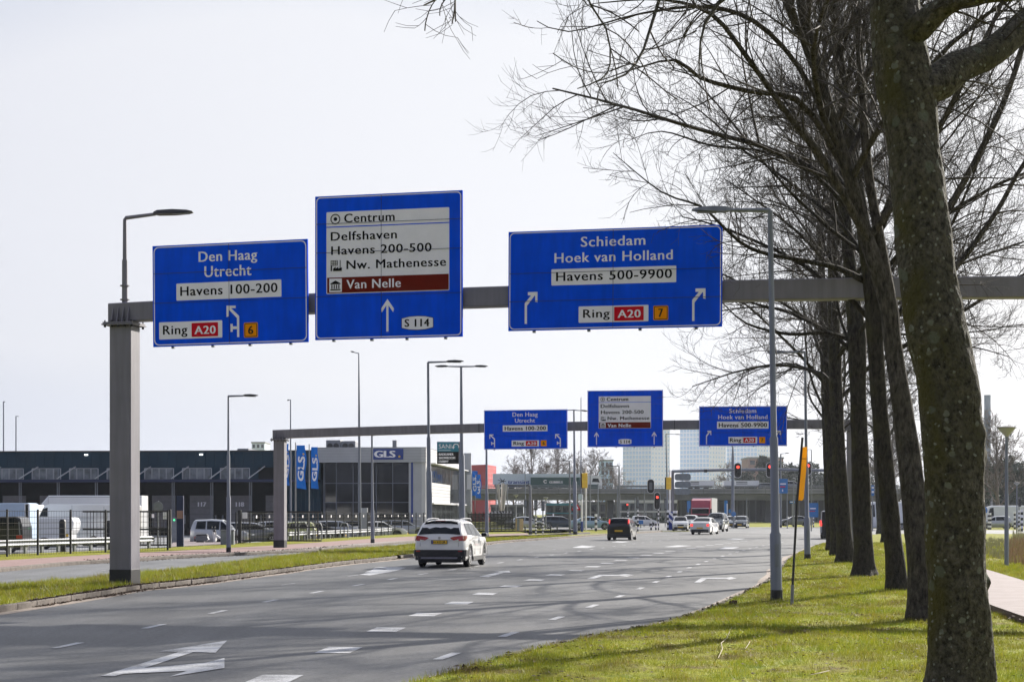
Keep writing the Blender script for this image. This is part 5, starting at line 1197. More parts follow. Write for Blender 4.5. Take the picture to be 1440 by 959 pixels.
# --- depot yard: vans and parked cars
YZ = -.30
def yard(name, label, px, py, rightward, car, paint_, wins, group='vehicles parked in the depot yard', sc=1., tilt=0., **k):
    return side(name, label, px, py, rightward, car, paint_, wins, z=YZ, scale=sc, tilt=tilt, group=group, **k)
VW = [(4.35, 5.2, 4.4, 4.8)]
def panel_van(name, label, px, py, outline, w, m, top_y=None, wheels=(), windows=(), mats=None):
    """van seen from the side; outline and openings in photo columns and rows, carried to metres at its own distance"""
    q = G(px, py, YZ); k = q.y/F; r = thing(name, label, 'van', q, 0, 'vehicles parked in the depot yard')
    X = lambda x: (x-px)*k; Z = lambda y: H-(y-YH)*k-YZ; P = [(X(a), Z(b)) for a, b in outline]; n = len(P)
    cx_ = sum(p[0] for p in P)/n; cz_ = sum(p[1] for p in P)/n; mb = MB(); e = .05
    ins = lambda p: (p[0]+(cx_-p[0])*.0+(-e if p[0] > cx_ else e), p[1]+(-e if p[1] > cz_ else 0))
    rings = [[(*ins(p), 0) for p in P], [(*p, .07) for p in P], [(*p, w-.07) for p in P], [(*ins(p), w) for p in P]]
    vs = [(a, y, b) for rg_ in rings for a, b, y in rg_]
    mb.add(vs, [tuple(range(n)), tuple(3*n+i for i in range(n-1, -1, -1))]+[(l*n+i, l*n+(i+1) % n, (l+1)*n+(i+1) % n, (l+1)*n+i) for l in range(3) for i in range(n)])
    bd = mb.build('body', M[m], r)
    for wx in wheels: mb = MB(); mb.lathe([(.2, 0), (.34, .02), (.34, .22), (.2, .24)], (X(wx), -.02, .34), 'Y', 18); w_ = mb.build('wheel', M['rubber'], r, smooth=True); mb = MB(); mb.lathe([(.2, -.012), (.1, -.02), (.1, 0), (.2, 0)], (X(wx), -.012, .34), 'Y', 12); mb.build('rim', M['alloy'], w_)
    mb = MB(); xs_ = [p[0] for p in P]; mb.b2((min(xs_)+.15, .1, .14), (max(xs_)-.15, w-.1, min(p[1] for p in P)+.05)); mb.build('underbody', M['black'], r)
    for pts, mm, nm in windows: mb = MB(); mb.prism([(X(a), -.012, Z(b)) for a, b in pts], (0, .02, 0)); mb.build(nm, M[mm], r)
    return r
R4 = lambda a, b, c_, d_: [(a, b), (c_, b), (c_, d_), (a, d_)]
panel_van('white_box_van', 'white box van whose tall square body rises behind the long white van', 134, 763, [(56, 755), (55, 718), (58, 708), (68, 696.5), (199, 696.5), (199.5, 755)], 2.2, 'white', wheels=(70, 180), windows=[(R4(67.6, 697.5, 68, 754), 'galv', 'panel_joint'), (R4(69, 698.6, 199, 699.1), 'galv', 'roof_joint'), (R4(193, 698, 193.5, 754), 'galv', 'panel_joint'), (R4(197, 745, 199.3, 752), 'lampred', 'tail_lamp')])
panel_van('white_van', 'long high-roofed white van in front of the tall square box body', 128, 768.5, [(53, 757), (52.5, 735), (55, 724), (62, 711), (67, 708.6), (186, 708.6), (190, 712), (191, 757)], 2.0, 'carwhite', wheels=(72, 132), windows=[([(55.5, 726), (60.5, 715), (67, 713.5), (67, 726)], 'glass', 'side_window'), (R4(70, 728.6, 190, 729.2), 'galv', 'side_moulding'), (R4(101, 710, 101.4, 756), 'galv', 'door_joint'), (R4(146, 712, 146.4, 756), 'galv', 'door_joint'), (R4(70, 744, 190, 744.8), 'clad', 'rub_strip')])
panel_van('white_van', 'small white panel van with a yellow plate, behind the wire fence', 78, 772, [(54, 759), (54, 729), (57, 727.6), (97, 727.2), (101, 729), (103, 735), (101.5, 745), (97, 752), (97, 759)], 1.8, 'white', wheels=(63,), windows=[(R4(85, 729, 85.4, 757), 'galv', 'door_joint'), (R4(90, 750.5, 96, 754.5), 'plate', 'number_plate'), ([(56, 758), (58, 756), (62, 755.3), (67, 756.5), (69, 758.5)], 'black', 'arch_lip')])
panel_van('white_van', 'narrow sunlit white van end between the pale blue van and the small panel van', 47, 768, [(42, 759), (41.5, 712), (44, 709), (49, 709.5), (52.5, 714), (53.5, 759)], 2.0, 'carwhite', windows=[([(43, 730), (44.5, 727), (47, 742), (47.5, 757), (44, 757)], 'glass', 'windscreen_edge')])
panel_van('white_van', 'white van with pale blue roof side at the left edge of the yard', 8, 771, [(-60, 757), (-60, 707), (38, 707), (41.5, 709), (42, 757)], 2.0, 'blueroof', windows=[(R4(36, 709, 39.5, 729), 'beige', 'lamp_cluster'), (R4(34.5, 708, 41.6, 757), 'white', 'rear_frame'), (R4(37, 713.5, 39.4, 728), 'beige', 'tail_lamp_cluster')])
panel_van('dark_van', 'dark people carrier with tinted glass in front of the pale blue van', 2, 777, [(-60, 768), (-60, 727), (22, 726), (28, 729), (31, 740), (32, 757), (31, 766)], 1.85, 'carblack', wheels=(14,), windows=[(R4(-40, 729, 3, 739), 'glass', 'side_window'), (R4(5, 729, 20, 739), 'glass', 'side_window'), ([(26, 733), (27.3, 733), (29, 752), (27, 752)], 'galv', 'pillar_trim'), (R4(23, 752, 31.5, 757), 'lampred', 'tail_lamp')])
MW = [(2.2, 3.0, 2.2, 2.45), (1.22, 2.12, 1.22, 2.14), (.38, 1.12, .5, 1.15)]
r = yard('silver_minivan', 'silver people carrier standing in the open depot gate', 307, 766, True, mpv(), M['silver'], MW, front=((3.05, 1.18), (2.42, 1.7), .9, .85))
r.scale = (.95, .9, .93)
cars = [('dark_car', 'dark hatchback just right of the gate opening', 352, 765, True, estate, 'cargrey', EW), ('silver_car', 'grey car behind the dark one near the gate', 372, 759, False, estate, 'silver', EW),
        ('green_car', 'lime green car behind the flagpoles', 409, 762.5, False, hatch, 'cargreen', [(1.9, 2.62, 1.85, 2.1), (.42, 1.80, .5, 1.78)]), ('black_car', 'long black estate with chrome roof line right of the lime green car', 441, 760.5, True, estate, 'carblack', EW),
        ('silver_car', 'silver estate behind the nose of the black estate', 476, 757.5, True, estate, 'silver', EW), ('black_car', 'black saloon in the second row with pale windows', 490, 755.5, False, sedan, 'carblack', [(2.25, 3.32, 2.3, 2.75), (1.0, 2.18, 1.35, 2.2)]),
        ('white_car', 'white car beside the concrete gate pillar', 532, 757.5, True, sedan, 'carwhite', [(2.25, 3.32, 2.3, 2.75), (1.0, 2.18, 1.35, 2.2)]), ('black_car', 'tall black car in front of the office door', 545, 753.0, False, suv, 'carblack', W3),
        ('silver_car', 'silver car at the right end of the yard', 566, 754, True, estate, 'silver', EW), ('dark_car', 'dark car last in the row below the silver pier', 585, 752.5, False, hatch, 'cardark', [(1.9, 2.62, 1.85, 2.1), (.42, 1.80, .5, 1.78)])]
for nm, lb, px, py, rw_, fn, pm, ww in cars:
    cc_ = fn(); yard(nm, lb, px, py, rw_, cc_, M[pm], ww, front=((3.45, 1.01), (2.8, 1.36), .9, .85) if fn in (estate, sedan) else ((2.68, 1.03), (2.05, 1.40), .9, .85) if fn is hatch else ((3.18, 1.10), (2.5, 1.50), .95, .84), rim=px < 500)
# --- moped by the gate
q = G(295, 768.5, YZ); mo = thing('moped', 'white and grey moped parked beside the depot gate', 'moped', q, -.15)
def wheel_y(x, r, name='wheel'):
    mb = MB(); mb.lathe([(r*.6, -.05), (r*.95, -.05), (r, -.02), (r, .02), (r*.95, .05), (r*.6, .05)], (x, 0, r), 'Y', 18); w = mb.build(name, M['rubber'], mo, smooth=True)
    mb = MB(); mb.lathe([(r*.62, -.03), (r*.3, -.035), (r*.3, .035), (r*.62, .03)], (x, 0, r), 'Y', 14); mb.build('rim', M['alloy'], w)
wheel_y(-.62, .25); wheel_y(.66, .25)
mb = MB(); mb.prism([(-.95, -.13, .50), (-.80, -.13, .66), (-.15, -.13, .68), (-.05, -.13, .45), (-.25, -.13, .34), (-.80, -.13, .38)], (0, .26, 0)); mb.build('rear_body', M['cargrey'], mo)
mb = MB(); mb.prism([(-.85, -.14, .68), (-.80, -.14, .76), (-.20, -.14, .78), (-.08, -.14, .69)], (0, .28, 0)); mb.build('seat', M['black'], mo)
mb = MB(); mb.b2((-.25, -.14, .24), (.38, .14, .33)); mb.build('footboard', M['black'], mo)
mb = MB(); mb.prism([(.30, -.16, .30), (.42, -.16, .30), (.36, -.16, .88), (.22, -.16, .92), (.22, -.16, .80)], (0, .32, 0)); mb.prism([(.36, -.09, .62), (.78, -.09, .44), (.86, -.09, .34), (.80, -.09, .50), (.36, -.09, .80)], (0, .18, 0)); mb.build('front_shield', M['carwhite'], mo)
mb = MB(); mb.tube([(.64, 0, .3), (.28, 0, 1.02)], .03, 6); mb.tube([(.18, -.33, 1.0), (.27, 0, 1.03), (.18, .33, 1.0)], .018, 6); mb.bevbox((.30, 0, .98), (.16, .2, .14), .03); mb.build('handlebar', M['black'], mo)
for sd_ in (-1, 1): mb = MB(); mb.tube([(.24, sd_*.22, 1.0), (.24, sd_*.27, 1.16)], .008, 5); mb.bevbox((.24, sd_*.28, 1.2), (.03, .12, .08), .01); mb.build('mirror', M['black'], mo)
mb = MB(); mb.bevbox((-.97, 0, .56), (.04, .14, .08), .01); mb.build('tail_lamp', M['lampred'], mo)
# --- red lorry coming through the crossing
h = radians(192); q = G(985, 740.6)
lo = thing('red_lorry', 'red lorry cab with pale box body coming through the crossing', 'lorry', Vector((q.x, q.y, 0)), -h)   # local +y = direction of travel, origin at the nose
mb = MB(); mb.prism([(-1.25, 0, .5), (-1.25, -.02, 2.35), (-1.25, -.25, 2.5), (-1.25, -.55, 3.5), (-1.25, -2.1, 3.75), (-1.25, -2.1, .5)], (2.5, 0, 0)); cb = mb.build('cab', M['cab_red'], lo)
mb = MB(); mb.b2((-1.1, .004, 1.75), (1.1, .03, 2.38)); mb.build('windscreen', M['glass'], lo); mb = MB(); mb.b2((-1.12, .0, 2.42), (1.12, .22, 2.5)); mb.build('sun_visor', M['white'], lo)
mb = MB(); mb.b2((-1.0, .004, .9), (1.0, .025, 1.55)); mb.build('grille', M['black'], lo); mb = MB(); mb.b2((-1.24, .0, .35), (1.24, .06, .72)); mb.build('front_bumper', M['cargrey'], lo)
for sd_ in (-1, 1):
    mb = MB(); mb.b2((sd_*.8, .03, .74), (sd_*1.16, .06, .9)); mb.build('headlamp', M['lampwhite'], lo)
    mb = MB(); mb.b2((sd_*1.3, -.1, 1.6), (sd_*1.5, -.02, 2.4)); mb.build('mirror', M['black'], lo)
    mb = MB(); mb.b2((sd_*1.252, -.9, 1.6), (sd_*1.27, -.2, 2.3)); mb.build('side_window', M['glass'], lo)
    for yy in (-1.0, -7.5, -9):
        mb = MB(); mb.lathe([(.3, 0), (.5, .02), (.5, .3), (.3, .32)], (sd_*.95, yy, .5), 'X', 16); mb.build('wheel', M['rubber'], lo)
mb = MB(); mb.b2((-1.27, -2.3, 1.0), (1.27, -10.5, 3.85)); mb.build('box_body', M['white'], lo); mb = MB(); mb.b2((-.9, -2.0, .6), (.9, -10.3, .98)); mb.build('chassis', M['black'], lo)
# ------------------------------------------------------------------ depot building and office
BA = radians(-4.8); BC = Vector((-8.05, 160, YZ))
def lx(px, d=160): return ((px-CX)/F*160+8.05)/cos(BA)           # photo column to metres along the front (0 = right corner of the office)
def hz(py, d=160): return H-(py-YH)*d/F-YZ
wh = thing('depot_building', 'dark blue distribution depot with numbered loading docks behind the wire fence', 'depot', BC, BA)
X0, X1 = lx(-60), lx(449)
z_top, z_w1, z_w0, z_can = hz(634), hz(656.7), hz(673.4), hz(675.5, 157)
mb = MB(); n = int((X1-X0)/.9); 
mb.b2((X0, .12, z_w1), (X1, 34, z_top)); mb.build('upper_wall', M['wallblue'], wh)
for i in range(n):
    a = X0+(X1-X0)*i/n; b = X0+(X1-X0)*(i+1)/n; mb = MB(); mb.bevbox(((a+b)/2, .09, (z_top+z_w1)/2), (b-a-.03, .06, z_top-z_w1-.004), .012); mb.build('wall_panel', M['wallblue'], wh)
mb = MB(); mb.b2((X0, -.03, z_top-.0), (X1, .4, z_top+.12)); mb.build('roof_edge', M['dark'], wh)
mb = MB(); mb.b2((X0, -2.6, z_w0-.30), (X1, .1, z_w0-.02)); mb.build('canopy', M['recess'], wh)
mb = MB(); mb.b2((X0, -2.66, z_w0-.30), (X1, -2.603, z_w0-.06)); mb.build('canopy_edge', M['navy'], wh)
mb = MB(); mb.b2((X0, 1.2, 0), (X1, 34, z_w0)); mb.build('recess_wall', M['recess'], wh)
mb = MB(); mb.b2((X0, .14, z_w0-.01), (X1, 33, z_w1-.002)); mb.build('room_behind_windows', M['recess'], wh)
mb = MB(); mb.b2((lx(398), .02, 0), (X1, 1.19, z_w1-.004)); mb.build('end_wall', M['wallblue'], wh)
for i in range(9):
    a = lx(398)+.35+i*.4
    if a < X1: mb = MB(); mb.b2((a-.03, -.02, 0), (a+.03, .018, z_w0-.32)); mb.build('wall_rib', M['wallblue'], wh)
PER = 55/F*160
bays = [lx(26)+PER*i for i in range(-1, 8)]
for i, bx in enumerate(bays):
    if bx > lx(400): break
    mb = MB(); mb.tube([(bx-.0, -2.45, z_w0+.02), (bx+.98, -.05, z_w1+.10)], .06, 6); mb.build('canopy_stay', M['clad'], wh)
    a, b = bx+.38, bx+.38+2.78
    if b < lx(400):
        mb = MB()
        for q_ in (z_w0+.02, z_w1-.05): mb.b2((a, .04, q_-.03), (b, .10, q_+.03))
        for k in range(5): xx = a+(b-a)*k/4; mb.b2((xx-.05, .036, z_w0+.02), (xx+.05, .104, z_w1-.05))
        w = mb.build('window', M['clad'], wh)
        for k in range(4):
            mb = MB(); mb.b2((a+(b-a)*k/4+.03, .07, z_w0+.05), (a+(b-a)*(k+1)/4-.03, .085, z_w1-.08)); mb.build('pane', M['clerestory'], w)
    mb = MB(); mb.b2((a-1.0, .05, z_w0), (a-.03, .115, z_w1)); mb.build('window_pier', M['wallblue'], wh)
    mb = MB(); mb.b2((b+.03, .052, z_w0), (b+.30, .115, z_w1)); mb.build('window_pier', M['wallblue'], wh)
zb0, zb1 = hz(740), hz(696)
for i, (px, num) in enumerate([(-1, ''), (54, ''), (109, ''), (164, ''), (219, ''), (274, '117'), (329, '118'), (384, '119')]):
    cx_ = lx(px)
    mb = MB(); mb.b2((cx_-1.14, 1.10, zb0-.15), (cx_+1.14, 1.19, zb1))
    dr = mb.build('dock_door', M['door'], wh)
    for k in range(1, 5): mb = MB(); zz = zb0+(zb1-zb0)*k/5; mb.b2((cx_-1.13, 1.085, zz-.012), (cx_+1.13, 1.099, zz+.0)); mb.build('door_joint', M['recess'], dr)
    if num: lettering(num, cx_-.36, zb0+(zb1-zb0)*.64, .42, .84, M['signwhite'], dr, y=1.07, bold=.06)
    mb = MB()
    for sd_ in (-1, 1): mb.b2((cx_+sd_*1.50-.06, .6, zb0+.25), (cx_+sd_*1.50+.06, .78, zb0+1.05))
    for sd_ in (-1, 1): mb = MB(); mb.b2((cx_+sd_*1.50-.06, .6, zb0+.25), (cx_+sd_*1.50+.06, .78, zb0+1.05)); mb.build('dock_guard', M['galv'], wh)
    mb = MB(); mb.b2((cx_-1.3, .8, .2), (cx_+1.3, 1.09, zb0-.2)); mb.build('dock_buffer', M['black'], wh)
    for dx in (-.09, .09): mb = MB(); mb.tube([(cx_-PER/2+dx+.05, -2.3, 0), (cx_-PER/2+dx+.05, -2.3, z_w0-.3)], .055, 8); mb.build('canopy_column', M['galv'], wh)
for px in (111, 278): mb = MB(); mb.bevbox((lx(px), -.02, hz(638)), (.34, .1, .14), .02); mb.build('wall_lamp', M['whitelight'], wh)
mb = MB(); mb.b2((lx(293), 10, z_top+.121), (lx(310), 14, hz(628.5)+.3)); mb.build('roof_unit', M['galv'], wh)
# office
of = thing('office_building', 'two-storey silver office block with the GLS sign on its roof fascia', 'office', BC, BA)
A0 = lx(448); zf1, zf0 = hz(629.3), hz(650)
DP = 30.
mb = MB(); mb.b2((A0+.2, .9, 0), (-.55, DP, zf0)); mb.build('core', M['recess'], of)
nr = 5
for k in range(nr):
    a = zf0+(zf1-zf0)*k/nr; b = zf0+(zf1-zf0)*(k+1)/nr
    mb = MB(); mb.b2((A0-.15, -.25, a+.012), (-.42, .88, b-.012)); mb.build('fascia_panel', M['clad'], of)
    mb = MB(); mb.b2((-.417, -.245, a+.012), (.02, DP+.1, b-.012)); mb.build('fascia_panel', M['cladw'], of)
mb = MB(); mb.b2((A0-.1, -.2, zf0+.0), (-.0, DP, zf1-.01)); mb.build('fascia_core', M['signback'], of)
mb = MB(); mb.b2((A0-.18, -.28, zf1+.002), (.05, DP+.12, zf1+.05)); mb.build('roof_edge', M['clad'], of)
mull = [A0+.25]+[lx(p) for p in (453.5, 470, 494, 527, 550.5, 574)]
for a, b in zip(mull, mull[1:]):
    rows_ = [.4, hz(722), hz(706), hz(679), zf0-.02]
    for c_, e in zip(rows_, rows_[1:]):
        mb = MB(); mb.box((0, 0, 0), (b-a-.06, .02, e-c_-.06)); o = mb.build('pane', M['wglass'], of); o.location = ((a+b)/2, .70, (c_+e)/2); o.rotation_euler = (random.uniform(-.012, .012), 0, random.uniform(-.01, .01))
mb = MB()
for a in mull: mb.b2((a-.03, .62, .3), (a+.03, .76, zf0-.004))
mb.build('mullions', M['steel2'], of)
mb = MB()
for z_ in (hz(722), hz(706), hz(679)): mb.b2((mull[0], .64, z_-.03), (mull[-1], .75, z_+.03))
mb.build('transoms', M['steel2'], of)
mb = MB(); mb.b2((A0, .3, 0), (mull[-1], .75, .38)); mb.build('plinth', M['concrete'], of)
pr0 = lx(574)+.05
mb = MB(); mb.b2((pr0, -.06, 0), (-.42, .86, zf0-.004)); mb.build('pier', M['clad'], of)
mb = MB(); mb.b2((lx(580)-.12, -.10, .1), (lx(580)+.06, -.063, zf0-.01)); mb.build('blue_stripe', M['glsdark'], of)
mb = MB(); gx0, gx1, gz0, gz1 = lx(524), lx(567.5), hz(646), hz(631); mb.b2((gx0, -.34, gz0), (gx1, -.255, gz1)); gs = mb.build('name_sign', M['glsdark'], of)
lettering('GLS', gx0+.16, gz0+.20, (gz1-gz0)*.62, (gx1-gx0)*.70, M['signwhite'], gs, y=-.345, bold=.07)
mb = MB(); mb.poly([(gx1-.36+.10*cos(a*pi/8), -.345, gz0+.28+.10*sin(a*pi/8)) for a in range(16)]); mb.build('yellow_dot', M['yellow'], gs, fix=False)
# right side wall, running back
def sw(name, y0, y1, z0, z1, m, x=.0, t=.06, par=of): mb = MB(); mb.b2((x-.42, y0, z0), (x+t-.06, y1, z1)); return mb.build(name, m, par)
U1, U0, LW1 = hz(652.5), hz(677), hz(708.5)
nr = 6
for k in range(nr):
    a = LW1+.14+(U0-LW1-.14)*k/nr; b = LW1+.14+(U0-LW1-.14)*(k+1)/nr
    mb = MB(); mb.b2((-.42, -.05, a+.01), (-.02, DP, b-.01)); mb.build('side_panel', M['cladw'], of)
mb = MB(); mb.b2((-.418, -.055, 0), (-.03, 1.6, zf0-.005)); mb.build('corner_pier', M['cladw'], of)
mb = MB(); mb.b2((-.5, 1.6, LW1-.0), (.55, DP, LW1+.13)); mb.build('ledge', M['cladw'], of)
mb = MB(); mb.b2((-.5, 1.3, zf0-.10), (.75, DP, zf0-.003)); mb.build('eaves', M['cladw'], of)
ys = np.linspace(1.7, DP-.1, 22)
for j, (a, b) in enumerate(zip(ys, ys[1:])):
    lo_z = U0 if j < 13 else LW1+.2
    for z0, z1 in ((lo_z, U1), (.5, LW1-.05)):
        mb = MB(); mb.b2((-.35, a+.03, z0+.03), (-.015 if lo_z == U0 or z0 == .5 else .0, b-.03, z1-.03)); mb.build('side_window', M['glass'], of)
        mb = MB(); mb.b2((-.2, b-.025, z0), (.0 if j % 3 else .02, b+.025, z1)); mb.build('window_post', M['galv'] if j % 3 == 0 else M['dark'], of)
for (a, b, t) in ((444, 465, 619), (466, 487, 620.3)):
    mb = MB(); mb.bevbox(((lx(a)+lx(b))/2, 6, (hz(629)+hz(t))/2+.1), (lx(b)-lx(a), 3, hz(t)-hz(629)+.3), .04); ru = mb.build('roof_unit', M['galv'], of)
    for k in range(2): mb = MB(); mb.lathe([(.28, 0), (.28, .04)], (lx(a)+.4+k*.6, 4.45, hz(624)), 'Y', 12); mb.build('fan_grille', M['dark'], ru)
mb = MB(); mb.b2((lx(540), 5, hz(629)), (lx(546), 5.4, hz(615.5))); mb.build('flue', M['galv'], of)
# grey sign tower beside the office
mt = thing('sign_tower', 'tall grey slab with a white sign panel at the rear corner of the office', 'sign tower', at(657, 190, z=YZ)); w_ = 11/F*190
mb = MB(); mb.b2((-w_/2, 0, 0), (w_/2, 1.5, H-(637-YH)*190/F-YZ)); mb.build('slab', M['clad'], mt)
mb = MB(); mb.b2((-.05, -.08, H-(688-YH)*190/F-YZ), (w_/2+.12, -.004, H-(667-YH)*190/F-YZ)); mb.build('sign_panel', M['signwhite'], mt)
# bathroom showroom sign on a post
d_ = 150; ss = thing('showroom_sign', 'teal and black SANI showroom sign raised above the office roof', 'sign', at(648, d_, z=-.3)); k = d_/F
def sx_(px): return (px-648)*k
def sz_(py): return H-(py-YH)*k+.3
mb = MB(); mb.b2((-.12, .05, 0), (.12, .30, sz_(655))); mb.build('post', M['steel'], ss)
mb = MB(); mb.b2((sx_(614.5), -.0, sz_(652)), (sx_(650.5), .42, sz_(621))); mb.build('casing', M['steel'], ss)
mb = MB(); mb.b2((sx_(615), -.03, sz_(635)), (sx_(645), -.003, sz_(621.3))); tp_ = mb.build('teal_panel', M['teal'], ss)
mb = MB(); mb.b2((sx_(615), -.03, sz_(651.7)), (sx_(645), -.003, sz_(635.05))); bp_ = mb.build('black_panel', M['signblack'], ss)
lettering('SANI', sx_(617), sz_(630.6), .38, sx_(634.5)-sx_(617), M['signwhite'], tp_, y=-.036, bold=0)
mb = MB(); mb.b2((sx_(617), -.036, sz_(633.4)), (sx_(634), -.032, sz_(632.9))); mb.build('stripe', M['signwhite'], tp_)
mb = MB(); cxx, czz = sx_(641.3), sz_(628.0)
mb.strip([(cxx+.20*cos(a), -.036, czz+.20*sin(a)) for a in np.linspace(-.4, pi, 10)], [(cxx+.28*cos(a), -.036, czz+.28*sin(a)) for a in np.linspace(-.4, pi, 10)])
mb.poly([(cxx-.38, -.037, czz), (cxx-.10, -.037, czz), (cxx-.24, -.037, czz-.22)]); mb.build('arrow_emblem', M['signwhite'], tp_, fix=False)
for i, t in enumerate(('BADKAMER', 'SHOWROOM', '1500M²')): lettering(t, sx_(617), sz_(640.3+5*i), .20, (sx_(638)-sx_(617))*(1, 1.1, .66)[i], M['signwhite'], bp_, y=-.036, bold=.05)
# ------------------------------------------------------------------ wire fence, gate, guard rail, pylon
def fence_run(P, a_px_d, label, h=1.95, base=-.12, rows=9, per=2.5):
    s = arc(P); root = thing('wire_fence', label, 'fence', P[0]); o0 = P[0]
    d = 0; pts = []
    while d < s[-1]: p, t = along(P, s, d); pts.append(Vector((p.x, p.y, base))); d += per
    pts.append(Vector((P[-1].x, P[-1].y, base)))
    for p in pts: mb = MB(); mb.box(p-o0+Vector((0, 0, h/2+.02)), (.07, .07, h+.05)); mb.build('post', M['dark'], root)
    for p, q in zip(pts, pts[1:]):
        mb = MB(); p, q = p-o0, q-o0; t = (q-p).normalized(); L = (q-p).length
        for k in range(rows): z = Vector((0, 0, .08+(h-.1)*k/(rows-1))); mb.tube([p+z, q+z], .011, 3, cap=False)
        k = 0
        while k < L: b = p+t*k; mb.tube([b, b+Vector((0, 0, h))], .005, 3, cap=False); k += .20
        mb.build('wire_panel', M['dark'], root)
        if root.get('sgn') or (p+o0).y > 74:
            mb = MB(); c_ = (p+q)/2+Vector((0, -.03, h-.22)); mb.box(c_, (.2, .01, .17), rz=atan2(t.y, t.x)); mb.build('notice_plate', M['signwhite'], root)
    return root
PF = line([(-60, 788), (0, 783.5), (80, 779.5), (158, 776.5), (236, 773.5)], .1, 1)
fence_run(PF, 0, 'black wire mesh fence left of the depot gate', h=1.95, base=-.08)
PF2 = line([(332, 766.5), (400, 762.5), (480, 757.5), (560, 752.5), (600, 750.5)], .0, 1)
fence_run(PF2, 0, 'black wire mesh fence with small white notices right of the depot gate', h=1.95, base=-.16)
for i, (px, py, lb) in enumerate([(238, 773.5, 'heavy black gate post and leaf left of the gate opening'), (337, 766.5, 'heavy black gate post and leaf right of the gate opening')]):
    q = G(px, py); g = thing('sliding_gate', lb, 'gate', Vector((q.x, q.y, -.1)))
    mb = MB(); mb.bevbox((0, 0, 1.0), (.18, .18, 2.1), .02); mb.build('gate_post', M['dark'], g)
    L = -4.2 if i == 0 else 4.5
    mb = MB()
    for z in (.35, 1.1, 1.95): mb.b2((0, .25, z-.04), (L, .33, z+.04))
    for k in range(int(abs(L)/.16)): mb.b2((L/abs(L)*.16*k-.012, .27, .3), (L/abs(L)*.16*k+.012, .30, 2.0))
    mb.build('gate_leaf', M['dark'], g)
    mb = MB(); mb.bevbox((.25 if i else -.2, .2, 1.75), (.28, .04, .34), .01); mb.build('notice_plate', M['signwhite'] if i else M['signwhite'], g)
q = G(253.5, 771.5); py_ = thing('blue_pylon', 'dark blue information pylon at the depot entrance', 'pylon', Vector((q.x, q.y, 0)))
mb = MB(); mb.bevbox((0, 0, 1.32), (.34, .2, 2.64), .02); mb.build('body', M['navy'], py_); mb = MB(); mb.b2((-.15, -.108, 1.5), (.15, -.104, 1.9)); mb.build('panel', M['brickfar'], py_)
q = G(222.5, 771); rs = thing('round_sign', 'round road sign seen from its grey back, on a pole by the fence', 'traffic sign', Vector((q.x, q.y, 0)))
mb = MB(); mb.tube([(0, 0, 0), (0, 0, 2.4)], .035, 8); mb.build('pole', M['galv'], rs); mb = MB(); mb.lathe([(.24, -.012), (.26, 0), (.24, .012)], (0, -.05, 2.1), 'Y', 20, 1); mb.build('disc', M['galv'], rs)
q = G(245.5, 768, -.3); bx_ = thing('gate_reader', 'card reader post with a green light beside the blue pylon', 'card reader', q)
mb = MB(); mb.bevbox((0, 0, .9), (.32, .25, 1.8), .02); mb.build('case', M['signback'], bx_); mb = MB(); mb.lathe([(.05, 0), (.05, .02)], (0, -.145, 1.65), 'Y', 10); mb.build('lamp', M['greenlight'], bx_)
def guardrail(P, label, per=1.33):
    root = thing('guard_rail', label, 'guard rail', P[0]); s = arc(P); o0 = P[0]; d = 0; A = []
    while d < s[-1]:
        p, t = along(P, s, d); mb = MB(); mb.box(p-o0+Vector((0, 0, .32)), (.16, .10, .85), rz=atan2(t.y, t.x)); mb.build('post', M['galv'], root); d += per
    prof = [(-.0, .48), (-.05, .52), (-.0, .58), (-.0, .62), (-.05, .68), (0, .74), (.02, .74), (-.03, .68), (.02, .62), (.02, .58), (-.03, .52), (.02, .48)]
    mb = MB(); vs = []; pts = resamp(P, 20); n = len(prof)
    for i, p in enumerate(pts):
        t = (pts[min(i+1, 19)]-pts[max(i-1, 0)]).normalized(); nr_ = Vector((t.y, -t.x, 0))
        for a, b in prof: vs.append(p-o0+nr_*(-a+.07)+Vector((0, 0, b)))
    mb.add(vs, [(i*n+k, i*n+(k+1) % n, (i+1)*n+(k+1) % n, (i+1)*n+k) for i in range(19) for k in range(n)]); mb.build('rail', M['steel2'], root)
guardrail(line([(-60, 790), (0, 785.5), (80, 781.5), (160, 778), (215, 775.5)], -.05, 1), 'steel guard rail on stubby posts along the left fence')
guardrail(line([(404, 764), (480, 759.3), (560, 754.3)], -.15, 1), 'steel guard rail along the parked cars right of the gate')
for i, (px, py, h_) in enumerate([(88, 776.5, 1.6), (153.5, 776, 1.55), (426, 762.5, 1.3), (447, 761, 1.25), (484, 758.5, 1.2)]):
    q = G(px, py); b = thing('bollard', ['black bollard behind the small panel van', 'dark bollard left of the near gantry post', 'grey hoop bollard before the black estate', 'grey hoop bollard before the silver estate', 'grey hoop bollard before the white gate pillar'][i], 'bollard', Vector((q.x, q.y, -.1)))
    mb = MB()
    if i < 2: mb.lathe([(.15, 0), (.15, h_-.1), (.10, h_-.02), (.03, h_)], n=12); mb.build('body', M['black'], b, smooth=True)
    else: mb.tube([(-.25, 0, 0), (-.25, 0, h_-.2), (-.15, 0, h_), (.15, 0, h_), (.25, 0, h_-.2), (.25, 0, 0)], .04, 8); mb.build('hoop', M['galv'], b, smooth=True)
q = G(510.5, 756, -.2); gp_ = thing('gate_pillar', 'pale concrete pillar in the fence right of the tall mast', 'pillar', q); mb = MB(); mb.bevbox((0, 0, 1.2), (.75, .35, 2.4), .03); mb.build('shaft', M['clad'], gp_)
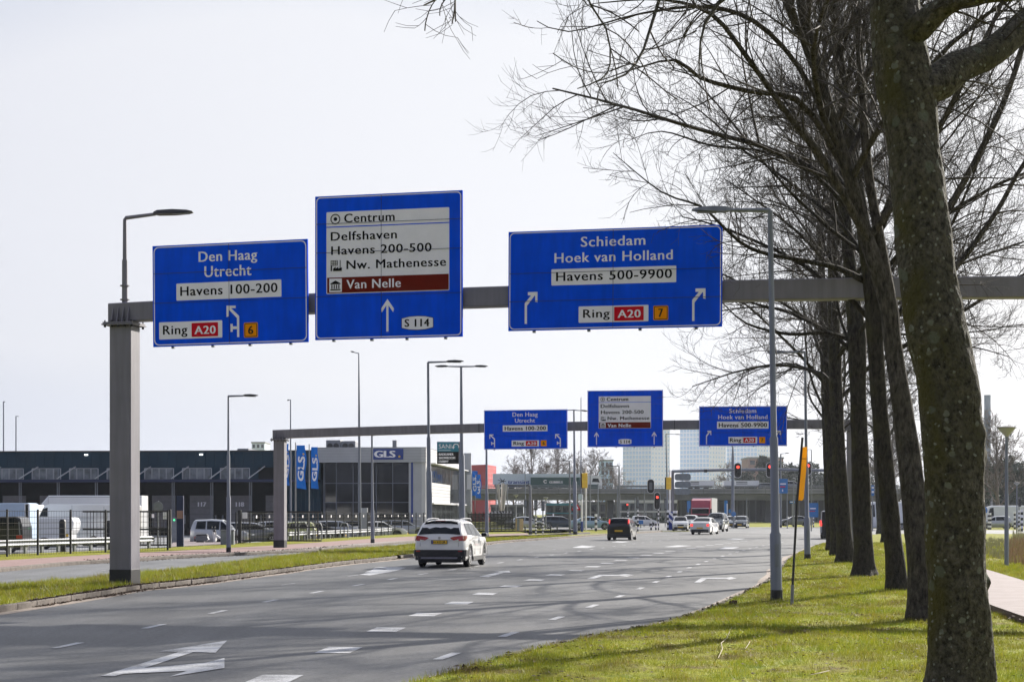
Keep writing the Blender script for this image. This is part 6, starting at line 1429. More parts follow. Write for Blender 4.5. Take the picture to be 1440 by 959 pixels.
q = G(336, 768.4); ub = thing('utility_box', 'low grey box standing at the right gate post', 'utility box', Vector((q.x-.6, q.y, 0))); mb = MB(); mb.bevbox((0, 0, .4), (.7, .4, .85), .03); mb.build('case', M['signback'], ub); mb = MB(); mb.bevbox((0, -.003, .86), (.76, .46, .06), .01); mb.build('lid', M['galv'], ub)
# ------------------------------------------------------------------ company banners
def banner(px, py, ytop, fx0, fx1, fy0, fy1, label, flip=1, wav=.06, z=0., text='GLS', m='gls'):
    q = G(px, py, z); d = q.y; k = d/F; r = thing('banner_flag', label, 'banner', Vector((q.x, d, z)))
    zz = lambda y: H-(y-YH)*k-z
    mb = MB(); mb.tube([(0, 0, 0), (0, 0, zz(ytop)*.5), (0, 0, zz(ytop))], [.055, .045, .03], 8); mb.build('pole', M['galv'], r, smooth=True)
    x0, x1 = (fx0-px)*k, (fx1-px)*k; z1, z0 = zz(fy0), zz(fy1); mb = MB(); n, mm = 8, 22; ph = px*.7
    f = lambda u, v: Vector((x0+(x1-x0)*u+.05*sin(v*9+ph)*u, wav*sin(u*3.5+v*5+ph)*(u+.2)-.02, z0+(z1-z0)*v-.05*u*(1-v)*2*sin(ph)))
    vs = [f(i/n, j/mm) for j in range(mm+1) for i in range(n+1)]; mb.add(vs, [(j*(n+1)+i, j*(n+1)+i+1, (j+1)*(n+1)+i+1, (j+1)*(n+1)+i) for j in range(mm) for i in range(n)])
    fl = mb.build('cloth', M[m], r, smooth=True)
    if text:
        # vertical print reading upwards, following the cloth
        me, a = text_mesh(text, 1.0, 1.0); u_ = .16+.62*(1-a[:, 1]); v_ = .18+.55*a[:, 0]
        for nm, pts, mm_ in (('lettering', [f(uu, vv)+Vector((0, -.012, 0)) for uu, vv in zip(u_, v_)], 'signwhite'),):
            for off_ in ((0, 0), (.03, 0), (0, .05), (.03, .05)):
                pass
            V_ = []; fs = [tuple(p.vertices) for p in me.polygons]; F2 = []; c_ = 0
            for du, dv in ((0, 0), (.05, .0), (0, .02), (.05, .02)):
                V_ += [f(min(1, uu+du), vv+dv)+Vector((0, -.012-.002*c_, 0)) for uu, vv in zip(u_, v_)]; F2 += [tuple(i+c_*len(a) for i in g) for g in fs]; c_ += 1
            mb = MB(); mb.add(V_, F2); mb.build('lettering', M['signwhite'], fl, fix=False)
        mb = MB(); mb.poly([f(.72+.10*cos(q_), .80+.022*sin(q_))+Vector((0, -.014, 0)) for q_ in np.linspace(0, 2*pi, 13)[:-1]]); mb.build('yellow_dot', M['yellow'], fl, fix=False)
    return r
GLB = 'blue GLS banners'
banner(399, 764.5, 622, 400.5, 407, 624, 682, 'blue GLS banner mostly hidden by the far gantry post', z=-.1)
banner(415.6, 763.5, 622, 417, 430, 626, 686, 'blue GLS banner next to the far gantry post, fully in view', z=-.1)
banner(434.8, 762, 624.5, 437.5, 447.8, 628.5, 686.5, 'blue GLS banner in front of the left edge of the office', z=-.1)
banner(663.5, 745, 660, 664, 671, 662, 697, 'blue GLS banner beside the grey sign tower', wav=.12)
banner(668, 744.5, 664, 669, 676.5, 667, 700, 'blue GLS banner overlapping the red facade', wav=.12)
# pale banner of stripes
q = G(697.5, 744); wb = thing('pale_banner', 'worn off-white striped banner sagging in a W shape before the viaduct', 'banner', Vector((q.x, q.y, 0))); k = q.y/F
for i, x in enumerate((0, 16)): mb = MB(); mb.tube([(x*k, 0, 0), (x*k, 0, H-(680-YH)*k)], .05, 6); mb.build('pole', M['galv'], wb)
mb = MB(); n, mm = 20, 10
def wf(u, v):
    xc = 8+(u-.5)*16*(1-.55*v); return Vector((xc*k, .12*sin(u*19), H-((682+36*v-3*sin(u*pi)*(1-v))-YH)*k))
mb.add([wf(i/n, j/mm) for j in range(mm+1) for i in range(n+1)], [(j*(n+1)+i, j*(n+1)+i+1, (j+1)*(n+1)+i+1, (j+1)*(n+1)+i) for j in range(mm) for i in range(n) if not (abs(i-n*.35) < 1.6-1.3*j/mm)])
mb.build('cloth', mat('old_cloth', (.62, .58, .54), .8, var=.12, scale=2), wb, smooth=True)
# ------------------------------------------------------------------ red hall, slat fence
rb = thing('red_hall', 'bright red box-shaped hall behind the viaduct left of the trailer', 'building', at(684, 382, z=0)); k = 382/F
hzr = H-(653-YH)*k
mb = MB(); mb.prism([(-30*k, 6, 0), (0, 0, 0), (13*k, 14, 0), (-16*k, 24, 0)], (0, 0, hzr)); mb.build('wall', M['redwall'], rb)
for z in np.arange(1, hzr, 1.1): 
    mb = MB(); mb.tube([(-29.8*k, 5.93, z), (0, -.03, z), (12.9*k, 13.9, z)], .03, 4); mb.build('cladding_joint', M['cab_red'], rb)
q = G(690, 745.5); sf = thing('slat_fence', 'dark grey horizontal slat fence with pale pickets behind the beige cabinet', 'fence', Vector((q.x, q.y, 0))); k = q.y/F
for i in range(11):
    z = .08+i*.155; mb = MB(); mb.b2((-32*k, -.02, z), (-5*k, .02, z+.125)); mb.b2((-5*k+.02, -.03, z), (31*k, .01, z+.125)); mb.build('slat', M['dark'], sf)
for i in range(13): x = (-32+i*5.25)*k; mb = MB(); mb.b2((x-.05, .02, 0), (x+.05, .1, 1.9)); mb.build('post', M['dark'], sf)
for i in range(22): x = (-3+i*1.5)*k; mb = MB(); mb.b2((x-.04, .5, 1.4), (x+.04, .56, 2.0-.1*(i % 3))); mb.build('picket', M['signwhite'], sf)
# ------------------------------------------------------------------ viaduct
VD = 330.; kv = VD/F; zv = lambda y: H-(y-YH)*kv
vi = thing('viaduct', 'long grey concrete road viaduct crossing behind the junction', 'viaduct', (0, VD, 0))
mb = MB(); mb.add([(x, y, z) for x in (-60, 170) for y, z in ((0, zv(694)), (0, zv(686.6)), (.35, zv(686.6)), (.35, zv(689)), (14, zv(689)), (14, zv(694)), (3.2, zv(703)), (1.6, zv(702.5)), (1.2, zv(695.5)))],
      [tuple(range(9)), tuple(range(17, 8, -1))]+[(i, (i+1) % 9, 9+(i+1) % 9, 9+i) for i in range(9)]); mb.build('deck', M['concrete'], vi)
mb = MB(); mb.b2((-60, -.05, zv(690.4)), (170, -.003, zv(689.8))); mb.build('parapet_joint', M['concrete_d'], vi)
for x in np.arange(-59, 170, 4.): mb = MB(); mb.b2((x-.03, -.02, zv(693.9)), (x+.03, -.004, zv(686.7))); mb.build('parapet_seam', M['concrete_d'], vi)
mb = MB()
for zz in (zv(682.8), zv(684.8)): mb.tube([(-60, .2, zz), (170, .2, zz)], .06, 6)
mb.build('handrail', M['galv'], vi)
for x in np.arange(-59, 170, 2.): mb = MB(); mb.tube([(x, .2, zv(686.6)), (x, .2, zv(682.8))], .045, 5); mb.build('railing_post', M['galv'], vi)
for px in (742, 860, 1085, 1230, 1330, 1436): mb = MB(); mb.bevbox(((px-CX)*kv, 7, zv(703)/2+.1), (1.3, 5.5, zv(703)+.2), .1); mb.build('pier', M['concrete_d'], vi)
# abutment and noise wall below the right part
ab = thing('retaining_wall', 'dark ribbed retaining wall under the right half of the viaduct', 'wall', ((1060-CX)*kv, VD+9, 0))
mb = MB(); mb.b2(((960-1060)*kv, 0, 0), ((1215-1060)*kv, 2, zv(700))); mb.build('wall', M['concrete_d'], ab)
for px in range(964, 1213, 9): mb = MB(); mb.b2(((px-1060)*kv-.12, -.14, 0), ((px-1060)*kv+.12, -.003, zv(703.5))); mb.build('rib', M['concrete'], ab)
# low buildings seen under the deck
for i, (a, b, y0, dd, m, lb) in enumerate([(768, 812, 708, 352, 'teal', 'low building with teal stripes under the viaduct'), (815, 868, 706, 356, 'concrete_d', 'grey shed under the viaduct above the pale blue car'), (872, 956, 704, 360, 'cladw', 'pale glazed building under the viaduct behind the traffic signals'), (690, 736, 710, 350, 'cargrey', 'dark low building under the left end of the viaduct'), (1380, 1450, 705, 352, 'concrete_d', 'dark low building under the viaduct at the far right')]):
    k = dd/F; bb = thing('low_building', lb, 'building', ((a-CX)*k, dd, 0)); hh = H-(y0-YH)*k; Wd = (b-a)*k
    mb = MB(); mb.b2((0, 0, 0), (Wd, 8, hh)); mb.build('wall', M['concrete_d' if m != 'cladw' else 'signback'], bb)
    mb = MB(); mb.b2((-.1, -.12, hh*.90), (Wd+.1, .5, hh+.1)); mb.build('fascia', M[m], bb); mb = MB(); mb.b2((-.1, -.10, hh*.45), (Wd+.1, -.004, hh*.52)); mb.build('stripe', M[m], bb)
    nw = int(Wd/1.6)
    for j in range(nw):
        x = (j+.5)*Wd/nw; mb = MB(); mb.b2((x-.55, -.05, .9), (x+.55, -.004, hh*.43)); mb.build('window', M['wglass'], bb)
        mb = MB(); mb.b2((x-.55, -.05, hh*.54), (x+.55, -.004, hh*.87)); mb.build('window', M['wglass'], bb)
# lorries and cars on the viaduct
zd = zv(689)
def wheelset(root, xs, r=.5, y=.1):
    for x in xs: mb = MB(); mb.lathe([(r*.5, 0), (r, .02), (r, .3), (r*.5, .32)], (x, y, r), 'Y', 14); mb.build('wheel', M['rubber'], root)
t = thing('lorry_trailer', 'pale blue-grey trailer lettered transint on the viaduct', 'trailer', ((693-CX)*(VD+3)/F, VD+3, zd)); k = (VD+3)/F
mb = MB(); mb.b2((0, 0, 1.15), (54*k, 2.5, H-(666-YH)*k-zd)); tb = mb.build('box_body', M['trailer'], t); mb = MB(); mb.b2((.3, .2, .7), (53*k, 2.3, 1.15)); mb.build('chassis', M['black'], t); wheelset(t, (1, 2.3, 3.6))
lettering('transint', (714-693)*k, H-(680-YH)*k-zd, .75, 31*k, M['glsdark'], tb, y=-.02, bold=.04); lettering('www.transint.com', (714-693)*k, H-(684.5-YH)*k-zd, .25, 26*k, M['glsdark'], tb, y=-.02)
mb = MB(); c_ = Vector(((707-693)*k, 0, H-(676.5-YH)*k-zd))
for a, l in ((0, 5), (.9, 5), (2.3, 7), (2.9, 8), (3.6, 7), (5.3, 4)):
    dv = Vector((cos(a), 0, sin(a)))*l*k*.9; nv_ = Vector((-sin(a), 0, cos(a)))*.09; mb.poly([c_+Vector((0, -.02, 0))-nv_, c_+dv+Vector((0, -.02, 0))-nv_*.6, c_+dv+Vector((0, -.02, 0))+nv_*.6, c_+Vector((0, -.02, 0))+nv_])
mb.build('star_emblem', M['cardark'], tb, fix=False)
t = thing('container_lorry', 'lorry with dark green GUBBELS container and white cab on the viaduct', 'lorry', ((746-CX)*(VD+6)/F, VD+6-4.5, zd)); k = (VD+1.5)/F
zz = lambda y: H-(y-YH)*k-zd
mb = MB(); mb.b2((0, 0, zz(686)), (71*k, 2.4, zz(671))); cb = mb.build('container', M['green_tr'], t); mb = MB(); mb.b2((0, .02, zz(671)+.01), (72*k, 2.4, zz(666))); mb.build('cover', M['trailer'], t)
for x in np.arange(.4, 70*k, .55): mb = MB(); mb.b2((x, -.05, zz(684.6)), (x+.12, -.003, zz(672.5))); mb.build('container_rib', M['green_tr'], cb)
lettering('GUBBELS', 26*k, zz(679.3), .42, 19*k, M['signwhite'], cb, y=-.075, bold=.05)
mb = MB(); cx_, cz_ = 20.5*k, zz(677); mb.strip([(cx_+.22*cos(a), -.075, cz_+.22*sin(a)) for a in np.linspace(.6, 5.7, 14)], [(cx_+.36*cos(a), -.075, cz_+.36*sin(a)) for a in np.linspace(.6, 5.7, 14)]); mb.build('emblem', M['signwhite'], cb, fix=False)
mb = MB(); mb.b2((0, .3, .6), (98*k, 2.2, zz(686)-.01)); mb.build('chassis', M['black'], t)
mb = MB(); mb.prism([(80*k, 0, zz(687.5)), (100*k, 0, zz(687.5)), (100.5*k, 0, zz(678)), (98.5*k, 0, zz(670)), (95*k, 0, zz(668.6)), (80*k, 0, zz(668.6))], (0, 2.4, 0)); cbb = mb.build('cab', M['white'], t)
mb = MB(); mb.prism([(86*k, 0, zz(677.5)), (97*k, 0, zz(678)), (95*k, 0, zz(672.5)), (87.5*k, 0, zz(672.5))], (0, .02, 0)); o = mb.build('side_window', M['glass'], cbb); o.location.y = -.025
mb = MB(); mb.b2((81*k, -.02, zz(687.4)), (94*k, -.003, zz(681))); mb.build('lower_panel', M['green_tr'], cbb)
mb = MB(); mb.b2((72*k, .1, .9), (80*k-.02, 2.3, zz(680))); mb.build('tank', M['signback'], t); wheelset(t, (1, 2.4, 3.8, 73*k, 93*k))
for i, (a, b, lb) in enumerate([(964, 1004, 'white container on a lorry behind the grey sign backs on the viaduct'), (1018, 1067.5, 'white container on a lorry right of the red signal on the viaduct')]):
    t = thing('container_lorry', lb, 'lorry', ((a-CX)*(VD+4)/F, VD+4, zd)); k = (VD+4)/F; zz = lambda y: H-(y-YH)*k-zd
    mb = MB(); mb.b2((0, 0, zz(683.5)), ((b-a)*k, 2.4, zz(675.5))); cb = mb.build('container', M['white'], t); mb = MB(); mb.b2((.2, .2, .5), ((b-a)*k-.2, 2.2, zz(683.5)-.01)); mb.build('chassis', M['black'], t); wheelset(t, (1., 2.3, (b-a)*k-1.5))
    for j in range(2): mb = MB(); mb.b2((7*k+i*k*10, -.02, zz(678.2+2.4*j)), (19*k+i*k*14, -.004, zz(677.0+2.4*j))); mb.build('stripe', M['concrete_d'], cb)
c = suv(); r = carlike('grey_car', 'dark grey car with bright roof line driving on the viaduct', 'car', Vector(((1115-CX)*(VD+3)/F, VD+3, zd)), -pi/2, c, M['cargrey'], W3); r.scale = (1, 1, 1.15)
r = carlike('dark_car', 'dark car on the viaduct, half hidden by the near lamp post', 'car', Vector(((1082-CX)*(VD+4)/F, VD+4, zd)), -pi/2, estate(), M['cardark'], EW)
# ------------------------------------------------------------------ towers, chimney, far blocks
def tower(px0, pxc, px1, ytop, d, label, nf=22, ncol=9):
    k = d/F; hh = H-(ytop-YH)*k; r = thing('office_tower', label, 'tower', ((pxc-CX)*k, d, 0)); a = (px0-pxc)*k; b = (px1-pxc)*k
    A = Vector((a, abs(a)*.45, 0)); B = Vector((b, b*.8, 0)); C0 = Vector((0, 0, 0))
    mb = MB(); mb.prism([A, C0, B, A+B], (0, 0, hh)); mb.build('core', M['towerwhite'], r)
    for P0, P1, nc_, m, fr in ((A, C0, ncol, 'towerglass', .80), (C0, B, max(4, int(ncol*.7)), 'towerglass', .35)):
        u = (P1-P0)/nc_; nrm = Vector((u.y, -u.x, 0)).normalized(); me = None
        if nrm.y > 0: nrm = -nrm
        for i in range(nc_):
            # one window column is one strip of panes, kept as cheap pieces
            for j in range(nf):
                if me is None:
                    mb = MB(); w = u*fr*.96; mb.prism([(0, 0, 0), w, w+nrm*.12, nrm*.12], (0, 0, hh/nf*(.72 if fr > .5 else .42))); o = mb.build('window', M[m], r); me = o.data
                else: o = link('window', me, r)
                o.location = P0+u*(i+.5)-u*fr*.48+nrm*.01+Vector((0, 0, hh*(j+.18)/nf))
    return r
tower(877, 916, 944, 603, 1500, 'pale glass tower behind the junction, leftmost of the three', 20, 9)
tower(958, 997.5, 1023.5, 602, 1560, 'middle one of the three pale glass towers', 20, 9)
tower(1023.8, 1065, 1092, 606, 1640, 'rightmost pale glass tower behind the Schiedam sign', 20, 9)
def block(px0, px1, ytop, d, m, label, name='far_building', win=True):
    k = d/F; hh = H-(ytop-YH)*k; Wd = (px1-px0)*k; r = thing(name, label, 'building', ((px0-CX)*k, d, 0)); mb = MB(); mb.b2((0, 0, 0), (Wd, 20, hh)); mb.build('wall', M[m], r)
    mb = MB(); mb.b2((-.3, -.3, hh), (Wd+.3, 20.3, hh+.7)); mb.build('parapet', M['concrete'], r)
    nf = max(3, int(hh/3.4)); nc_ = max(3, int(Wd/3.5)); me = None
    for i in range(nc_):
        for j in range(nf):
            if me is None: mb = MB(); mb.b2((0, 0, 0), (Wd/nc_*.55, .1, hh/nf*.5)); o = mb.build('window', M['wglass'], r); me = o.data
            else: o = link('window', me, r)
            o.location = (Wd*(i+.22)/nc_, -.12, hh*(j+.3)/nf)
    return r
block(1052, 1101.5, 645, 700, 'brickfar', 'pink-brown flat-roofed block below the rightmost glass tower')
block(845, 862, 648, 800, 'towerglass', 'grey-blue block between bare trees left of the first tower')
block(588, 596, 600, 1100, 'towerglass', 'thin distant block hidden over the office roof') if False else None
block(354, 372, 623, 900, 'trailer', 'pale blue tank-like block peeping over the depot roof')
k = 1000/F; ch = thing('chimney', 'tall blue-grey power station chimney at the far right', 'chimney', ((1388.5-CX)*k, 1000, 0)); hh = H-(555.5-YH)*k
mb = MB(); mb.lathe([(2.1, 0), (1.95, hh*.5), (1.85, hh-.6), (1.95, hh-.5), (1.95, hh), (1.6, hh+.02)], n=20); mb.build('stack', M['chimney'], ch, smooth=True)
for f in (.35, .66): mb = MB(); mb.lathe([(2.15, -.3), (2.25, -.2), (2.25, .2), (2.15, .3)], (0, 0, hh*f), n=20); mb.build('ring', M['concrete_d'], ch)
# ------------------------------------------------------------------ lamp posts
def head_led(mb, tip, back, w=.26):
    """flat lantern between two points"""
    t = (tip-back).normalized(); n = Vector((0, 1, 0)) if abs(t.y) < .9 else Vector((1, 0, 0)); up = Vector((0, 0, 1))
    P = [back, back+t*.10, back+(tip-back)*.5, tip-t*.12, tip]; hw_ = [.05, w*.45, w*.5, w*.48, w*.3]; th_ = [.05, .09, .10, .06, .02]
    vs = []
    for p, a, b in zip(P, hw_, th_): vs += [p-n*a-up*b*.35, p+n*a-up*b*.35, p+n*a*.8+up*b*.65, p-n*a*.8+up*b*.65]
    mb.add(vs, [(0, 1, 2, 3), (19, 18, 17, 16)]+[(i*4+k, i*4+(k+1) % 4, i*4+4+(k+1) % 4, i*4+4+k) for i in range(4) for k in range(4)])
def lamp_post(px, py, ptx, pty, arms, label, z=.1, r=(.10, .075, .055), joint=.30, group=None, door=True, d=None, zbase=None, m='steel2', steps=None):
    q = G(px, py, z) if d is None else at(px, d, z=z); d = q.y; k = d/F; root = thing('street_lamp', label, 'street lamp', Vector((q.x, d, z)), 0, group)
    hh = H-(pty-YH)*k-z; tx = (ptx-CX)*k-q.x; P = lambda f: Vector((tx*f, 0, hh*f))
    st = steps or [(0, .20), (joint, .20), (joint+.012, .145), (.55, .13), (.553, .105), (1, .075)]
    mb = MB(); mb.tube([P(f) for f, _ in st], [w/2 for _, w in st], 12); mb.build('pole', M[m], root, smooth=True, angle=50)
    if door: mb = MB(); mb.bevbox((tx*.1, -st[0][1]/2-.004, hh*.12), (.085, .02, .42), .008); mb.build('service_door', M[m], root)
    mb = MB(); mb.lathe([(st[0][1]*.54, -.05), (st[0][1]*.53, .22)], n=12); mb.build('foot_band', M['dark'], root)
    for ax, ay, kind in arms:
        tip = Vector(((ax-CX)*k-q.x, 0, H-(ay-YH)*k-z)); b = P(1.0); hl = min(.75, (tip-b).length*.5); back = tip-(tip-b).normalized()*hl
        mb = MB(); mb.tube([P(.985), b+Vector((0, 0, .0)), back], [.04, .045, .035], 8); mb.build('arm', M[m], root, smooth=True)
        mb = MB(); head_led(mb, tip, back); hd = mb.build('lamp_head', M['dark' if kind else m], root)
        mb = MB(); cc2 = back.lerp(tip, .62); mb.box(cc2-Vector((0, 0, .045)), (hl*.5, .16, .01)); mb.build('lens', M['galv'], hd)
    return root
lamp_post(1092, 845.5, 1083, 296, [(973, 295.5, 0)], 'nearest street lamp on the right, one arm reaching left across the blue sign', joint=.17, steps=[(0, .215), (.172, .215), (.178, .165), (.418, .155), (.422, .118), (1, .095)])
lamp_post(1135.5, 787.5, 1132, 495, [(1078, 496, 0)], 'second street lamp on the right, behind the orange banner', joint=.2, steps=[(0, .22), (.2, .22), (.205, .15), (.45, .14), (.455, .11), (1, .08)])
lamp_post(321.5, 776.5, 321, 557, [(363, 556, 1)], 'street lamp on the pavement in front of the depot gate', steps=[(0, .20), (.35, .19), (.36, .14), (.62, .13), (.625, .10), (1, .07)])
lamp_post(604, 776, 602, 509.5, [(652, 508, 1)], 'street lamp in the grass strip behind the white crossover, single arm', steps=[(0, .26), (.42, .25), (.43, .18), (.6, .17), (.61, .12), (1, .10)])
lamp_post(650, 766, 648.5, 515.5, [(686, 515, 1), (611.5, 515, 1)], 'double-armed street lamp in the grass strip beside the showroom sign', steps=[(0, .34), (.5, .30), (.51, .20), (1, .12)])
lamp_post(524, 763.5, 523, 612, [(545, 609, 1)], 'short pole with a small cabinet on the pavement before the office', steps=[(0, .22), (.3, .2), (.31, .15), (1, .10)])
lamp_post(506, 757, 504.5, 497, [(492.5, 494, 1)], 'tall mast with a small floodlight behind the yard fence', z=-.2, steps=[(0, .26), (.3, .24), (.7, .16), (1, .08)], door=False)
lamp_post(409, 756, 408.5, 562, [(404, 563, 1)], 'thin mast rising above the depot behind the banners', z=-.2, steps=[(0, .16), (.5, .14), (1, .08)], door=False)
lamp_post(684.5, 755.5, 684, 600, [(700, 599, 1)], 'grey pole below the left sign of the far gantry', steps=[(0, .26), (.4, .22), (.41, .17), (1, .12)])
lamp_post(809, 751, 807, 576.5, [(827, 578, 1), (788, 577, 1)], 'double-armed street lamp between the two left signs of the far gantry', steps=[(0, .34), (.42, .30), (.43, .20), (1, .12)])
lamp_post(801.5, 748.5, 801, 648, [(790, 647.5, 1)], 'pale slim pole left of the warning triangle', steps=[(0, .2), (.5, .16), (1, .1)], m='galv')
lamp_post(817, 742, 817, 560, [(817.5, 558, 1)], 'very thin tall mast right of the double-armed lamp', d=230, z=0, steps=[(0, .22), (.5, .16), (1, .10)], door=False)
lamp_post(871, 745, 870.5, 655, [(855, 655, 1)], 'pale pole left of the hanging signal arm', steps=[(0, .22), (.5, .2), (1, .14)], m='galv')
lamp_post(939, 741, 936.5, 610, [(957, 611, 1)], 'thin street lamp in front of the leftmost glass tower', d=230, z=0, steps=[(0, .24), (.5, .2), (1, .12)])
lamp_post(1098, 741, 1098, 638, [(1110, 637, 1)], 'pale street lamp hidden behind the nearest lamp post', steps=[(0, .3), (.5, .26), (1, .16)], m='galv')
lamp_post(1141, 738, 1141, 632, [(1130, 632, 1)], 'pale pole right of the orange banner', steps=[(0, .26), (.5, .2), (1, .12)], m='galv')
for i, (px, yb, yt) in enumerate([(5, 640, 565), (22.5, 640, 585)]):
    lamp_post(px, 760, px, yt, [(px+4, yt+.5, 1)] if i else [(px+1.5, yt, 1)], ['very thin mast rising behind the depot at the left edge', 'floodlight mast rising behind the depot near the left edge'][i], d=215, z=-.3, steps=[(0, .2), (1, .14)], door=False)
# lamp standing on the near gantry
q = GA.at(.0, 0); k = q.y/F; zt_ = zA(0)+.215
r = thing('street_lamp', 'street lamp mounted on the left end of the near gantry', 'street lamp', Vector((q.x, q.y, zt_)), 0); zz = lambda y: H-(y-YH)*k-zt_; xx = lambda x: (x-CX)*k-q.x
mb = MB(); mb.tube([(0, 0, 0), (0, 0, zz(366)), (0, 0, zz(365.5)), (xx(175.5), 0, zz(309))], [.068, .064, .05, .042], 12); mb.build('pole', M['steel'], r, smooth=True, angle=50)
for y in (402, 421.5): mb = MB(); mb.lathe([(.11, -.012), (.11, .012)], (0, 0, zz(y)), n=10); mb.build('clamp_ring', M['steel'], r)
mb = MB(); mb.tube([(xx(175.5), 0, zz(309.5)), (xx(177), 0, zz(306.7)), (xx(219), .0, zz(301.2))], [.042, .045, .038], 8); mb.build('arm', M['steel'], r, smooth=True)
mb = MB(); head_led(mb, Vector((xx(271), 0, zz(298.5))), Vector((xx(216), 0, zz(300.5))), .34); hd = mb.build('lamp_head', M['dark'], r)
mb = MB(); mb.box((xx(254), -.02, zz(300.9)), (.36, .24, .012), ry=-.05, rx=.12); mb.build('lens', M['galv'], hd)
# bowl lanterns
def bowl(px, py, yt, label, w=.55, z=.1, m='steel2', rp=.055):
    q = G(px, py, z); k = q.y/F; hh = H-(yt-YH)*k-z; r = thing('bowl_lamp', label, 'street lamp', Vector((q.x, q.y, z)))
    mb = MB(); mb.tube([(0, 0, 0), (0, 0, hh*.35), (0, 0, hh*.353), (0, 0, hh-.28)], [rp*1.3, rp*1.25, rp, rp*.8], 10); mb.build('pole', M[m], r, smooth=True, angle=50)
    mb = MB(); mb.lathe([(rp*.9, hh-.30), (rp*1.2, hh-.26), (w*.45, hh-.05), (w*.46, hh-.03), (w*.02, hh-.02)], n=20); mb.build('bowl', M['clad'], r, smooth=True)
    mb = MB(); mb.lathe([(w*.5, hh-.028), (w*.51, hh-.01), (w*.2, hh+.03), (.01, hh+.035)], n=20); mb.build('cap', M['dark'], r, smooth=True)
bowl(1415.5, 797, 600.5, 'bowl-shaped post lamp by the pink footpath on the right', .60)
bowl(725.5, 745.5, 695.5, 'pale bowl lamp beside the beige cabinet', .62, 0, 'galv'); bowl(767.5, 744.5, 699, 'pale bowl lamp in front of the dark arch left of the warning triangle', .62, 0, 'galv')
bowl(1381.5, 741, 694, 'pale bowl lamp next to the huge mossy trunk', .62, 0, 'galv'); bowl(1404, 739, 696, 'small pale bowl lamp in front of the white van', .62, 0, 'galv'); bowl(1430, 748, 678, 'bowl lamp right of the near bowl lamp', .62, 0, 'steel2')
# ------------------------------------------------------------------ traffic signals, striped posts, signs
def striped(px, yb, yt, label, w=.17, z=0., name='striped_post'):
    q = G(px, yb, z); k = q.y/F; r = thing(name, label, 'striped post', Vector((q.x, q.y, z))); hh = H-(yt-YH)*k-z; n = max(4, int(hh/.26)); n += n % 2
    for i in range(n):
        mb = MB(); mb.lathe([(w/2-.004, hh*i/n), (w/2, hh*i/n+.01), (w/2, hh*(i+1)/n-.01), (w/2-.004, hh*(i+1)/n)], n=10); mb.build('band', M['black'] if i % 2 == 0 else M['signwhite'], r, smooth=True, angle=60)
    return r, hh
def sighead(r, x, y, z, h=.9, w=.32, board=True, lit=True, facing=1):
    """signal head; facing=1 looks at the camera, -1 shows its back"""
    s_ = facing; n = 8
    if board:
        W_, H_ = w*1.75, h*1.45; pts = rrect(x-W_/2, z-H_/2, x+W_/2, z+H_/2, W_*.45, 6)
        mb = MB(); mb.prism([(a, y, b) for a, b in pts], (0, .02, 0)); bd = mb.build('backboard', M['black'], r)
        o_ = rrect(x-W_/2-.03, z-H_/2-.03, x+W_/2+.03, z+H_/2+.03, W_*.47, 6)
        ring(o_, pts, y-.003 if s_ > 0 else y+.023).build('white_rim', M['signwhite'], bd, fix=False)
    mb = MB(); mb.bevbox((x, y-.10*s_, z), (w, .2, h), .03); hd = mb.build('signal_head', M['black'], r)
    if s_ > 0:
        for i, m in enumerate(('redlight' if lit else 'black', 'black', 'black')):
            zz_ = z+h*(.32-.32*i); mb = MB(); mb.lathe([(w*.36, 0), (w*.36, -.012)], (x, y-.205, zz_), 'Y', 14); mb.build('lens', M[m], hd)
            mb = MB(); A = [(x+w*.42*cos(a), y-.2, zz_+w*.42*sin(a)) for a in np.linspace(-.2, pi+.2, 9)]; mb.strip(A, [(p[0], p[1]-.18, p[2]) for p in A]); mb.build('visor', M['black'], hd)
    else: mb = MB(); mb.bevbox((x, y+.02, z), (w*.8, .08, h*.8), .02); mb.build('head_cover', M['cargrey'], hd)
def signal_post(px, yb, yt, heads, label, w=.11, z=0., m='galv', stripe=True):
    q = G(px, yb, z); k = q.y/F; r = thing('traffic_signal', label, 'traffic signal', Vector((q.x, q.y, z))); hh = H-(yt-YH)*k-z
    if stripe:
        n = 10; st = min(hh*.62, 2.3)
        for i in range(n): mb = MB(); mb.lathe([(w*.7, st*i/n), (w*.7, st*(i+1)/n-.002)], n=10); mb.build('band', M['black'] if i % 2 == 0 else M['signwhite'], r)
        mb = MB(); mb.tube([(0, 0, st), (0, 0, hh)], w/2, 8)
    else: mb = MB(); mb.tube([(0, 0, 0), (0, 0, hh)], w/2, 8)
    mb.build('pole', M[m], r)
    for (dx, y0, y1, board, lit, fc) in heads:
        z0, z1 = H-(y1-YH)*k-z, H-(y0-YH)*k-z; hgt = z1-z0; hb = hgt/1.45 if board else hgt
        sighead(r, dx*k, -.12, (z0+z1)/2, hb, min(.34, hb*.36), board, lit, fc)
    return r
signal_post(926, 745, 690, [(-2, 692.5, 716, True, True, 1)], 'red traffic signal with oval backboard beside the keep-left signs')
signal_post(897, 747, 698, [(-.5, 703, 714, False, False, -1)], 'striped signal post with side-facing head left of the red signal')
signal_post(883, 742, 706, [(-1, 708, 716, False, True, 1)], 'small signal post left of the side-facing head')
signal_post(935.5, 740, 699, [(0, 701, 717, False, False, -1)], 'dark signal seen from behind, right of the red signal', stripe=False)
signal_post(753.5, 751, 716, [(0, 703, 717, False, False, -1)], 'left striped signal post near the beige cabinet')
signal_post(763.5, 751.5, 716, [(0.2, 704, 718, False, False, -1)], 'right striped signal post near the beige cabinet')
signal_post(739, 741, 700, [(0, 703, 713, False, False, -1)], 'dark signal at the pier left of the striped posts', stripe=False)
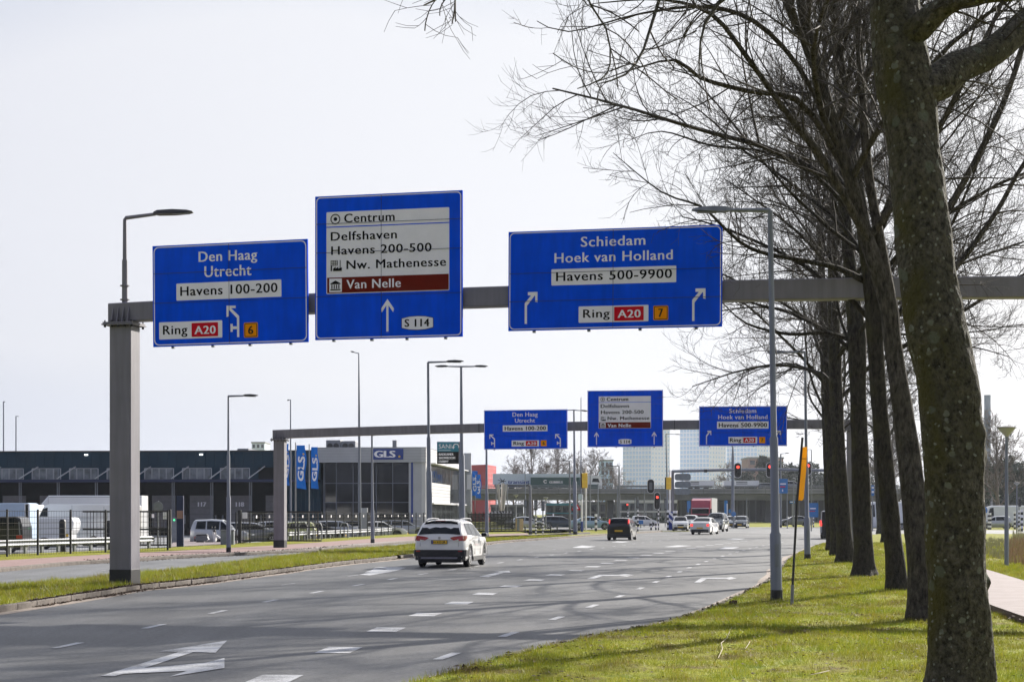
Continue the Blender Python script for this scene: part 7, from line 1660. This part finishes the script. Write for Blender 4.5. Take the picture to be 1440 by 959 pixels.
signal_post(821, 745, 664, [(0, 666, 685, False, False, -1)], 'tall signal with an orange-yellow back panel below the green lorry', stripe=False)
signal_post(1395, 741, 700, [(-1, 703, 716, False, False, -1)], 'signal seen from behind beside the white van at the far right', stripe=False)
signal_post(1433, 747, 699, [(0, 701, 712, False, False, 1)], 'signal at the right edge under the viaduct')
signal_post(1144, 741, 704, [(0, 706, 722, False, False, -1)], 'signal seen from behind between orange banner and black van')
# the yellow back panel of the tall signal, and the second one with a yellow box
for (px, y0, y1, dd, lb, yb) in ((822, 665, 686, 181, 'orange-yellow signal housing in front of the white lorry cab', 745), (940, 671, 688, 190, 'yellow signal housing on the white pole left of the signal gantry', 744.5)):
    k = dd/F; r = thing('signal_housing', lb, 'signal housing', at(px, dd, z=0)); mb = MB(); mb.bevbox((0, -.3, H-((y0+y1)/2-YH)*k), (.62, .3, (y1-y0)*k), .05); mb.build('housing', M['yellow'], r); mb = MB(); mb.bevbox((-.36, -.3, H-((y0+y1)/2-YH)*k), (.12, .34, (y1-y0)*k*1.02), .03); mb.build('edge', M['dark'], r)
    mb = MB(); mb.tube([(.15, 0, 0), (.15, 0, H-(y0-10-YH)*k)], .09, 8); mb.build('pole', M['signwhite'], r)
# overhanging arm with a signal seen from behind
q = G(869, 745); k = q.y/F; r = thing('overhead_signal', 'horizontal mast arm carrying a signal seen from behind, left of the first tower foot', 'signal arm', Vector((q.x, q.y, 0))); zz = lambda y: H-(y-YH)*k
mb = MB(); mb.tube([(0, 0, 0), (0, 0, zz(683.2))], .12, 10); mb.build('post', M['steel2'], r); mb = MB(); mb.tube([(0, 0, zz(683.2)), (50*k, 0, zz(683.2))], .08, 8); mb.build('arm', M['steel2'], r)
sighead(r, 46*k, -.12, zz(683.5), 1.0, .4, True, False, -1)
# signal gantry across the right lanes
q = G(946, 744.6); kg = q.y/F; sg = thing('signal_gantry', 'grey signal gantry over the right lanes with red signals and sign backs', 'signal gantry', Vector((q.x, q.y, 0))); zz = lambda y: H-(y-YH)*kg
gw = (1215-946)*kg
for x in (0, gw): mb = MB(); mb.bevbox((x, 0, zz(662)/2), (.3, .3, zz(662)), .03); mb.build('post', M['steel'], sg)
mb = MB(); n = 12
mb.tube([(gw*i/n-.1, 0, zz(662.8-2.6*sin(pi*i/n))) for i in range(n+1)], .16, 8); mb.build('beam', M['steel2'], sg, smooth=True)
for i, (y0, y1) in enumerate(((666, 675.5), (676.7, 686), (687, 695.5))):
    mb = MB(); pts = rrect(2.5*kg, zz(y1), 25*kg, zz(y0), .25, 3); mb.prism([(a, -.3, b) for a, b in pts], (0, .06, 0)); mb.build('sign_back', M['signback'], sg)
mb = MB(); mb.tube([(14*kg, -.18, zz(697)), (14*kg, -.18, zz(663))], .05, 6); mb.build('sign_bracket', M['steel2'], sg)
for px, y0, y1, lit in ((1037, 651, 671.5, True), (1082, 650.5, 671, False), (1135.5, 650, 667.5, False)):
    sighead(sg, (px-946)*kg, -.25, zz((y0+y1)/2), (y1-y0)*kg/1.45, .42, True, True if lit else True, 1)
mb = MB(); mb.bevbox(((992-946)*kg, -.1, zz(662)), (.35, .4, .35), .05); mb.build('camera', M['black'], sg)
r = thing('mast', 'slender mast standing behind the signal gantry and its red signal', 'mast', at(1030.5, 215, z=0)); k = 215/F
mb = MB(); mb.tube([(0, 0, 0), (0, 0, H-(645-YH)*k), (0, 0, H-(628-YH)*k)], [.22, .18, .08], 8); mb.tube([(0, 0, H-(676-YH)*k), (0, .05, H-(676-YH)*k)], .05, 4); mb.build('shaft', M['steel2'], r)
# striped bollards and posts
for px, yb, yt, w, lb in [(838, 746.5, 722.5, .26, 'striped post behind the pale blue car'), (843.5, 741, 726, .2, 'small striped post right of the pale blue car'), (832, 743.5, 727, .2, 'small striped post in front of the pale blue car'), (939.2, 745, 717, .22, 'striped post left of the blue and white column'),
        (949.3, 745.5, 718, .46, 'thick striped bollard beside the blue and white column'), (1107.5, 738.5, 726, .3, 'striped post behind the nearest lamp post'), (1048.5, 738, 726, .3, 'distant striped post right of the oncoming queue'), (1391.5, 744.5, 721, .40, 'thick striped post under the round blue sign'), (1427, 744, 719, .24, 'striped post right of the near bowl lamp'),
        (1437, 747, 716, .26, 'striped post farthest right, beyond the reeds'), (915.5, 745, 733, .2, 'left striped marker in front of the white hatchback'), (922.3, 745, 733, .2, 'right striped marker in front of the white hatchback'), (1031.7, 741, 730, .35, 'striped plinth of the round blue sign'), (778, 742, 722, .16, 'thin striped post left of the dark teal estate')]:
    striped(px, yb, yt, lb, w)
# blue and white chevron column
q = G(943.5, 745); k = q.y/F; r = thing('chevron_column', 'blue and white chevron column at the tip of the traffic island', 'column', Vector((q.x, q.y, 0)))
hh = H-(719-YH)*k; wc = 6*k
mb = MB(); mb.bevbox((0, 0, hh/2), (wc, .3, hh), .03); mb.build('body', M['glsdark'], r)
for i in range(2): z = hh*(.35+.38*i); mb = MB(); mb.poly([(-wc/2, -.16, z+.30), (wc/2, -.16, z-.12), (wc/2, -.16, z+.22), (-wc/2, -.16, z+.64)]); mb.build('chevron', M['signwhite'], r, fix=False)
q = G(818.3, 747.5); k = q.y/F; r = thing('white_post', 'white mast with blue foot and small sign panels below the orange signal housing', 'sign post', Vector((q.x, q.y, 0))); zz = lambda y: H-(y-YH)*k
mb = MB(); mb.tube([(0, 0, 0), (0, 0, zz(733))], .12, 8); mb.build('blue_foot', M['glsdark'], r); mb = MB(); mb.tube([(0, 0, zz(733)), (0, 0, zz(695))], .09, 8); mb.build('mast', M['signwhite'], r)
mb = MB(); mb.bevbox((-.15, -.12, zz(698.5)), (.42, .05, .55), .02); mb.build('sign_panel', M['trailer'], r); mb = MB(); mb.bevbox((-.1, -.12, zz(707)), (.32, .05, .4), .02); mb.build('sign_panel', M['signwhite'], r)
# warning triangle
q = G(810, 750.8); k = q.y/F; r = thing('warning_sign', 'red and white warning triangle on the double-armed lamp', 'traffic sign', Vector((q.x, q.y-.25, H-(717-YH)*k)))
tri = lambda s: [(-s, 0), (s, 0), (0, s*1.732)]
mb = MB(); mb.prism([(a, 0, b) for a, b in tri(.40)], (0, .03, 0)); mb.build('plate', M['signred'], r); mb = MB(); mb.poly([(a, -.005, b+.11) for a, b in tri(.22)]); mb.build('white_field', M['signwhite'], r, fix=False)
mb = MB(); mb.poly([(-.03, -.008, .16), (.03, -.008, .16), (.05, -.008, .36), (-.05, -.008, .36)]); mb.build('symbol', M['signblack'], r, fix=False)
mb = MB(); mb.b2((-.05, .03, .1), (.05, .22, .2)); mb.build('clamp', M['galv'], r)
# blue signs on the right
def bsign(x0, x1, y0, y1, dd, pxp, label, lines=(), rnd=False):
    k = dd/F; r = thing('blue_sign', label, 'traffic sign', at(pxp, dd, z=0)); X = lambda x: (x-pxp)*k; zz = lambda y: H-(y-YH)*k
    mb = MB(); mb.tube([(0, 0, 0), (0, 0, zz(y0)-.1)], .06, 8); mb.build('pole', M['galv'], r)
    mb = MB()
    if rnd: cx_, cz_, rr_ = X((x0+x1)/2), zz((y0+y1)/2), (x1-x0)*k/2; mb.lathe([(rr_*.98, -.01), (rr_, 0), (rr_*.98, .01)], (cx_, -.09, cz_), 'Y', 20)
    else: mb.prism([(a, -.10, b) for a, b in rrect(X(x0), zz(y1), X(x1), zz(y0), .08, 3)], (0, .03, 0))
    b_ = mb.build('panel', M['bluesign'], r)
    for (a, c_, e, f_, m) in lines: mb = MB(); mb.b2((X(a), -.112, zz(f_)), (X(c_), -.104, zz(e))); mb.build('marking', M[m], b_)
    return r
bsign(1092, 1107.5, 673, 693.5, 200, 1107, 'blue direction sign right behind the nearest lamp post', [(1097, 1105, 679.5, 681, 'signwhite'), (1097, 1104, 683.5, 685, 'signred'), (1099.5, 1101, 688, 691, 'signwhite')])
bsign(1136, 1150.5, 707, 727, 170, 1141, 'blue sign between the second lamp post and the black van', [(1139, 1147, 714, 715.5, 'signwhite'), (1138, 1146, 718, 719, 'signred')])
bsign(1018.5, 1023, 703.5, 726.5, 235, 1020.5, 'tall blue arrow board left of the mast', [(1022, 1022.9, 708, 724, 'signwhite')]); bsign(1024.5, 1031, 716, 721, 236, 1026, 'low blue arrow board right of the mast')
bsign(1028, 1035, 718.5, 726.5, 200, 1031.6, 'round blue keep-right sign above the striped plinth', rnd=True)
bsign(1377.5, 1388.5, 713.5, 721, 175, 1382, 'round blue sign beside the huge mossy trunk', [(1381.4, 1384, 715.5, 718.8, 'signwhite')], rnd=True)
bsign(897.5, 904.5, 731.5, 736.5, 205, 901, 'small blue triangle-shaped marker before the white hatchback'); bsign(1110, 1118, 704, 707.5, 240, 1114, 'small blue street name plate under the viaduct', [(1111, 1117, 705, 706.2, 'signwhite')])
bsign(966, 971, 704, 720, 245, 968.5, 'small blue sign left of the red lorry'); bsign(1225, 1229, 682, 697, 170, 1227, 'blue signs stacked on a pole between the trunks', [(1225.5, 1228.5, 684, 687, 'signwhite'), (1225.5, 1228.5, 690, 693, 'signwhite')])
for j, (px_, y_) in enumerate(((1233.5, 672.5), (1233.5, 684), (1233.5, 695))): bsign(px_-3, px_+3, y_-4, y_+4, 171+j*.4, 1235, ['topmost round blue sign between the trunks', 'middle round blue sign between the trunks', 'lowest round blue sign between the trunks'][j], rnd=True)
# beige cabinet, small posts
q = G(730.5, 746.5); k = q.y/F; r = thing('street_cabinet', 'beige and grey street cabinet before the dark slat fence', 'cabinet', Vector((q.x, q.y, 0)), .5)
mb = MB(); mb.bevbox((0, 0, .62), (.62, .55, 1.24), .03); mb.build('case', M['beige'], r); mb = MB(); mb.bevbox((-.29, -.28, .62), (.30, .03, 1.16), .01); mb.build('door', M['signback'], r)
mb = MB(); mb.bevbox((0, 0, 1.27), (.68, .6, .06), .01); mb.build('lid', M['signback'], r)
for i, (px, py) in enumerate([(738.5, 750.5), (774.5, 749.5), (783.5, 749), (1300, 0)][:3]):
    q = G(px, py); r = thing('short_post', ['short dark post left of the striped signal posts', 'short dark post right of the striped signal posts', 'second short dark post in front of the dark teal estate'][i], 'post', Vector((q.x, q.y, 0))); mb = MB(); mb.lathe([(.06, 0), (.06, .62), (.03, .66)], n=8); mb.build('body', M['black'], r)
lamp_post(746, 751, 745.5, 683, [(742, 680.5, 1)], 'pale camera mast behind the striped signal posts', steps=[(0, .26), (.5, .24), (1, .18)], m='galv', door=False)
lamp_post(739, 741, 738.5, 650, [(741, 649, 1)], 'thin mast in front of the pale trailer', d=235, z=0, steps=[(0, .16), (1, .1)], door=False)
for i, (px, yt, dd, lb) in enumerate([(830, 668, 240, 'thin pole under the white lorry cab'), (841, 680, 250, 'thin pole right of the striped post'), (906, 690, 240, 'thin grey pole left of the red signal'), (1050, 700, 300, 'dark slim pole before the retaining wall'), (1116, 675, 230, 'grey pole right of the blue direction sign'), (1086, 690, 290, 'slim pole before the viaduct pier'), (1418, 694, 220, 'slim pole before the white van front'), (893, 700, 260, 'slim grey pole before the pale glazed building')]):
    lamp_post(px, 741, px, yt, [], lb, d=dd, z=0, steps=[(0, .22), (1, .14)], door=False, m='steel2' if i % 2 else 'galv')
# dark hedge and bushes under the deck
def hedge(px0, px1, y0, d, label, seed):
    rg = np.random.RandomState(seed); k = d/F; n = int((px1-px0)*110); hh = H-(y0-YH)*k
    x = rg.uniform((px0-CX)*k, (px1-CX)*k, n); y = d+rg.normal(0, 1.2, n); z = hh*rg.beta(1.6, 1.4, n)*(1+.18*np.sin(x*.9)+.12*np.sin(x*2.3)); T = np.stack([x, y, z], 1)[:, None, :]+rg.normal(0, .22, (n, 3, 3))
    o = bulk('hedge', T.reshape(-1, 3), np.arange(3*n).reshape(-1, 3), M['evergreen']); tag(o, label, 'hedge', kind='stuff')
hedge(868, 960, 728, 320, 'dark bushes under the viaduct behind the junction', 1); hedge(700, 770, 728, 300, 'dark bushes under the left end of the viaduct', 2); hedge(1380, 1450, 726, 300, 'dark bushes under the viaduct at the right edge', 3); hedge(800, 868, 730, 315, 'dark bushes behind the pale blue car', 4)
# ------------------------------------------------------------------ orange lamp banner on the leaning pole
q = G(1113.5, 848.5, .14); d = q.y; k = d/F; r = thing('orange_banner', 'orange banner board on a leaning black pole on the lawn', 'banner', Vector((q.x, d, .14))); X = lambda x: (x-CX)*k-q.x; zz = lambda y: H-(y-YH)*k-.14
mb = MB(); mb.tube([(X(1113.5), 0, -.1), (X(1114.6), 0, zz(822))], .030, 10); mb.build('sleeve', M['galv'], r, smooth=True)
mb = MB(); mb.tube([(X(1114.6), 0, zz(824)), (X(1121), 0, zz(703)), (X(1128.5), 0, zz(615))], .022, 8); mb.build('pole', M['dark'], r, smooth=True)
mb = MB(); P = [(1128.5, 628.5), (1135.5, 628), (1134.2, 660), (1130.5, 701), (1128, 703.8), (1122.5, 702.5), (1125, 670)]
mb.prism([(X(a), .03, zz(b)) for a, b in P], (0, .035, 0)); mb.build('board', M['orange'], r)
mb = MB(); mb.b2((X(1127), .025, zz(645.2)), (X(1134.6), .029, zz(644.4))); mb.build('board_seam', M['dark'], r)
# ------------------------------------------------------------------ reeds and bed on the right
def reeds(pxs, n, h0, h1, m, label, seed, name='reeds'):
    rg = np.random.RandomState(seed); P = [G(x, y, .15) for x, y in pxs]; a = rg.rand(n, 2)
    A = np.array([tuple(p) for p in P]); x = (1-a[:, 0])*((1-a[:, 1])*A[0, 0]+a[:, 1]*A[3, 0])+a[:, 0]*((1-a[:, 1])*A[1, 0]+a[:, 1]*A[2, 0]); y = (1-a[:, 0])*((1-a[:, 1])*A[0, 1]+a[:, 1]*A[3, 1])+a[:, 0]*((1-a[:, 1])*A[1, 1]+a[:, 1]*A[2, 1])
    h = rg.uniform(h0, h1, n)*np.clip(.65+.5*np.sin(x*3.1+np.sin(y*1.7)*2)*np.sin(y*1.1+x), .15, 1.2); w = rg.uniform(.012, .03, n); V = np.empty((n, 3, 3)); V[:, 0] = np.stack([x-w, y, 0*x+.1], 1); V[:, 1] = np.stack([x+w, y, 0*x+.1], 1); V[:, 2] = np.stack([x+rg.normal(0, .15, n)*h, y+rg.normal(0, .15, n)*h, .1+h], 1)
    o = bulk(name, V.reshape(-1, 3), np.arange(3*n).reshape(-1, 3), m); tag(o, label, 'reeds', kind='stuff')
reeds([(1418, 790), (1500, 800), (1500, 762), (1420, 760)], 1300, .3, .65, M['reed'], 'dry reddish-brown reeds right of the bowl lamp', 1)
reeds([(1384, 782), (1420, 786), (1430, 758), (1384, 758)], 900, .15, .4, mat('pale_weeds', (.38, .36, .20), .9, var=.4, scale=3), 'pale weeds between the huge trunk and the bowl lamp', 2, 'weeds')
reeds([(1424, 760), (1460, 762), (1460, 753), (1424, 752)], 500, .3, .7, bpy.data.materials['pale_weeds'], 'tuft of straw-coloured grass behind the reeds', 3, 'weeds')
reeds([(1024.5, 848), (1035, 849), (1036, 843.5), (1027, 843)], 160, .04, .11, M['litter'], 'small dark tuft of grass at the right kerb', 4, 'grass_tuft')
# ------------------------------------------------------------------ unseen dark blocks added behind the viewer to darken the office and car glass
for i, (x0, x1, yb, hb, m, lb) in enumerate([(-150, -62, -95, 8, 'recess', 'long unseen dark block added behind the viewer on the left for reflections'), (-58, -20, -110, 13, 'recess', 'tall unseen dark block added behind the viewer for reflections'), (-14, 60, -120, 10, 'wallblue', 'unseen dark blue block added behind the viewer on the right for reflections'), (-260, -156, -110, 12, 'recess', 'unseen dark block added far behind the viewer on the left for reflections')]):  # uneven heights let some sky show above them in the upper panes
    b = thing('unseen_reflection_block', lb, 'building', ((x0+x1)/2, yb, 0)); w = (x1-x0)/2; mb = MB(); mb.b2((-w, -20, 0), (w, 0, hb)); mb.build('wall', M[m], b)
    mb = MB(); mb.b2((-w-.3, -20.3, hb), (w+.3, .3, hb+.6)); mb.build('roof_edge', M['dark'], b)
    for j in range(int(w*2/6)): mb = MB(); x = -w+3+j*6; mb.b2((x-1.8, .003, 1.2), (x+1.8, .06, 3.6)); mb.b2((x-1.8, .003, hb-4.5), (x+1.8, .06, hb-2)); mb.build('window', M['wglass'], b)
# ------------------------------------------------------------------ haze: the air of the place
mb = MB(); mb.b2((-2600, -360, -1.2), (2600, 3000, 112)); hzo = mb.build('haze', M['white'])
hm = bpy.data.materials.new('haze'); hm.use_nodes = True; hn = hm.node_tree.nodes; hn.clear()
ho = hn.new('ShaderNodeOutputMaterial'); hv = hn.new('ShaderNodeVolumePrincipled'); hv.inputs['Density'].default_value = .00011; hv.inputs['Color'].default_value = (.80, .87, 1, 1); hv.inputs['Anisotropy'].default_value = .35
hm.node_tree.links.new(hv.outputs[0], ho.inputs['Volume']); hzo.data.materials.clear(); hzo.data.materials.append(hm); hzo['kind'] = 'stuff'
